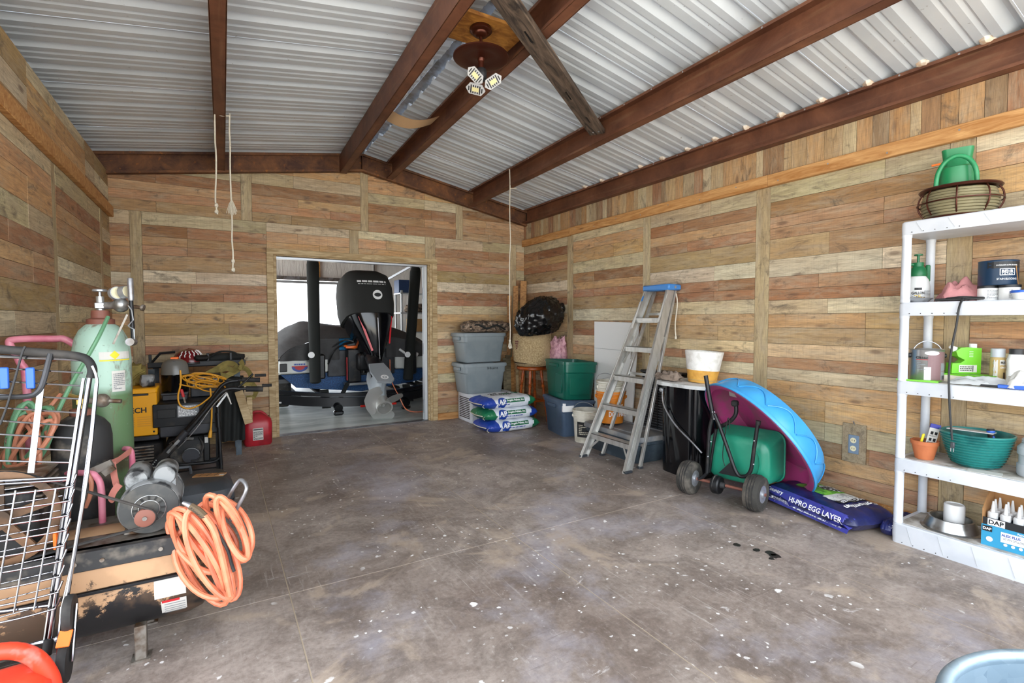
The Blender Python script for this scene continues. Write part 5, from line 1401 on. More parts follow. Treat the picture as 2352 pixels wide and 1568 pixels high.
MB().tube([(.03, .06, .165), (.02, .115, .16)], .006, 8).build('spout_tip', 'orange_plastic', wc)
pb_ = single('paper_bag', MB().ell((0, 0, .022), (.1, .14, .026), 16, 8, .3, 3, 2, .8, -.022), 'paper', 'flat pale paper bag on the shelf top near its end', 'bag', (3.72, .66, zS5))
# second tier
spx = 3.76
ps = thing('pump_sprayer', 'white pump sprayer bottle with a green top', 'sprayer', (spx, sy(2106, spx), zS4), 2.4)
bo = MB().lathe([(0, 0), (.058, 0), (.062, .01), (.062, .10), (.055, .14), (.04, .165), (.036, .17)], 28).build('bottle', 'frosted', ps)
MB().lathe([(.045, .165), (.047, .175), (.037, .215), (.028, .225), (.028, .25), (.0, .25)], 20).build('pump_head', 'green_dark', ps)
MB().cyl((0, 0, .25), (0, 0, .295), .007).cyl((0, 0, .293), (0, 0, .301), .022).build('plunger', 'green_dark', ps)
MB().cyl((.02, 0, .238), (.07, 0, .242), .010, .006).cyl((.07, 0, .242), (.078, 0, .242), .004).build('nozzle', 'green_dark', ps)
MB().bb(-.065, -.04, -.011, .011, .13, .235, .006).build('trigger', 'green_dark', ps)
bv = bvh_of(bo)
FS = Matrix.Rotation(-2.4, 4, 'Z') @ frame((-.045, -.042, .06), (.6, -.8, 0), (0, 0, 1))
decal('lettering', shift(word('GALLON', .016, bold=.03, w=.06), -.02, .0), FS, 'print_black', ps, bv, .002, .02); decal('print_block', rect(.035, .014, -.02, .025), FS, 'print_black', ps, bv, .002, .02); decal('fine_print', fineprint(.04, .03, 5, 2, .03, .0), FS, 'print_grey', ps, bv, .002, .02)
dx_ = 3.64
ds = thing('screw_dish', 'shallow metal dish heaped with loose screws beside the sprayer', 'dish', (dx_, sy(2108, dx_), zS4))
MB().lathe([(0, 0), (.045, 0), (.072, .024), (.074, .024), (.07, .026), (.044, .004), (0, .004)], 28).build('dish', 'steel', ds)
r_ = random.Random(3)
for k in range(26):
    g = r_.uniform(0, 2 * pi); rr = r_.uniform(0, .05); h = .018 + .02 * (1 - rr / .05) + r_.uniform(0, .008); a = r_.uniform(0, pi)
    p = Vector((rr * cos(g), rr * sin(g), h)); d = Vector((cos(a), sin(a), r_.uniform(-.3, .5))) * .013
    MB().tube([p - d, p + d * .8, p + d * .82, p + d], [.0014, .0018, .0035, .0035], 6).build('screw', 'brass' if k % 3 else 'steel', ds)
rgx = 3.72
def ragf(u, v, seed, a, b_, h):
    x = u * 2 - 1; y = v * 2 - 1
    e = max(0, 1 - x * x) * max(0, 1 - y * y)
    return (x * a * (1 + .12 * noise.noise(Vector((y * 2, seed, 0)))), y * b_ * (1 + .12 * noise.noise(Vector((x * 2, seed, 4)))), .004 + h * e ** .6 * (.75 + .5 * noise.noise(Vector((x * 2.2, y * 2.2, seed)))) + .012 * abs(noise.noise(Vector((x * 6, y * 6, seed)))))
def rag_mesh(seed, a, b_, h):
    m_ = MB().grid(lambda u, v: ragf(u, v, seed, a, b_, h), 26, 26)
    return m_
single('pink_rag', rag_mesh(2, .085, .10, .14), 'rag_pink', 'crumpled dusty pink rag on the second tier', 'rag', (rgx, sy(2205, rgx), zS4), .6)
single('cord_bundle', MB().tube(smoothpath([(0, -.1, .012), (-.03, -.02, .02), (-.01, .06, .014), (.03, .02, .022), (.0, -.06, .016), (-.03, -.1, .012), (-.04, .1, .01)], 6), .007, 6), 'cord_black', 'short loop of black cable in front of the pink rag', 'cable', (3.605, sy(2205, 3.605), zS4))
for k, u in enumerate((2268, 2318)):
    jx = 3.68
    j = thing('white_jar', ('white screw-top jar under the navy paint can, next to the pink rag', 'white screw-top jar under the navy paint can, next to the clear pail')[k], 'jar', (jx, sy(u, jx), zS4), 0, 'white jars')
    bb_ = MB().lathe([(0, 0), (.042, 0), (.044, .005), (.044, .068), (0, .068)], 26).build('body', 'jar_white', j); bv = bvh_of(bb_)
    MB().lathe([(0, .068), (.045, .068), (.045, .082), (0, .082)], 26).build('lid', 'black_plastic', j)
    FJ = frame((-.03, -.03, .034), (.7, -.7, 0), (0, 0, 1))
    decal('fine_print', fineprint(.05, .045, 7, 6 + k), FJ, 'print_grey', j, bv, .0015, .02); decal('blue_panel', rect(.014, .05, .034, 0), FJ, 'print_blue', j, bv, .002, .02)
px2 = 3.70
pcn = thing('paint_can', 'navy and black paint can on the two white jars', 'paint can', (px2, sy(2292, px2, 640), zS4 + .0825))
cb = MB().lathe([(0, 0), (.08, 0), (.082, .004), (.082, .128), (.084, .132), (.079, .135), (.07, .131), (0, .129)], 34).build('can', 'can_navy', pcn); bv = bvh_of(cb)
FP = frame((-.06, -.055, .06), (.68, -.73, 0), (0, 0, 1))
decal('upper_band', rect(.14, .035, 0, .047), FP, 'print_black', pcn, bv, .0015, .02)
decal('name_frame', join(rect(.062, .003, 0, .026), rect(.062, .003, 0, -.008), rect(.003, .034, -.031, .009), rect(.003, .034, .031, .009)), FP, 'print_white', pcn, bv, .002, .02)
decal('lettering', shift(word('BEHR', .016, bold=.03, w=.05), 0, .012), FP, 'print_white', pcn, bv, .0025, .02); decal('lettering', shift(word('ULTRA', .008, bold=.0, w=.045), 0, -.002), FP, 'print_white', pcn, bv, .0025, .02)
decal('lettering', shift(word('STAIN-BLOCKING', .010, bold=.0, w=.085), 0, -.028), FP, 'print_white', pcn, bv, .0025, .02); decal('lettering', shift(word('INTERIOR SATIN ENAMEL', .007, bold=.0, w=.09), 0, .045), FP, 'print_white', pcn, bv, .003, .02)
MB().bar((-.03, -.079, .10), (-.005, -.084, .0), .003, .003).build('bail', 'cardboard', pcn)
cpx = 3.66
cp_ = thing('clear_pail', 'clear plastic pail with a white handle at the far end of the second tier', 'pail', (cpx + .07, sy(2408, cpx + .07), zS4))
MB().lathe([(0, 0), (.075, 0), (.09, .15), (.093, .155), (.09, .16), (.087, .15), (.072, .004), (0, .004)], 28).build('pail', 'jug_grey', cp_)
MB().tube(smoothpath([(.0, .09, .14), (-.075, .06, .06), (-.1, -.02, .045), (-.06, -.085, .1), (0, -.09, .14)]), .006, 6).build('handle', 'white_plastic', cp_)
bl = thing('food_tub', 'shallow tub with a bright blue lid at the shelf edge', 'tub', (3.60, sy(2352, 3.60), zS4))
MB().lathe([(0, 0), (.04, 0), (.05, .035), (0, .035)], 26).build('tub', 'frosted', bl); MB().lathe([(0, .035), (.054, .035), (.055, .045), (.05, .048), (0, .046)], 26).build('lid', 'blue_plastic', bl)
# power cord hanging over the shelf front
FX = SHX0 - .014
pc_ = thing('power_cord', 'black power cord hanging down the front of the shelf', 'cord', (FX, sy(2190, FX), 1.2))
loc = Vector(pc_.location)
pts = [Vector((3.60, atx(2225, 690, 3.6).y, zS4 + .008)), Vector((3.56, atx(2212, 692, 3.56).y, zS4 + .01))] + [Vector((FX - .008, atx(u, v, FX - .008).y, atx(u, v, FX - .008).z)) for (u, v) in ((2203, 706), (2197, 745), (2186, 800), (2180, 850), (2180, 900), (2183, 960), (2187, 1010))]
MB().tube([p - loc for p in smoothpath(pts, 6)], .0055, 8).build('cable', 'cord_black', pc_)
e_ = atx(2188, 1022, FX - .008) - loc
MB().box(e_, (.016, .018, .034), .004).build('plug', 'dark_plastic', pc_); MB().bb(e_.x - .005, e_.x - .003, e_.y - .008, e_.y - .004, e_.z - .036, e_.z - .016).bb(e_.x - .005, e_.x - .003, e_.y + .004, e_.y + .008, e_.z - .036, e_.z - .016).build('prong', 'zinc', pc_)
# middle tier
mx = 3.70
mc = thing('paint_can', 'mauve and white paint can with a raised wire bail', 'paint can', (mx, sy(2128, mx, 830), zS3), 0)
cb = MB().lathe([(0, 0), (.08, 0), (.083, .004), (.083, .182), (.086, .187), (.08, .191), (.07, .186), (0, .183)], 34).build('can', 'can_metal', mc); bv = bvh_of(cb)
FP = frame((-.06, -.06, .09), (.7, -.71, 0), (0, 0, 1))
decal('label_mauve', rect(.1, .17, .02, .0), FP, 'paint_mauve', mc, bv, .0015, .02); decal('label_white', rect(.03, .08, -.03, -.045), FP, 'print_white', mc, bv, .0022, .02)
decal('label_grey', rect(.035, .1, .055, -.03), FP, 'print_grey', mc, bv, .002, .02); decal('barcode', join(*[rect(.0015, .022, .045 + i * .003, -.065) for i in range(7)]), FP, 'print_black', mc, bv, .003, .02)
decal('spill', disc(.035, -.01, .078, sy=.35), FP, 'print_white', mc, bv, .003, .02); decal('lettering', shift(word('Glidden', .014, bold=.02, w=.045), -.052, .05), FP, 'print_black', mc, bv, .003, .02)
decal('name_swoosh', join(rect(.045, .003, -.052, .038)), FP, 'print_red', mc, bv, .003, .02); decal('fine_print', fineprint(.03, .05, 5, 3, -.055, -.0), FP, 'print_grey', mc, bv, .003, .02)
MB().tube(smoothpath([(-.06, .06, .15), (-.035, .04, .21), (0, 0, .238), (.035, -.045, .21), (.058, -.064, .15)], 5), .003, 6).build('bail', 'zinc', mc)
MB().cyl((.056, -.062, .15), (.064, -.07, .15), .014).cyl((-.056, .062, .15), (-.064, .07, .15), .014).build('ear', 'black_plastic', mc)
gx = 3.80
gj = thing('measuring_jug', 'lime green measuring jug bottle with two white caps', 'bottle', (gx, sy(2213, gx, 830), zS3 + .05), -.75)
FL = frame((0, 0, 0), (1, 0, 0), (0, 0, 1))
MB().prism([(-.075, 0), (.07, 0), (.072, .15), (.0, .155), (-.03, .152), (-.055, .13), (-.045, .10), (-.01, .08), (-.03, .062), (-.072, .06)], -.03, .03, FL).build('body', 'lime', gj, 20)
MB().cyl((.045, 0, .15), (.045, 0, .175), .018).build('cap', 'white', gj); MB().cyl((-.045, 0, .14), (-.07, 0, .158), .017, .01).build('cap', 'white', gj)
decal('label', rect(.09, .042, .005, .03), frame((0, -.0305, 0), (1, 0, 0), (0, 0, 1)), 'label_white', gj, None, .001); decal('label_print', join(fineprint(.06, .03, 3, 5, -.005, .03), rect(.004, .035, .03, .03)), frame((0, -.0315, 0), (1, 0, 0), (0, 0, 1)), 'print_black', gj, None, .001)
decal('scale_marks', join(*[rect(.02, .0015, .02, .10 + i * .01) for i in range(4)]), frame((0, -.0305, 0), (1, 0, 0), (0, 0, 1)), 'print_white', gj, None, .001)
fx = 3.78
fc = thing('flat_carton', 'pale green flat carton lying under the lime bottle', 'carton', (fx, sy(2218, fx, 850), zS3), -.15)
MB().bb(-.075, .075, -.14, .14, 0, .048, .003).build('carton', 'paper', fc); MB().bb(-.0755, .0755, -.1405, .1405, .04, .0485).build('green_edge', 'lime', fc)
single('sandpaper_sheet', MB().grid(lambda u, v: ((u - .5) * .1, (v - .5) * .2, .006 + .004 * sin(v * 5)), 3, 8).bb(-.05, -.045, -.1, .1, 0, .01), 'lime', 'lime green sheet pack lying at the middle tier edge', 'packet', (3.615, sy(2112, 3.615, 865), zS3), .1)
single('plastic_wrap', rag_mesh(9, .075, .15, .05), 'plastic_film', 'crumpled clear plastic wrap on the middle tier', 'wrap', (3.67, sy(2265, 3.67, 860), zS3), .2)
scx = 3.72
scn = thing('spray_can', 'tan labelled spray can with a grey cap', 'spray can', (scx + .08, sy(2292, scx + .08, 820), zS3))
cb = MB().lathe([(0, 0), (.032, 0), (.033, .004), (.033, .145), (.028, .155), (0, .155)], 24).build('can', 'bristle', scn); bv = bvh_of(cb)
MB().lathe([(.031, .155), (.031, .20), (.028, .203), (0, .203)], 20).build('cap', 'jug_grey', scn)
FP = frame((-.02, -.025, .07), (.75, -.66, 0), (0, 0, 1))
decal('label_top', rect(.04, .03, 0.008, .055), FP, 'label_white', scn, bv, .001, .02); decal('lettering', shift(word('RUST', .013, bold=.03, w=.03), .008, .055), FP, 'print_black', scn, bv, .002, .02)
decal('label_side', rect(.022, .14, -.03, 0), FP, 'label_white', scn, bv, .001, .02); decal('lettering', shift(word('CONCRETE', .010, bold=.03, w=.035), .008, .028), FP, 'print_white', scn, bv, .002, .02); decal('picture', rect(.016, .05, .012, -.025), FP, 'wax', scn, bv, .0015, .02)
wbx = 3.78
wbt = thing('white_bottle', 'white square bottle with a black lid at the middle tier end', 'bottle', (wbx, sy(2335, wbx, 820), zS3), .4)
MB().loft([rr3(.07, .07, .015, 0), rr3(.075, .075, .018, .06), rr3(.07, .07, .018, .1), rr3(.075, .075, .018, .14), rr3(.06, .06, .02, .175)]).build('body', 'white', wbt, 50); MB().cyl((0, 0, .175), (0, 0, .205), .031).build('lid', 'black_plastic', wbt)
mt = thing('utility_knife', 'blue and black scraper tool lying at the middle tier edge', 'tool', (3.60, sy(2322, 3.60, 885), zS3))
MB().bb(-.014, .014, -.07, .05, 0, .02, .003).build('handle', 'blue_plastic', mt); MB().bb(-.009, .009, .05, .12, .003, .013, .002).build('blade_sleeve', 'black_plastic', mt)
single('mesh_scrap', rag_mesh(14, .06, .07, .12), 'label_white', 'folded pale scrap of mesh standing at the middle tier end', 'scrap', (3.66, sy(2352, 3.66, 850), zS3), .4)
# lower tier
tpx = 3.66
tp = thing('terracotta_pot', 'small terracotta pot holding knives and a sachet', 'pot', (tpx, sy(2124, tpx, 1020), zS2))
MB().lathe([(0, 0), (.044, 0), (.046, .006), (.064, .088), (.068, .088), (.071, .11), (.066, .112), (.06, .09), (.042, .008), (0, .008)], 32).build('pot', 'terracotta', tp)
kn = thing('yellow_knife', 'yellow handled knife standing in the terracotta pot', 'knife', (tpx - .02, sy(2108, tpx - .02, 1000), zS2 + .02), 0, None, (.25, -.1, .0))
MB().bb(-.009, .009, -.006, .006, .05, .14, .004).build('handle', 'print_yellow', kn); MB().bb(-.006, .006, -.001, .001, 0, .05).build('blade', 'steel', kn)
for k, (u, a) in enumerate(((2114, .12), (2119, .05))):
    k2 = thing('hobby_knife', ('grey hobby knife in the terracotta pot beside the yellow one', 'dark hobby knife in the terracotta pot beside the sachet')[k], 'knife', (tpx, sy(u, tpx, 1000), zS2 + .02), 0, None, (a, -.05, 0))
    MB().bb(-.006, .006, -.005, .005, .04, .13, .003).build('handle', 'galvpipe' if k == 0 else 'dark_plastic', k2); MB().bb(-.004, .004, -.001, .001, 0, .04).build('blade', 'steel', k2)
sa = thing('glue_sachet', 'white printed sachet leaning in the terracotta pot', 'sachet', (tpx + .005, sy(2130, tpx, 1010), zS2 + .03), 0, None, (0, 0, -.75))
Ts = TR(0, 0, 0, RY(.22))
MB(Ts).bb(-.026, .026, -.003, .003, 0, .17, .001).build('pack', 'label_white', sa); MB(Ts).bb(-.027, .027, -.004, .004, .16, .185, .001).build('top_band', 'bag_purple', sa)
for i in range(3): decal('print_block', join(rect(.014, .018, -.010, .05 + i * .04), rect(.014, .018, .012, .05 + i * .04), fineprint(.044, .008, 2, i, 0, .032 + i * .04)), Ts @ frame((0, -.0035, 0), (1, 0, 0), (0, 0, 1)), 'print_black', sa, None, .001)
tbx = 3.735
tbw = thing('ribbed_planter_bowl', 'teal glazed bowl planter with horizontal ribs', 'planter', (tbx, sy(2243, tbx, 1010), zS2))
prof = [(0, 0), (.085, 0), (.088, .004)]
NR = 11
for i in range(NR):
    t0 = i / NR; r0 = .09 + .068 * t0 ** .6; r1 = .09 + .068 * ((i + 1) / NR) ** .6; z0 = .006 + .175 * t0; z1 = .006 + .175 * (i + 1) / NR
    prof += [(r0, z0), (r0 + .006, z0 + .003), (r1 + .006, z1 - .006), (r1 - .002, z1 - .002)]
prof += [(.164, .184), (.165, .192), (.157, .194), (.148, .17), (.083, .012), (0, .01)]
MB().lathe(prof, 44).build('bowl', 'teal_glaze', tbw, 40)
pp = single('paper_packet', MB().bb(-.05, .05, -.10, .10, -.002, .002), 'label_white', 'grey printed paper packet lying across the teal bowl', 'packet', (tbx + .01, sy(2230, tbx, 965), zS2 + .196), 0, None, None, (.0, .06, .12))
hh = thing('drill_handle', 'black tool handle with a blue button standing in the teal bowl', 'tool', (tbx + .01, sy(2283, tbx, 985), zS2 + .08), 0, None, (-.15, .1, 0))
MB().lathe([(.014, 0), (.017, .05), (.016, .11), (.018, .135), (.015, .142), (0, .142)], 16).build('handle', 'black_rubber', hh); MB().lathe([(.0165, .118), (.019, .124), (.0185, .13)], 16).ell((-.012, -.012, .09), (.006, .006, .014), 8, 6).build('blue_trim', 'blue_plastic', hh)
jgx = 3.70
jg = thing('grey_canister', 'big grey ribbed plastic canister at the lower tier end', 'canister', (jgx + .05, sy(2398, jgx + .05, 1020), zS2))
MB().lathe([(0, 0), (.095, 0), (.1, .01), (.1, .06), (.093, .064), (.093, .11), (.1, .116), (.1, .15), (.085, .17), (.08, .175), (.084, .18), (.08, .186), (.084, .192), (.08, .198), (.07, .2), (0, .2)], 34).build('body', 'jug_grey', jg, 35)
single('loose_envelope', MB().bb(-.04, .04, -.07, .07, 0, .002), 'label_white', 'white envelope lying in front of the teal bowl', 'envelope', (3.60, sy(2262, 3.60, 1070), zS2), .2)
# bottom tier
dbx = 3.72
db = thing('dog_bowl', 'flared stainless steel dog bowl on the lowest tier', 'bowl', (dbx, sy(2184, dbx, 1220), zS1))
MB().lathe([(.128, 0), (.142, 0), (.144, .004), (.128, .008), (.108, .06), (.106, .066), (.10, .068), (.094, .064), (.085, .02), (0, .014)], 44).build('bowl', 'bowl_metal', db, 40)
MB().lathe([(.13, -.0), (.136, 0), (.136, .003), (.13, .003)], 44, closed=True).build('rubber_foot', 'black_rubber', db)
cy_ = thing('white_canister', 'plain white cylinder standing inside the dog bowl', 'canister', (dbx + .005, sy(2191, dbx, 1180), zS1 + .0145))
MB().lathe([(0, 0), (.047, 0), (.049, .003), (.049, .128), (.045, .136), (.04, .137), (.038, .132), (0, .132)], 28).build('body', 'caulk_white', cy_)
cxx = 3.70; cyy = sy(2330, cxx, 1220)
ck = thing('caulk_box', 'blue and white cardboard box of caulk tubes on the lowest tier', 'box', (cxx, cyy - .01, zS1), 0)
bw, bd_ = .17, .24
MB().bb(-bw / 2, bw / 2, -bd_ / 2, bd_ / 2, 0, .006).bb(bw / 2 - .006, bw / 2, -bd_ / 2, bd_ / 2, 0, .30).bb(-bw / 2, bw / 2, bd_ / 2 - .006, bd_ / 2, 0, .17).prism([(-bw / 2, .17), (bw / 2, .17), (bw / 2, .30), (0, .28), (-bw / 2, .2)], 0, .006, Matrix(((1, 0, 0, 0), (0, 0, -1, bd_ / 2), (0, 1, 0, 0), (0, 0, 0, 1)))).bb(-bw / 2, bw / 2, -bd_ / 2, -bd_ / 2 + .006, 0, .17).build('carton', 'cardboard', ck)
MB().bb(-bw / 2 - .004, -bw / 2, -bd_ / 2, bd_ / 2, 0, .115).build('front_panel', 'box_blue', ck); MB().bb(-bw / 2 - .004, -bw / 2 - .001, -bd_ / 2, bd_ / 2 - .005, .115, .155).build('front_flap', 'print_black', ck)
FB = frame((-bw / 2 - .0045, 0, 0), (0, -1, 0), (0, 0, 1))
decal('white_field', rect(.15, .055, .035, .068), FB, 'print_white', ck, None, .001); decal('lettering', shift(word('ALEX PLUS', .014, bold=.03, w=.075), .0, .08), FB, 'print_blue', ck, None, .002)
decal('fine_print', fineprint(.1, .012, 2, 5, .02, .062), FB, 'print_grey', ck, None, .002); decal('lettering', shift(word('Paint & Trim', .011, bold=.02, w=.07), .06, .105), FB, 'print_white', ck, None, .002)
decal('icons', join(*[disc(.008, -.02 + .03 * i, .03, 12) for i in range(4)], disc(.014, -.085, .04, 16)), FB, 'print_white', ck, None, .002); decal('badge', rect(.04, .03, -.095, .095), FB, 'print_black', ck, None, .002); decal('lettering', shift(word('DAP', .014, bold=.03), -.095, .095), FB, 'print_white', ck, None, .003)
decal('badge', rect(.07, .036, -.06, .135), FB, 'print_white', ck, None, .001); decal('lettering', shift(word('DAP', .024, bold=.03), -.06, .135), FB, 'print_black', ck, None, .002)
def caulk(x, y, lab, z=zS1 + .0065, s=1.0):
    t = thing('caulk_tube', lab, 'caulk tube', (x, y, z), 0, 'caulk tubes in the box')
    MB().lathe([(0, 0), (.022, 0), (.022, .165), (.0225, .17), (.018, .176), (0, .176)], 20).build('barrel', 'caulk_white', t)
    MB().lathe([(.0225, .10), (.0225, .142)], 20).build('label_band', 'can_navy', t); MB().lathe([(.0224, .09), (.0227, .099)], 20).build('yellow_band', 'print_yellow', t)
    MB().lathe([(.0095, .176), (.008, .2), (.004, .235), (.002, .236), (0, .236)], 14).build('nozzle', 'caulk_white', t)
    decal('lettering', word('DAP', .010, bold=.03), frame((-.0165, -.016, .121), (.7, -.71, 0), (0, 0, 1)), 'print_white', t, None, .0012)
labs_ = ['front row caulk tube nearest the dog bowl', 'front row caulk tube, second from the dog bowl', 'front row caulk tube, third from the dog bowl', 'front row caulk tube farthest from the dog bowl']
for i in range(4): caulk(cxx - .052, cyy + .075 - i * .052, labs_[i] + ' in the carton')
for i in range(4): caulk(cxx - .002, cyy + .08 - i * .052, labs_[i].replace('front', 'second') + ' in the carton')
for i in range(4): caulk(cxx + .048, cyy + .075 - i * .052, labs_[i].replace('front', 'back') + ' in the carton')
# ------------------------------------------------------------------ the tool side: compressor, cylinders, cart, generator
def atf(u, v, fw): d = ray(u, v); return _C + d * fw          # point at a depth along the view axis
def loops(t, nm, m_, r, spec, n=30):
    """hose coils: each spec = (u, v, semi long, semi short, angle, depth, wobble seed)"""
    L = Vector(t.location)
    for (u, v, a, b_, an, fw, sd) in spec:
        pts = []
        for i in range(n):
            g = 2 * pi * i / n; k = 1 + .06 * sin(2 * g + sd)
            x, y = a * cos(g) * k, b_ * sin(g) * k
            pts.append(atf(u + x * cos(an) - y * sin(an), v + x * sin(an) + y * cos(an), fw + .035 * sin(g + sd)) - L)
        MB().tube(pts, r, 8, True).build(nm, m_, t)
# air compressor
cx0, cy0 = -.45, 2.585
ac_ = thing('air_compressor', 'dusty tan and black air compressor with belt driven motor on its tank', 'air compressor', (cx0, cy0, 0))
TRAD, TZC = .205, .30
prof = [(0, -.44), (.08, -.435), (.15, -.42), (.19, -.395), (TRAD, -.355), (TRAD, .325), (.19, .37), (.15, .40), (.08, .42), (0, .425)]
MB().lathe(prof, 40, (0, 0, TZC), RY(pi / 2)).build('tank', 'tank', ac_, 40)
MB().bb(-.42, .33, -.20, .17, .482, .496, .003).build('platform', 'worn_steel', ac_)
sk = MB().bb(-.42, .29, -.214, -.205, .345, .43, .002).build('skirt', 'tank', ac_)
ch = MB().bb(-.43, .295, -.226, -.206, .425, .492, .003).bb(-.43, .295, -.226, -.17, .487, .496, .002).build('channel_rail', 'dirty_black', ac_)
MB().bb(-.43, .295, -.222, -.207, .330, .342, .002).build('lower_rail', 'black_metal', ac_)
for x in (-.02, .06, .24): MB().cyl((x, -.231, .458), (x, -.226, .458), .008, n=8).build('bolt', 'worn_steel', ch)
for (x, y) in ((.16, -.15), (.16, .13), (-.3, -.15), (-.3, .13)): MB().bb(x - .02, x + .02, y - .02, y + .02, 0, .14, .003).bb(x - .032, x + .032, y - .032, y + .032, 0, .008).build('foot', 'worn_steel', ac_)
Tk = lambda a: TR(0, 0, TZC) @ Matrix.Rotation(0, 4, 'X')
def on_tank(x, ang, w, h, mname, nm):
    """a sticker wrapped on the tank front; ang below the horizontal"""
    def fn(u, v):
        a = ang + (v - .5) * h / TRAD
        return (x + (u - .5) * w, -(TRAD + .002) * cos(a), TZC + (TRAD + .002) * sin(a))
    return MB().grid(fn, 1, 6).build(nm, mname, ac_, 0)
on_tank(.265, -.05, .105, .085, 'label_white', 'sticker'); on_tank(.275, -.52, .085, .075, 'label_white', 'sticker'); on_tank(.265, -.36, .06, .012, 'print_red', 'sticker_heading')
for i in range(5): on_tank(.278, -.44 - .07 * i, .07, .005, 'print_grey', 'sticker_print')
# motor
MC = Vector((.20, -.155, .602))
mo = MB().lathe([(.0, 0), (.055, .0), (.1, .006), (.106, .018), (.106, .06), (.103, .062), (.103, .22), (.106, .222), (.106, .25), (.09, .268), (0, .27)], 36, MC, RX(-pi / 2)).build('motor', 'motor_grey', ac_, 40)
MB().lathe([(.0, 0), (.052, -.001), (.098, .003), (.099, .006)], 36, MC + Vector((0, -.003, 0)), RX(-pi / 2)).build('end_bell', 'motor_face', mo)
for k in range(12):
    g = 2 * pi * k / 12
    MB().box(MC + Vector((.046 * cos(g), -.006, .046 * sin(g))), (.016, .004, .007), 0, RY(-g)).build('vent', 'black', mo)
MB().lathe([(.034, 0), (.036, -.004), (.034, -.005)], 24, MC + Vector((0, -.004, 0)), RX(-pi / 2), closed=True).lathe([(.054, 0), (.057, -.004), (.055, -.005)], 24, MC + Vector((0, -.004, 0)), RX(-pi / 2), closed=True).build('vent_ring', 'steel', mo)
for (dx, dz, L) in ((-.045, .108, .17), (.05, .112, .14)):
    MB().lathe([(0, 0), (.036, .0), (.042, .012), (.042, L - .015), (.034, L), (0, L)], 18, MC + Vector((dx, .05, dz)), RX(-pi / 2)).bb(MC.x + dx - .036, MC.x + dx + .036, MC.y + .06, MC.y + .05 + L - .02, MC.z + .06, MC.z + dz).build('capacitor_housing', 'motor_grey', mo)
MB().bb(MC.x - .09, MC.x + .1, -.12, .09, .496, .512, .004).bb(MC.x - .07, MC.x - .04, -.1, .07, .51, .54).bb(MC.x + .04, MC.x + .07, -.1, .07, .51, .54).build('motor_base', 'worn_steel', mo)
pu = Vector((MC.x - .01, MC.y - .045, MC.z - .02))
MB().lathe([(0, -.008), (.03, -.008), (.034, -.006), (.028, 0), (.034, .006), (.034, .016), (.012, .016), (.012, .05)], 28, pu, RX(-pi / 2)).build('pulley', 'rust_pulley', ac_)
MB().lathe([(0, -.014), (.008, -.014), (.008, -.008)], 12, pu, RX(-pi / 2)).build('shaft', 'steel', ac_)
fw_ = Vector((-.22, pu.y, .66)); FR = .165
fl = MB().lathe([(FR, -.014), (FR + .004, -.012), (FR - .004, 0), (FR + .004, .012), (FR, .014), (FR - .022, .014), (FR - .022, -.014)], 44, fw_, RX(-pi / 2), closed=True).build('flywheel', 'wheel_brown', ac_)
for k in range(5):
    g = 2 * pi * k / 5 + .3
    MB().bar(fw_ + Vector((.02 * cos(g), 0, .02 * sin(g))), fw_ + Vector(((FR - .02) * cos(g), 0, (FR - .02) * sin(g))), .03, .012, up=(0, 1, 0)).build('spoke', 'wheel_brown', fl)
MB().lathe([(0, -.02), (.035, -.02), (.035, .03), (0, .03)], 20, fw_, RX(-pi / 2)).build('hub', 'wheel_brown', fl)
MB().bb(-.31, -.13, -.16, .06, .496, .74, .02).build('pump_block', 'dirty_black', ac_)
for i in range(6): MB().bb(-.325, -.115, -.15, .07, .66 + i * .022, .67 + i * .022, .003).build('cooling_fin', 'worn_steel', ac_)
def tang(c1, r1, c2, r2, s):
    d = (c2 - c1); L = sqrt(d.x ** 2 + d.z ** 2); a = atan2(d.z, d.x); b_ = math.acos((r1 - r2) / L) * s
    return (c1 + Vector((r1 * cos(a + b_), 0, r1 * sin(a + b_))), c2 + Vector((r2 * cos(a + b_), 0, r2 * sin(a + b_))))
pts = []
p1, q1 = tang(pu, .034, fw_, FR, 1); p2, q2 = tang(pu, .034, fw_, FR, -1)
aP1 = atan2(p1.z - pu.z, p1.x - pu.x); aP2 = atan2(p2.z - pu.z, p2.x - pu.x)
seq = [q1, p1]
a0, a1 = aP1, aP2
while a1 < a0: a1 += 2 * pi
if a1 - a0 > pi: pass
k_ = [(a0 + (a1 - a0) * i / 8) for i in range(1, 8)]
if cos((a0 + a1) / 2) < 0: k_ = [(a0 - (2 * pi - (a1 - a0)) * i / 8) for i in range(1, 8)]
seq += [pu + Vector((.034 * cos(a), 0, .034 * sin(a))) for a in k_] + [p2, q2]
b0 = atan2(q2.z - fw_.z, q2.x - fw_.x); b1 = atan2(q1.z - fw_.z, q1.x - fw_.x)
if b1 > b0: b1 -= 2 * pi
if cos((b0 + b1) / 2) > 0: b0, b1 = b0, b1 + 2 * pi
seq += [fw_ + Vector((FR * cos(b0 + (b1 - b0) * i / 14), 0, FR * sin(b0 + (b1 - b0) * i / 14))) for i in range(1, 14)]
MB().tube(seq, .0055, 6, True).build('drive_belt', 'black_rubber', ac_)
# carrying handle of galvanised pipe at the tank end
L = Vector(ac_.location)
MB().tube(smoothpath([atf(u, v, f) - L for u, v, f in ((508, 1172, 2.06), (530, 1132, 2.05), (549, 1104, 2.05), (560, 1106, 2.03), (566, 1124, 2.01), (548, 1160, 2.01), (528, 1196, 2.02))], 5), .0075, 10).build('carrying_handle', 'galvpipe', ac_)
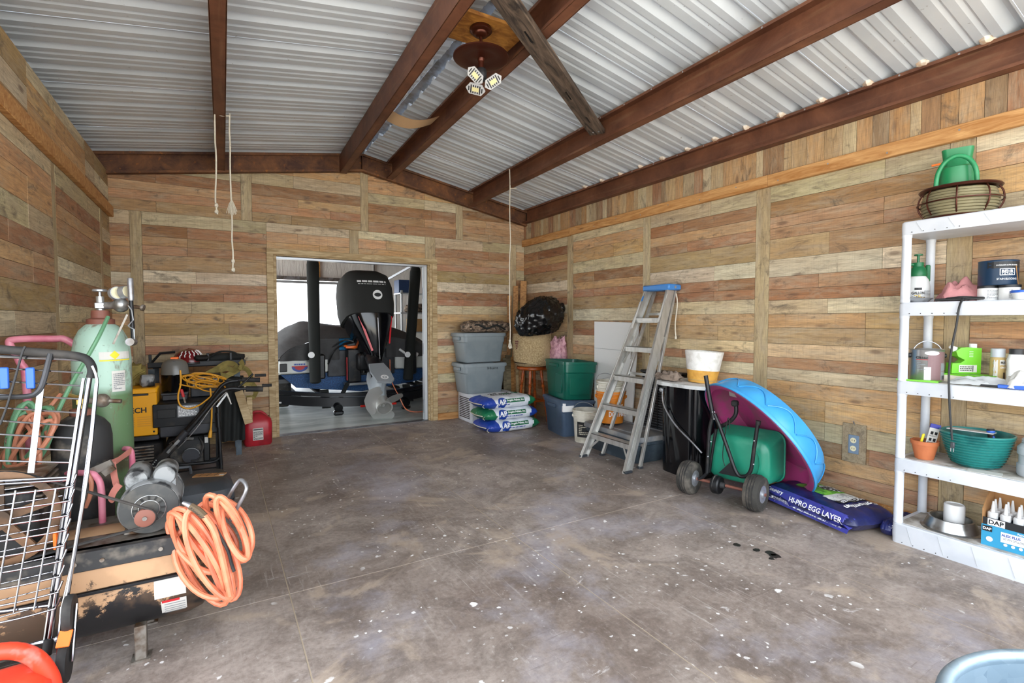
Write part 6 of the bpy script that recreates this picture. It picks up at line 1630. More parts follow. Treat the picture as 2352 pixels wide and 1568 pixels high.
# air hose coiled over the handle
ah = thing('air_hose', 'salmon orange air hose coiled over the end of the compressor', 'hose', tuple(atf(470, 1375, 1.96)))
loops(ah, 'hose_loop', 'hose_orange', .0108, [(452, 1268, 108, 24, .96, 1.965, 0), (460, 1278, 116, 42, 1.08, 1.99, 1), (474, 1258, 104, 20, .93, 2.0, 2), (488, 1272, 112, 46, 1.18, 1.95, 3), (446, 1250, 84, 34, .88, 2.015, 4), (500, 1284, 100, 18, 1.24, 1.975, 5), (478, 1222, 74, 40, .72, 2.02, 2.5), (468, 1292, 92, 56, 1.12, 2.005, 3.7),
                                             (518, 1204, 74, 26, 1.0, 2.0, 1), (532, 1208, 70, 22, 1.16, 1.985, 2), (514, 1222, 80, 36, .92, 2.02, 3), (540, 1226, 66, 18, 1.2, 1.97, 4), (526, 1216, 78, 44, 1.06, 2.03, 5)])
L2 = Vector(ah.location)
MB().tube(smoothpath([atf(u, v, 1.93) - L2 for u, v in ((470, 1185), (490, 1215), (505, 1260), (517, 1310), (530, 1368))], 5), .0125, 8).build('hose_tail', 'hose_orange', ah)
MB().tube(smoothpath([atf(u, v, 1.93) - L2 for u, v in ((438, 1162), (455, 1172), (470, 1186))], 6), .0135, 8).build('hose_sleeve', 'wax', ah)
for i in range(7): 
    p = atf(443 + i * 4.4, 1164 + i * 3.6, 1.93) - L2
    MB().ell(p, (.015, .015, .005), 10, 4).build('spring_coil', 'dirty_black', ah)
MB().tube([atf(420, 1154, 1.93) - L2, atf(430, 1158, 1.93) - L2, atf(438, 1162, 1.93) - L2], [.006, .009, .011], 10).build('coupler', 'galvpipe', ah)
MB().tube(smoothpath([atf(u, v, 1.94) - L2 for u, v in ((492, 1205), (508, 1235), (524, 1265), (532, 1295), (538, 1312))], 5), .006, 8).build('whip_end', 'black_rubber', ah)

# black tool case
tc = thing('tool_case', 'black moulded tool case on the floor behind the compressor', 'tool case', (-.20, 4.13, 0), .06)
MB().loft([rr3(.50, .46, .07, 0), rr3(.53, .49, .08, .03), rr3(.54, .50, .08, .115)]).build('lower_shell', 'black_plastic', tc, 40)
up_ = MB().loft([rr3(.54, .50, .08, .121), rr3(.53, .49, .08, .20), rr3(.44, .40, .09, .245), rr3(.38, .34, .08, .25)]).build('upper_shell', 'dark_plastic', tc, 40)
MB().loft([rr3(.535, .495, .08, .113), rr3(.535, .495, .08, .123)]).build('seam', 'black', tc)
MB().tube(smoothpath([(-.15, .12, .245), (-.145, .14, .285), (-.13, .145, .295), (.0, .145, .295), (.015, .14, .285), (.02, .12, .245)], 4), .011, 8).build('handle', 'dark_plastic', tc)
for x in (-.12, .12): MB().bb(x - .03, x + .03, -.262, -.25, .085, .155, .006).build('latch', 'black_plastic', tc)
cs = thing('cardboard_strip', 'brown cardboard strip lying on the black tool case', 'cardboard', (-.07, 4.13, .2505), -.35)
MB().bb(-.10, .10, -.035, .035, 0, .006).build('strip', 'cardboard', cs); MB().bb(.07, .1, -.03, -.005, .006, .008).build('tag', 'label_white', cs)
for i in range(3): MB().bar((-.06 + i * .05, -.034, .0066), (-.05 + i * .05, .034, .0066), .004, .001).build('crease', 'wax', cs)

# oxygen and acetylene cylinders on a pink hand truck
GXc, GYc = -.492, 3.13
gcy = thing('oxygen_cylinder', 'tall scuffed green oxygen cylinder with a regulator', 'gas cylinder', (GXc, GYc, .04), 0)
gb_ = MB().lathe([(0, 0), (.108, 0), (.115, .012), (.116, 1.12), (.113, 1.17), (.103, 1.225), (.085, 1.265), (.062, 1.29), (.05, 1.298)], 40).build('body', 'green_cyl', gcy, 50)
MB().lathe([(.052, 1.29), (.056, 1.293), (.056, 1.318), (.038, 1.325), (.036, 1.36), (.034, 1.362), (0, 1.362)], 24).build('neck_ring', 'rust_pulley', gcy)
va = MB().cyl((0, 0, 1.36), (0, 0, 1.43), .016, n=12).bb(-.02, .02, -.02, .02, 1.37, 1.40, .004).build('valve', 'steel', gcy)
MB().cyl((0, 0, 1.43), (0, 0, 1.455), .006).lathe([(.024, 1.452), (.03, 1.455), (.03, 1.462), (.024, 1.466), (0, 1.462)], 18).build('valve_wheel', 'zinc', va)
rg = MB().cyl((.015, -.0, 1.385), (.075, -.035, 1.388), .018, n=12).ell((.085, -.04, 1.388), (.034, .034, .036), 14, 10).build('regulator', 'steel', gcy)
for (p, ax_) in (((.07, -.05, 1.445), (.5, -.85, .1)), ((.105, -.065, 1.45), (.8, -.55, .15))):
    d = Vector(ax_).normalized(); p = Vector(p)
    MB().cyl(p - d * .012, p + d * .014, .031, n=20).cyl((.08, -.04, 1.41), p - d * .01, .006).build('gauge', 'zinc', rg)
    MB().cyl(p + d * .0141, p + d * .0155, .027, n=20).build('gauge_face', 'gauge_face', rg)
MB().cyl((.11, -.05, 1.385), (.175, -.07, 1.375), .009).cyl((.17, -.068, 1.377), (.18, -.071, 1.374), .016).build('adjusting_knob', 'worn_steel', rg)
bv = bvh_of(gb_)
def on_cyl(nm, geo, px_u, z, m_, off=.002, zoff=0):
    d = Vector((-GXc, -GYc, 0)).normalized()              # towards the camera
    d = Matrix.Rotation(px_u, 3, 'Z') @ d
    F_ = frame(d * .116 + Vector((0, 0, z)), Vector((0, 0, 1)).cross(d), (0, 0, 1))
    return decal(nm, geo, F_, m_, gcy, bv, off, .02)
on_cyl('shoulder_label', rect(.13, .035), .5, 1.145, 'label_white'); on_cyl('hazard_diamond', shift(rect(.03, .03), -.0, 0, pi / 4), .42, 1.147, 'print_yellow', .004)
on_cyl('yellow_edge', rect(.13, .006), .5, 1.122, 'print_yellow', .003)
on_cyl('warning_tag', rect(.06, .10), .55, 1.02, 'label_white'); on_cyl('tag_print', fineprint(.05, .08, 9, 4), .55, 1.02, 'print_grey', .004)
BXc, BYc = -.535, 2.905
bcy = thing('acetylene_cylinder', 'shorter black acetylene cylinder beside the green one', 'gas cylinder', (BXc, BYc, .04))
MB().lathe([(0, 0), (.1, 0), (.106, .012), (.107, .79), (.1, .835), (.08, .865), (.05, .885), (.04, .888)], 36).build('body', 'dirty_black', bcy, 50)
MB().lathe([(.038, .885), (.042, .89), (.042, .915), (.03, .918), (0, .918)], 20).build('neck_ring', 'rust_pulley', bcy)
MB().cyl((0, 0, .918), (0, 0, .98), .013).bb(-.016, .016, -.016, .016, .935, .965, .003).build('valve', 'brass', bcy)
MB().cyl((.01, 0, .95), (.07, -.03, .952), .014).ell((.08, -.035, .952), (.03, .03, .032), 12, 8).cyl((.08, -.035, .952), (.15, -.05, .945), .010).build('regulator', 'worn_steel', bcy)
MB().tube([(.0, 0, .96), (-.045, -.03, .985)], .012, 8).build('gauge_stem', 'brass', bcy)
ht = thing('hand_truck', 'pink tube hand truck carrying the gas cylinders', 'hand truck', (-.52, 3.0, 0))
L = Vector(ht.location)
MB().bb(-.22, .17, -.2, .27, .02, .036, .003).build('base_plate', 'pink_paint', ht)
yb_ = 3.275
ul = aty(62, 900, yb_).x - L.x; ur = aty(178, 900, yb_).x - L.x
zt = 1.262
MB().tube(smoothpath([(ul, yb_ - L.y, .04), (ul, yb_ - L.y, 1.0), (ul - .02, yb_ - L.y, 1.15), (ul - .055, yb_ - L.y, 1.24), (ul - .03, yb_ - L.y, zt), (ul + .1, yb_ - L.y, zt), (ur - .03, yb_ - L.y, zt - .01), (ur + .06, yb_ - L.y, 1.15), (ur + .09, yb_ - L.y, 1.0), (ur + .09, yb_ - L.y, .04)], 6), .0165, 10).build('frame_loop', 'pink_paint', ht)
MB().tube(smoothpath([atf(u, v, f) - L for u, v, f in ((118, 1087, 2.2), (200, 1086, 2.12), (222, 1096, 2.11), (232, 1120, 2.11), (235, 1180, 2.12), (237, 1252, 2.13))], 5), .013, 10).build('retaining_bar', 'pink_paint', ht)
MB().tube(smoothpath([atf(u, v, f) - L for u, v, f in ((286, 1030, 2.42), (297, 1032, 2.41), (303, 1048, 2.41), (304, 1110, 2.42), (304, 1240, 2.43))], 5), .013, 10).build('side_bar', 'pink_paint', ht)
for sx in (-1, 1): MB().lathe([(.05, -.02), (.085, -.025), (.09, 0), (.085, .025), (.05, .02), (.0, .02)], 24, (-.02 + sx * .24, .3, .09), RY(pi / 2)).build('wheel', 'tire', ht)
rs_ = thing('ratchet_strap', 'faded red ratchet strap around the gas cylinders', 'strap', tuple(atf(262, 1100, 2.2)))
L3 = Vector(rs_.location)
def ribbon(t, nm, pts, w, m_, L_):
    P_ = smoothpath([Vector(p) - L_ for p in pts], 5); vs = []; fs = []
    for i, p in enumerate(P_):
        a = P_[max(0, i - 1)]; c = P_[min(len(P_) - 1, i + 1)]; d = (c - a).normalized()
        n_ = d.cross(_F).normalized() * w / 2; k = _F * .0015
        for q in (p - n_ - k, p + n_ - k, p + n_ + k, p - n_ + k): vs.append(q)
    m = len(P_)
    for i in range(m - 1):
        for k in range(4): fs.append((i * 4 + k, i * 4 + (k + 1) % 4, i * 4 + 4 + (k + 1) % 4, i * 4 + 4 + k))
    fs += [(3, 2, 1, 0), tuple((m - 1) * 4 + k for k in range(4))]
    return MB().add(vs, fs).build(nm, m_, t)
ribbon(rs_, 'webbing', [atf(u, v, f) for u, v, f in ((302, 1034, 2.4), (285, 1046, 2.3), (268, 1058, 2.22), (250, 1066, 2.16))], .03, 'red_strap', L3)
ribbon(rs_, 'webbing_tail', [atf(u, v, f) for u, v, f in ((258, 1062, 2.16), (262, 1090, 2.15), (268, 1116, 2.15))], .028, 'red_strap', L3)
ribbon(rs_, 'webbing_tail', [atf(u, v, f) for u, v, f in ((275, 1112, 2.13), (262, 1128, 2.12), (256, 1145, 2.12), (264, 1150, 2.13))], .028, 'red_strap', L3)
MB().bar(atf(212, 1082, 2.12) - L3, atf(258, 1062, 2.14) - L3, .012, .03).bar(atf(238, 1088, 2.12) - L3, atf(262, 1072, 2.13) - L3, .01, .026).build('ratchet', 'worn_steel', rs_)
# torch hoses: red and green pair in a hanging coil
tw = thing('torch_hose', 'coiled red and green torch hoses hanging beside the black cylinder', 'hose', tuple(atf(60, 1105, 2.12)))
r_ = random.Random(5)
for k in range(18):
    sp_ = (62 + r_.uniform(-16, 14), 1022 + r_.uniform(-16, 20), r_.uniform(62, 88), r_.uniform(20, 34), 1.9 + r_.uniform(-.5, .5), 2.12 + r_.uniform(-.05, .03), r_.uniform(0, 6))
    loops(tw, 'hose_loop', 'hose_red' if k % 2 else 'hose_green', .0085, [sp_], 26)
L4 = Vector(tw.location)
MB().tube(smoothpath([atf(u, v, f) - L4 for u, v, f in ((248, 728, 2.34), (228, 770, 2.25), (205, 812, 2.22), (165, 880, 2.2), (130, 950, 2.15), (100, 1005, 2.12), (80, 1060, 2.1))], 5), .0085, 8).build('supply_hose', 'hose_green', tw)
MB().tube(smoothpath([atf(u, v, f) - L4 for u, v, f in ((140, 905, 2.2), (118, 930, 2.16), (95, 955, 2.13), (110, 1000, 2.1))], 5), .0085, 8).build('supply_hose', 'hose_red', tw)
MB().tube([atf(34, 1010, 2.08) - L4, atf(16, 1014, 2.07) - L4], [.012, .016], 10).build('fitting', 'worn_steel', tw)
MB().tube(smoothpath([atf(u, v, 2.09) - L4 for u, v in ((200, 1085), (210, 1110), (206, 1140), (196, 1165))], 5), .0085, 8).build('loose_end', 'hose_red', tw)
# grease gun hooked on the regulator
gg = thing('lever_grease_gun', 'lever grease gun with a ribbed grip hooked on the regulator', 'grease gun', tuple(atf(304, 785, 2.42)))
L5 = Vector(gg.location)
MB().tube([atf(299, 638, 2.42) - L5, atf(299, 641, 2.42) - L5, atf(301, 686, 2.42) - L5, atf(301, 690, 2.42) - L5], [.010, .0125, .0125, .011], 12).build('grip', 'galvpipe', gg)
MB().tube([atf(301, 690, 2.42) - L5, atf(306, 782, 2.42) - L5], .009, 10).build('lever', 'black_metal', gg)
MB().tube([atf(u, v, 2.40) - L5 for u, v in ((295, 702, ), (302, 712), (306, 735), (294, 748), (300, 752), (308, 756), (309, 780), (298, 786))], .003, 6).build('wire_clip', 'zinc', gg)
MB().bar(atf(292, 722, 2.38) - L5, atf(260, 790, 2.35) - L5, .02, .008).build('arm', 'worn_steel', gg)
MB().cyl(atf(298, 785, 2.37) - L5, atf(306, 785, 2.42) - L5, .018).build('pivot_knob', 'galvpipe', gg)

# folding wire shopping cart, nearest on this side
CY0, CLN = 2.255, .13
def cp(u, v, off=0.0):
    d = ray(u, v); a = d.y - CLN * d.z; c0 = CY0 + off - CLN * 0 + CLN * CAM_H
    return _C + d * (c0 / a)
ct = thing('shopping_cart', 'folded chrome wire shopping cart with a black foam handle', 'shopping cart', (-.55, CY0, 0))
L6 = Vector(ct.location)
def ctube(nm, pts, r, m_='chrome', off=0.0, sm=True, n=8):
    P_ = [cp(u, v, off) - L6 for u, v in pts]
    return MB().tube(smoothpath(P_, 4) if sm and len(P_) > 2 else P_, r, n).build(nm, m_, ct)
UL = -190
ctube('handle_grip', [(UL, 786), (0, 802), (120, 812), (178, 818), (202, 828), (212, 848), (209, 868)], .0155, 'black_rubber', 0, True, 12)
ctube('handle_bar', [(UL, 808), (0, 818), (188, 826)], .006)
ctube('frame_tube', [(206, 866), (160, 1160), (112, 1482)], .0085, n=10)
ctube('frame_tube', [(192, 868), (148, 1160), (103, 1470)], .006)
ctube('frame_tube', [(212, 840), (222, 868), (220, 910), (200, 1060), (176, 1240), (142, 1398)], .005, off=-.03)
ctube('frame_tube', [(222, 880), (205, 1050), (186, 1180), (150, 1395)], .0065, off=-.045)
ctube('frame_tube', [(UL, 850), (UL - 40, 1150), (UL - 90, 1490)], .0085)
for i, (y0, xr, yr) in enumerate(((845, 190, 856), (875, 188, 886), (906, 184, 916), (936, 180, 948), (966, 174, 978), (997, 170, 1006), (1027, 166, 1034), (1058, 160, 1062))):
    ctube('back_wire', [(UL, y0 - 8), (0, y0), (xr, yr)], .0032, sm=False)
ctube('cross_tube', [(UL, 1114), (0, 1104), (158, 1096)], .005, sm=False); ctube('cross_tube', [(UL, 1125), (0, 1112), (155, 1102)], .004, sm=False)
MB().bar(cp(94, 890, -.012) - L6, cp(70, 1086, -.012) - L6, .004, .018, up=(0, 1, 0)).build('flat_strap', 'zinc', ct) if False else None
P_ = [cp(u, v, -.012) - L6 for u, v in ((86, 890), (101, 890), (78, 1086), (63, 1086))]
MB().add(P_ + [p + Vector((0, .003, 0)) for p in P_], [(3, 2, 1, 0), (4, 5, 6, 7), (0, 1, 5, 4), (1, 2, 6, 5), (2, 3, 7, 6), (3, 0, 4, 7)]).build('flat_strap', 'zinc', ct)
for i in range(9):
    y0 = 1138 + i * 34 + i * i * .3; xr = 152 - i * 4.6; yr = y0 - 19 - i * 1.2
    ctube('basket_wire', [(UL, y0 + 26), (0, y0), (xr, yr), (xr + 14, yr - 8), (xr + 24, yr - 30)], .0036, off=-.02)
    ctube('basket_wire', [(UL, y0 + 8), (0, y0 - 12), (xr - 4, yr - 14)], .0024, off=.03, sm=False)
for i in range(7):
    x0 = 128 - i * 46
    ctube('basket_upright', [(x0, 1122 + i * 2), (x0 - 50, 1400 + i * 6)], .003, off=-.024, sm=False)
ctube('bottom_tube', [(UL, 1436), (0, 1404), (112, 1390)], .0055, sm=False)
ctube('bottom_tube', [(UL, 1500), (0, 1492), (100, 1474)], .0055, sm=False)
# bracket loop and clips on the handle
ctube('bracket_loop', [(UL, 915), (0, 912), (62, 910), (84, 902), (98, 880), (116, 812)], .009, 'black_plastic', -.012)
for u in (10, 70): P_ = cp(u, 868, -.012) - L6; MB().box(P_, (.024, .012, .075), .003).build('clip', 'blue_plastic', ct)
ctube('cable_tie', [(58, 795), (48, 820), (20, 920), (0, 975)], .0035, 'cord_black', -.03)
# wheels
def cwheel(u, v, r, off, w=.014):
    c = cp(u, v, off) - L6
    wl_ = MB().lathe([(r * .6, -w), (r * .95, -w * .9), (r, -w * .3), (r, w * .3), (r * .95, w * .9), (r * .6, w), ], 28, c, RY(pi / 2)).build('wheel', 'black_rubber', ct)
    MB().lathe([(0, -w * .8), (r * .6, -w), (r * .6, w), (0, w * .8)], 20, c, RY(pi / 2)).build('hub', 'zinc', wl_)
    return c
c1 = cwheel(160, 1408, .062, -.06); c2 = cwheel(148, 1522, .064, -.10)
for dx in (-.02, .022):
    MB().bar(c1 + Vector((dx, 0, .03)), c2 + Vector((dx, 0, -.0)), .004, .022, up=(0, 1, 0)).build('wheel_bracket', 'chrome', ct)
MB().bar(c1 + Vector((0, -.045, -.035)), c2 + Vector((0, -.02, .065)), .036, .006, .002, up=(0, 1, 0)).build('wheel_guard', 'orange_plastic', ct)
P_ = cp(130, 1200, .0) - L6; MB().box(cp(128, 1242, .03) - L6, (.012, .02, .06), .003).build('wheel_guard', 'orange_plastic', ct)
ctube('leg_sleeve', [(112, 1466), (107, 1504)], .014, 'black_rubber', sm=False, n=12)
ctube('axle', [(80, 1476), (132, 1464)], .005, sm=False); MB().ell(cp(131, 1467, -.01) - L6, (.009, .009, .009), 10, 6).build('axle_nut', 'zinc', ct)

# red fuel can at the edge of the view
fc_ = thing('fuel_can', 'sun-faded orange red fuel can in front of the shopping cart', 'fuel can', (-.605, 2.06, 0), .1)
MB().loft([rr3(.24, .19, .05, 0), rr3(.27, .21, .06, .02), rr3(.28, .22, .06, .15), rr3(.26, .2, .06, .225), rr3(.2, .15, .05, .255), rr3(.14, .1, .04, .262)]).build('body', 'can_orange', fc_, 50)
MB().tube(smoothpath([(-.14, 0, .18), (-.13, 0, .28), (-.06, 0, .345), (.03, 0, .345), (.09, 0, .30), (.125, 0, .22), (.13, 0, .15)], 5), [.024] * 31, 12).build('handle', 'can_orange', fc_)

# ---- generator with things on it
gn = thing('generator', 'black portable generator loaded with tools beside the wall', 'generator', (-.32, 5.30, 0))
MB().bb(-.12, .32, -.23, .22, .37, .53, .01).bb(-.40, -.12, -.23, .22, .36, .398, .006).build('tank_housing', 'black_plastic', gn)
pnl = MB().bb(-.16, .31, -.24, -.229, .46, .655, .006).bb(-.16, .31, -.23, .16, .53, .655, .012).build('control_panel', 'black_metal', gn)
MB().bb(-.13, -.0, -.246, -.239, .535, .61, .003).build('recess', 'black', pnl)
FG = frame((.09, -.243, .585), (1, 0, 0), (0, 0, 1))
decal('rating_plate', rect(.155, .10), FG, 'print_grey', gn, None, .001); decal('plate_print', fineprint(.14, .085, 7, 9, fill=.55), FG, 'print_white', gn, None, .002)
MB().bb(-.36, -.10, -.20, .15, .08, .34, .02).build('alternator', 'black_metal', gn)
for i in range(9): MB().bb(-.345, -.16, -.212, -.2, .10 + i * .025, .113 + i * .025, .002).build('cooling_fin', 'worn_steel', gn)
MB().bb(-.08, .22, -.17, .16, .08, .34, .03).build('engine', 'dirty_black', gn)
MB().cyl((.1, -.17, .19), (.1, -.235, .19), .062, n=24).build('air_filter', 'black_plastic', gn); MB().cyl((.1, -.2, .19), (.1, -.215, .19), .066, n=24).build('filter_band', 'steel', gn)
MB().tube(smoothpath([(.16, -.16, .33), (.19, -.21, .26), (.15, -.23, .16), (.10, -.24, .15)]), .008, 8).build('fuel_line', 'black_rubber', gn)
MB().bb(.19, .24, -.2, -.15, .12, .36, .008).build('relay_box', 'black', gn); decal('relay_tag', rect(.025, .05), frame((.215, -.201, .31), (1, 0, 0), (0, 0, 1)), 'label_white', gn)
MB().tube(smoothpath([(-.05, -.17, .3), (.02, -.2, .34), (.12, -.19, .33)]), .012, 8).build('exhaust_pipe', 'steel', gn)
for sx in (-.36, .30):
    for sy_ in (-.2, .18): MB().bb(sx - .015, sx + .015, sy_ - .015, sy_ + .015, 0, .38).build('frame_leg', 'black_metal', gn)
for sy_ in (-.2, .18): MB().bb(-.375, .315, sy_ - .014, sy_ + .014, .03, .058).build('frame_rail', 'black_metal', gn)
yw = thing('welder', 'yellow boxed welder with louvres standing on the generator', 'welder', (-.595, 5.27, .531))
for sx in (-1,): pass
yw.location = (-.565, 5.27, .40); MATS_OF[yw.name] = Matrix.Translation((-.565, 5.27, .40))
MB().bb(-.12, .115, -.19, .2, 0, .36, .006).build('case', 'yellow_metal', yw); MB().bb(-.125, .12, -.196, .205, .345, .395, .012).build('lid', 'yellow_metal', yw); MB().bb(-.06, .06, -.1998, -.19, .335, .352, .003).build('lid_latch', 'black_plastic', yw)
for j, x0 in enumerate((-.09, .02)):
    for i in range(5): MB().bb(x0 - .04, x0 + .055, -.194, -.19, .08 + i * .018, .088 + i * .018).build('louvre', 'cord_yellow', yw)
decal('lettering', word('TECH', .045, bold=.03), frame((-.03, -.1905, .215), (1, 0, 0), (0, 0, 1)), 'print_black', yw, None, .002)
MB().cyl((.09, -.193, .03), (.09, -.19, .03), .008, n=10).build('screw', 'black', yw)
# walk-behind machine with long handlebars in front of the generator
HY = 4.93
wb_ = thing('walk_behind_tiller', 'black walk-behind machine frame with long handlebars and rubber grips', 'tiller', (-.2, HY, 0))
L7 = Vector(wb_.location)
def wt(nm, pts, r, m_='black_metal', dy=0.0, n=10):
    return MB().tube(smoothpath([aty(u, v, HY + dy) - L7 for u, v in pts], 5), r, n).build(nm, m_, wb_)
wt('handlebar', [(322, 1100), (365, 1058), (405, 1018), (450, 968), (495, 915), (512, 898), (530, 892), (552, 893)], .018)
wt('handlebar', [(418, 998), (455, 955), (490, 910), (510, 885), (528, 876), (546, 874)], .016, dy=.10)
wt('grip', [(565, 893), (604, 893)], .024, 'black_rubber'); wt('handle_end', [(552, 893), (566, 892)], .012); wt('handle_tip', [(602, 885), (624, 884)], .014, 'black_rubber', .02)
wt('grip', [(556, 872), (597, 872)], .022, 'black_rubber', .10); wt('handle_end', [(520, 872), (556, 873)], .010, dy=.10); wt('handle_tip', [(585, 862), (611, 861)], .014, 'black_rubber', .12)
wt('lever', [(541, 893), (562, 877), (581, 858)], .008)
wt('stand_leg', [(500, 925), (503, 985), (506, 1040), (508, 1075), (505, 1089), (496, 1091)], .015, dy=.08)
wt('stand_bar', [(505, 1050), (490, 1060), (450, 1064), (410, 1068), (372, 1071)], .013, dy=.08)
wt('stand_sleeve', [(500, 948), (502, 980)], .02, dy=.08)
MB().bar(aty(402, 1020, HY - .03) - L7, aty(318, 1104, HY - .03) - L7, .05, .06, .004).build('boom', 'black_metal', wb_)
for i in range(5): MB().ell(aty(358 - i * 3.4, 1057 + i * 4.4, HY - .062) - L7, (.006, .004, .006), 8, 5).build('adjustment_hole', 'zinc', wb_)
MB().bar(aty(384, 1040, HY - .07) - L7, aty(412, 1010, HY - .07) - L7, .012, .022, .002).build('bright_link', 'steel', wb_)
MB().tube([aty(405, 1018, HY - .04) - L7, aty(428, 990, HY - .04) - L7], [.03, .028], 12).build('clamp', 'black_plastic', wb_)
MB().tube(smoothpath([aty(u, v, HY - .04) - L7 for u, v in ((408, 1030), (450, 985), (490, 930), (520, 900))], 5), .004, 6).build('control_cable', 'galvpipe', wb_)
MB().bar(aty(498, 934, HY - .03) - L7, aty(520, 905, HY - .03) - L7, .008, .014).build('bright_link', 'steel', wb_)
MB().tube([aty(520, 902, HY - .03) - L7, aty(526, 915, HY - .03) - L7, aty(531, 928, HY - .03) - L7], [.008, .006, .005], 8).build('pull_tag', 'label_white', wb_)
# wheel at the low end
c = Vector((-.62 - L7.x, 0, .11))
MB().lathe([(.05, -.03), (.1, -.035), (.11, 0), (.1, .035), (.05, .03)], 26, c, RY(pi / 2)).build('wheel', 'tire', wb_); MB().lathe([(0, -.028), (.05, -.03), (.05, .03), (0, .028)], 18, c, RY(pi / 2)).build('hub', 'galvpipe', wb_)

# stuff on the generator: battery box, bucket, charger, cord, jumper clamp
bxb = thing('battery_box', 'black battery box on the generator under the lidded pail', 'box', (-.40, 5.33, .656))
bxb.location = (-.335, 5.34, .656)
MB().bb(-.095, .095, -.11, .11, 0, .055, .01).build('box', 'black_plastic', bxb); MB().bb(-.1, .1, -.115, .115, .05, .068, .006).build('lid', 'dark_plastic', bxb)
pl = thing('lidded_pail', 'black pail with a domed smoky lid and orange clip', 'pail', (-.335, 5.34, .725))
MB().lathe([(0, 0), (.098, 0), (.102, .01), (.104, .15), (.108, .155), (0, .155)], 28).build('pail', 'black_gloss', pl)
MB().lathe([(.108, .155), (.106, .17), (.1, .23), (.085, .265), (.05, .285), (0, .29)], 28).build('dome_lid', 'clear_grey', pl)
MB().bb(-.03, .03, -.02, .02, .288, .306, .004).build('clip', 'orange_plastic', pl); MB().bar((0, -.104, .15), (0, -.07, .275), .02, .006).build('latch', 'dark_plastic', pl)
kb = thing('khaki_bundle', 'khaki canvas bundle behind the yellow welder', 'canvas', (-.60, 5.38, .796))
MB().ell((-.02, 0, .085), (.07, .08, .1), 16, 9, .4, 4, 3, .7, -.085).build('canvas', 'khaki', kb); MB().tube(smoothpath([(-.06, -.08, .02), (.0, -.09, .09), (.05, -.07, .12)]), .008, 6).build('strap', 'khaki', kb)
single('stone_block', MB().ell((0, 0, .05), (.055, .05, .055), 12, 8, .2, 5, 3, .5, -.05), 'motor_grey', 'grey mottled block on the yellow welder', 'block', (-.52, 5.2, .796))
bc = thing('battery_charger', 'white faced battery charger with black cables on the generator', 'charger', (-.115, 5.46, .657))
MB().bb(-.11, .13, -.09, .08, 0, .20, .008).build('case', 'black_plastic', bc); decal('face', rect(.2, .10, .01, .13), frame((0, -.091, 0), (1, 0, 0), (0, 0, 1)), 'label_white', bc, None, .001); decal('face_print', fineprint(.18, .08, 4, 12, .01, .13, .5), frame((0, -.091, 0), (1, 0, 0), (0, 0, 1)), 'print_black', bc, None, .002)
MB().tube(smoothpath([(-.05, -.1, .16), (.0, -.13, .10), (.06, -.12, .15), (.12, -.11, .06)]), .006, 6).build('cable', 'cord_black', bc)
yc = thing('coiled_cord', 'tangled yellow extension cord heaped on the generator', 'cord', (-.06, 5.3, .657))
L8 = Vector(yc.location); r_ = random.Random(9)
for k in range(9):
    u, v = 468 + r_.uniform(-22, 20), 878 + r_.uniform(-12, 12)
    a, b_ = r_.uniform(34, 52), r_.uniform(9, 17); an = r_.uniform(-.15, .45); yy = 5.24 + r_.uniform(-.05, .08); sd = r_.uniform(0, 6)
    pts = []
    for i in range(26):
        g = 2 * pi * i / 26; x, y = a * cos(g), b_ * sin(g)
        pts.append(aty(u + x * cos(an) - y * sin(an), v + x * sin(an) + y * cos(an), yy + .04 * sin(g + sd)) - L8)
    MB().tube(pts, .006, 6, True).build('cord_loop', 'cord_yellow', yc)
MB().tube(smoothpath([aty(u, v, 5.03) - L8 for u, v in ((414, 850), (415, 880), (409, 910), (414, 930), (432, 938), (458, 930), (488, 908), (515, 895))], 6), .007, 8).build('cord_tail', 'cord_yellow', yc)
MB().tube(smoothpath([aty(u, v, 5.03) - L8 for u, v in ((483, 892), (486, 930), (486, 960), (484, 990))], 6), .007, 8).build('cord_tail', 'cord_yellow', yc)
MB().tube([aty(484, 988, 5.03) - L8, aty(482, 1004, 5.03) - L8], [.012, .016], 10).build('plug', 'cord_yellow', yc)
jc = thing('jumper_clamp', 'red handled jumper clamp hanging on the generator panel', 'clamp', tuple(aty(420, 915, 5.03)))
L9 = Vector(jc.location)
MB().bar(aty(416, 893, 5.03) - L9, aty(422, 912, 5.03) - L9, .02, .022, .006).build('grip', 'print_red', jc); MB().bar(aty(421, 910, 5.03) - L9, aty(426, 925, 5.03) - L9, .008, .012).build('jaw', 'worn_steel', jc)

# black bench behind, with a helmet and straps
bn_ = thing('folding_bench', 'black folding workbench against the back wall', 'workbench', (-.16, 5.98, 0))
MB().bb(-.42, .40, -.16, .16, .90, .925, .005).build('top', 'black_plastic', bn_); MB().bb(-.42, .40, -.165, -.15, .905, .955, .004).build('edge_rail', 'black_metal', bn_)
for x in (-.38, .32):
    for y_ in (-.26, .12): MB().bb(x - .025, x + .025, y_ - .012, y_ + .012, 0, .90).build('leg', 'tote_dark', bn_)
for x in (-.40, .07, .27): MB().bb(x - .012, x + .012, -.15, -.13, .92, 1.03, .003).build('clamp_post', 'black_metal', bn_)
MB().tube([(-.40, -.14, .94), (-.32, -.14, 1.04), (-.2, -.14, 1.05)], .012, 8).build('brace', 'black_metal', bn_)
hm = thing('sport_helmet', 'dark red sport helmet with white scrollwork on the bench', 'helmet', (-.26, 5.93, .926), .5)
def helm(u, v):
    g = 2 * pi * u; th = pi / 2 * v
    rx, ry, rz_ = .125, .155, .135
    zz = .01 + rz_ * sin(th) * (1 + .05 * cos(g))
    k = cos(th) ** .75
    return (rx * k * cos(g), ry * k * sin(g), zz)
hs = MB().grid(helm, 36, 14, cu=True).build('shell', 'helmet_red', hm, 60)
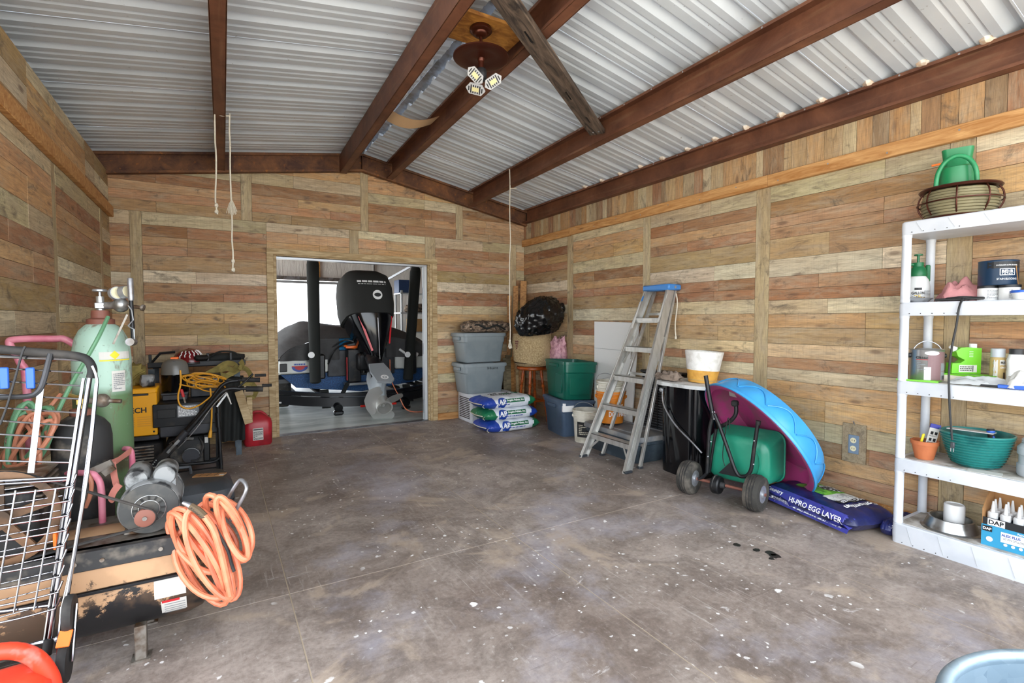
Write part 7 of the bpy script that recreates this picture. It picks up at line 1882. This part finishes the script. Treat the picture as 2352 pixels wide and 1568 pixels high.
MB().lathe([(.118, .0), (.13, .005), (.128, .02)], 32, scale=(1, 1.22)).build('rim', 'black', hm)
for k in range(7):
    g = 3.6 + k * .35
    MB().tube([Vector(helm((g + .05 * sin(4 * j)) / (2 * pi) % 1, .25 + .1 * j + .05 * (k % 2))) * 1.015 for j in range(5)], .005, 6).build('scroll', 'print_white', hm)
MB().bb(-.02, .11, -.19, -.12, .03, .09, .02).build('face_opening', 'black', hm)
bgp = thing('black_duffel', 'flat black duffel bag on the bench behind the straps', 'bag', (.06, 6.0, .926)); MB().ell((0, 0, .045), (.17, .11, .05), 18, 8, .25, 3, 3, .7, -.045).build('bag', 'canvas_black', bgp); MB().tube(smoothpath([(-.14, -.08, .05), (-.05, -.1, .11), (.08, -.09, .10), (.14, -.07, .03)]), .009, 6).build('handle', 'canvas_black', bgp)
cvs = thing('black_tarp', 'black canvas tarp hanging down beside the generator', 'tarp', (.11, 5.66, 0))
def tarp(u, v):
    x = -.105 + .21 * u; f = .016 * sin(u * 17 + v * 2) * (.3 + v) + .012 * noise.noise(Vector((u * 4, v * 4, 0)))
    return (x, -.05 + f + .06 * (1 - v) ** 3, .17 + .60 * (1 - v))
b = MB().grid(tarp, 26, 14); b.grid(lambda u, v: (tarp(1 - u, v)[0], tarp(1 - u, v)[1] + .12, tarp(1 - u, v)[2]), 26, 14); b.grid(lambda u, v: (tarp(u, 0)[0], tarp(u, 0)[1] + .12 * v, .77 + .03 * sin(pi * v)), 26, 4)
b.build('tarp_body', 'canvas_black', cvs, 60)
ks = thing('tow_strap', 'khaki tow straps draped over the bench and tarp', 'strap', tuple(aty(530, 880, 5.7)))
LA = Vector(ks.location)
for pts in (((472, 860), (495, 848), (520, 834), (540, 838), (538, 850), (520, 846), (500, 856), (525, 866)), ((500, 870), (522, 862), (545, 850), (556, 838), (552, 828)), ((548, 842), (566, 848), (576, 862), (574, 874)), ((552, 880), (580, 882), (588, 900), (580, 912), (566, 914))):
    ribbon(ks, 'webbing', [aty(u, v, 5.62 + .03 * (k % 3)) for k, (u, v) in enumerate(pts)], .05, 'khaki', LA)
wbd = thing('wood_scrap', 'two short pale boards leaning on the black tarp', 'board', tuple(aty(575, 975, 5.56)))
LB = Vector(wbd.location)
MB().bar(aty(548, 898, 5.56) - LB, aty(572, 972, 5.54) - LB, .075, .016, .002, up=(0, -1, 0)).build('board', 'pine_pale', wbd); MB().bar(aty(573, 912, 5.60) - LB, aty(574, 970, 5.58) - LB, .05, .016, .002, up=(0, -1, 0)).build('board', 'pine_pale', wbd)
# red jerry can by the doorway
rc = thing('fuel_can', 'dark red plastic fuel can on the floor beside the doorway', 'fuel can', (.355, 6.13, 0), .03)
MB().loft([rr3(.25, .22, .04, 0), rr3(.275, .245, .05, .02), rr3(.28, .25, .05, .23), rr3(.26, .22, .05, .28), rr3(.14, .16, .04, .325), rr3(.08, .13, .03, .34)]).build('body', 'red_plastic', rc, 45)
MB().tube(smoothpath([(-.06, -.02, .30), (-.03, -.02, .355), (.04, -.02, .352), (.10, -.02, .29)], 5), .014, 8).build('handle', 'red_plastic', rc)
MB().cyl((-.08, -.09, .27), (-.10, -.12, .30), .026, n=16).build('spout_cap', 'black_plastic', rc)
decal('label', rect(.10, .13), frame((-.005, -.1255, .13), (1, 0, 0), (0, 0, 1)), 'label_white', rc, None, .002); decal('label_print', join(fineprint(.09, .09, 8, 6, 0, -.015), rect(.09, .012, 0, .05)), frame((-.005, -.1265, .13), (1, 0, 0), (0, 0, 1)), 'print_black', rc, None, .003)
# ------------------------------------------------------------------ under the roof
fb2 = thing('mounting_board', 'orange stained plywood board between the roof beams carrying the fan', 'board', (1.517, 2.935, 3.2))
MB().bb(-.243, .243, -.16, .16, .0, .022, .002).build('board', 'ply', fb2)
FZ = fb2.location.z
fan = thing('ceiling_fan', 'bladeless bronze ceiling fan with a three panel LED lamp', 'ceiling fan', (1.474, 2.89, FZ - .0005))
MB().lathe([(0, 0), (.066, 0), (.07, -.006), (.07, -.022), (.062, -.03), (.05, -.034), (.046, -.045), (.03, -.055), (.012, -.058), (0, -.058)], 32).build('canopy', 'bronze', fan)
MB().cyl((0, 0, -.05), (0, 0, -.16), .010).build('down_rod', 'bronze', fan)
MB().lathe([(0, -.125), (.03, -.127), (.04, -.15), (.1, -.165), (.165, -.172), (.176, -.178), (.176, -.186), (.165, -.19), (.10, -.186), (.06, -.182), (.03, -.19), (.0, -.19)], 48).build('motor_plate', 'bronze', fan, 50)
MB().lathe([(0, -.18), (.024, -.185), (.022, -.205), (.018, -.21), (.018, -.255), (0, -.255)], 20).build('lamp_socket', 'bronze', fan)
hubz = -.30
MB().lathe([(0, -.25), (.03, -.255), (.036, -.27), (.036, -.30), (.028, -.325), (0, -.33)], 24).build('lamp_hub', 'black_plastic', fan)
cdir = Vector((-1.474, -2.89, 0)).normalized(); side = Vector((0, 0, 1)).cross(cdir)
for k, (sx, dz, tilt, tz) in enumerate(((-.035, -.02, .5, -.75), (.075, -.055, .55, .55), (-.035, -.105, .9, -.1))):
    c = side * sx + cdir * .055 + Vector((0, 0, hubz + dz))
    nrm_ = (cdir * cos(tilt) + Vector((0, 0, -1)) * sin(tilt) + side * .25 * (1 if sx > 0 else -1)).normalized()
    xax = (side - nrm_ * side.dot(nrm_)).normalized(); yax = nrm_.cross(xax)
    T = Matrix((xax, yax, nrm_)).transposed().to_4x4(); T.translation = c
    hexp = [(.062 * cos(a), .042 * sin(a)) for a in (0, .9, pi - .9, pi, pi + .9, -.9)]
    T = T @ Matrix.Rotation(tz, 4, 'Z')
    lp = MB(T).prism(hexp, -.008, .004).build('led_panel', 'led_white', fan)
    for j in range(7):
        x = -.042 + .014 * j; hh_ = .026 if abs(x) < .035 else .014
        MB(T).bb(x - .0035, x + .0035, -hh_, hh_, .004, .0048).build('led_slot', 'black', lp)
    MB(T).bb(-.022, .022, -.013, .013, .0045, .0062).build('led_cell', 'led_cell', lp)
    MB().tube([Vector((0, 0, hubz + .01 - .02 * k)), c - nrm_ * .01], .006, 6).build('arm', 'black_plastic', lp)
# weathered timber lying across the underside of the beams
tA = Vector((1.37, 2.443, 3.132)); tB = Vector((2.90, 3.453, 3.0))
def pz(x): return (roofz(3.03) - .205) + (roofz(1.90) - roofz(3.03)) * (3.03 - x) / 1.13
tm = thing('weathered_timber', 'grey weathered timber nailed across the roof beams', 'timber', tuple((tA + tB) / 2))
Lt = Vector(tm.location)
x_ = (tB - tA).normalized(); R_ = frame((0, 0, 0), x_, (-x_.y, x_.x, 0))
o = MB().box((0, 0, 0), ((tB - tA).length, .135, .045), .006).build('timber', 'barn', tm); o.matrix_local = R_
for (dx, dy) in ((.86, .02), (.86, -.03)): MB(R_).cyl((dx, dy, -.026), (dx, dy, -.022), .008, n=8).build('nail', 'zinc', tm)
for (dx, dy, L_) in ((-.55, .0, .12), (.2, .01, .12), (.62, -.01, .1)): MB(R_).bb(dx - L_ / 2, dx + L_ / 2, dy - .006, dy + .006, -.0235, -.022).build('crack', 'black', tm)
# bent strip of fibreboard wedged between the beams
def strip(u, v):
    x = 1.315 + (1.805 - 1.315) * u; y = 4.43 + .22 * v - .05 * u
    return (x - 1.56, y - 4.53, .055 - .075 * sin(pi * u))
bs = MB().grid(strip, 16, 2).grid(lambda u, v: (strip(1 - u, v)[0], strip(1 - u, v)[1], strip(1 - u, v)[2] - .004), 16, 2)
single('bent_strip', bs, 'cream_strip', 'tan fibreboard strip sagging between two roof beams', 'strip', (1.56, 4.53, 3.185))
sp2 = single('white_sliver', MB().bb(-.03, .03, -.15, .15, 0, .004), 'white_board', 'thin white flashing scrap under the ridge beside the fan board', 'sliver', (1.50, 2.66, roofz(1.5) - .06), .3)  # thin pale strip; what it is made of stays open
# ropes
def rope(name, lab, x, y, z0, z1, knots, extra=None):
    t = thing(name, lab, 'rope', (x, y, z1))
    n = 10; r_ = random.Random(int(x * 100) + int(z1 * 10)); H_ = z0 - z1
    MB().tube(smoothpath([(r_.uniform(-.006, .006), r_.uniform(-.006, .006), H_ * i / n) for i in range(n + 1)], 3), .006, 6).build('strand', 'rope', t)
    for k in knots: MB().ell((0, 0, k - z1), (.014, .014, .017), 10, 7, .3, 5, 2).build('knot', 'rope', t)
    return t
zb = roofz(.06) - .185
PY = 4.61
r1 = rope('hanging_rope', 'shorter white rope with a plain knot hanging from the beam nearest the gas cylinders', .012, PY, zb + .16, 2.19, [2.21, 2.26])
MB().tube([(.0, 0, zb - 2.19 + .0), (.05, -.0, zb - 2.19 - .008), (.105, 0, zb - 2.19)], .006, 6).build('beam_wrap', 'rope', r1)
r2 = rope('hanging_rope', 'longer white rope with a frayed tassel and an end knot hanging from the same beam', .118, PY, zb + .02, 1.75, [1.83, 1.76])
ts = MB(); r_ = random.Random(4)
for k in range(40):
    g = r_.uniform(0, 2 * pi); a = r_.uniform(.012, .045); ts.tube([(0, 0, 2.32 - 1.75), (a * .5 * cos(g), a * .5 * sin(g), 2.28 - 1.75), (a * cos(g), a * sin(g), r_.uniform(2.20, 2.23) - 1.75)], .0018, 4)
o = ts.build('tassel', 'rope', r2); o['kind'] = 'stuff'
r3 = rope('hanging_rope', 'long white rope hanging from the roof beam in front of the corner totes', 2.945, 5.05, roofz(3.0) - .03, 1.03, [1.12, 1.04])
MB().tube([(0, 0, roofz(3.0) - .25 - 1.03), (.06, 0, roofz(3.0) - .24 - 1.03), (.1, .02, roofz(3.0) - .23 - 1.03)], .006, 6).build('beam_wrap', 'rope', r3)
ts = MB()
for k in range(24):
    g = r_.uniform(0, 2 * pi); a = r_.uniform(.008, .028); ts.tube([(0, 0, .1), (a * .6 * cos(g), a * .6 * sin(g), .05), (a * cos(g), a * sin(g), r_.uniform(0, .015))], .002, 4)
o = ts.build('frayed_end', 'rope', r3); o['kind'] = 'stuff'
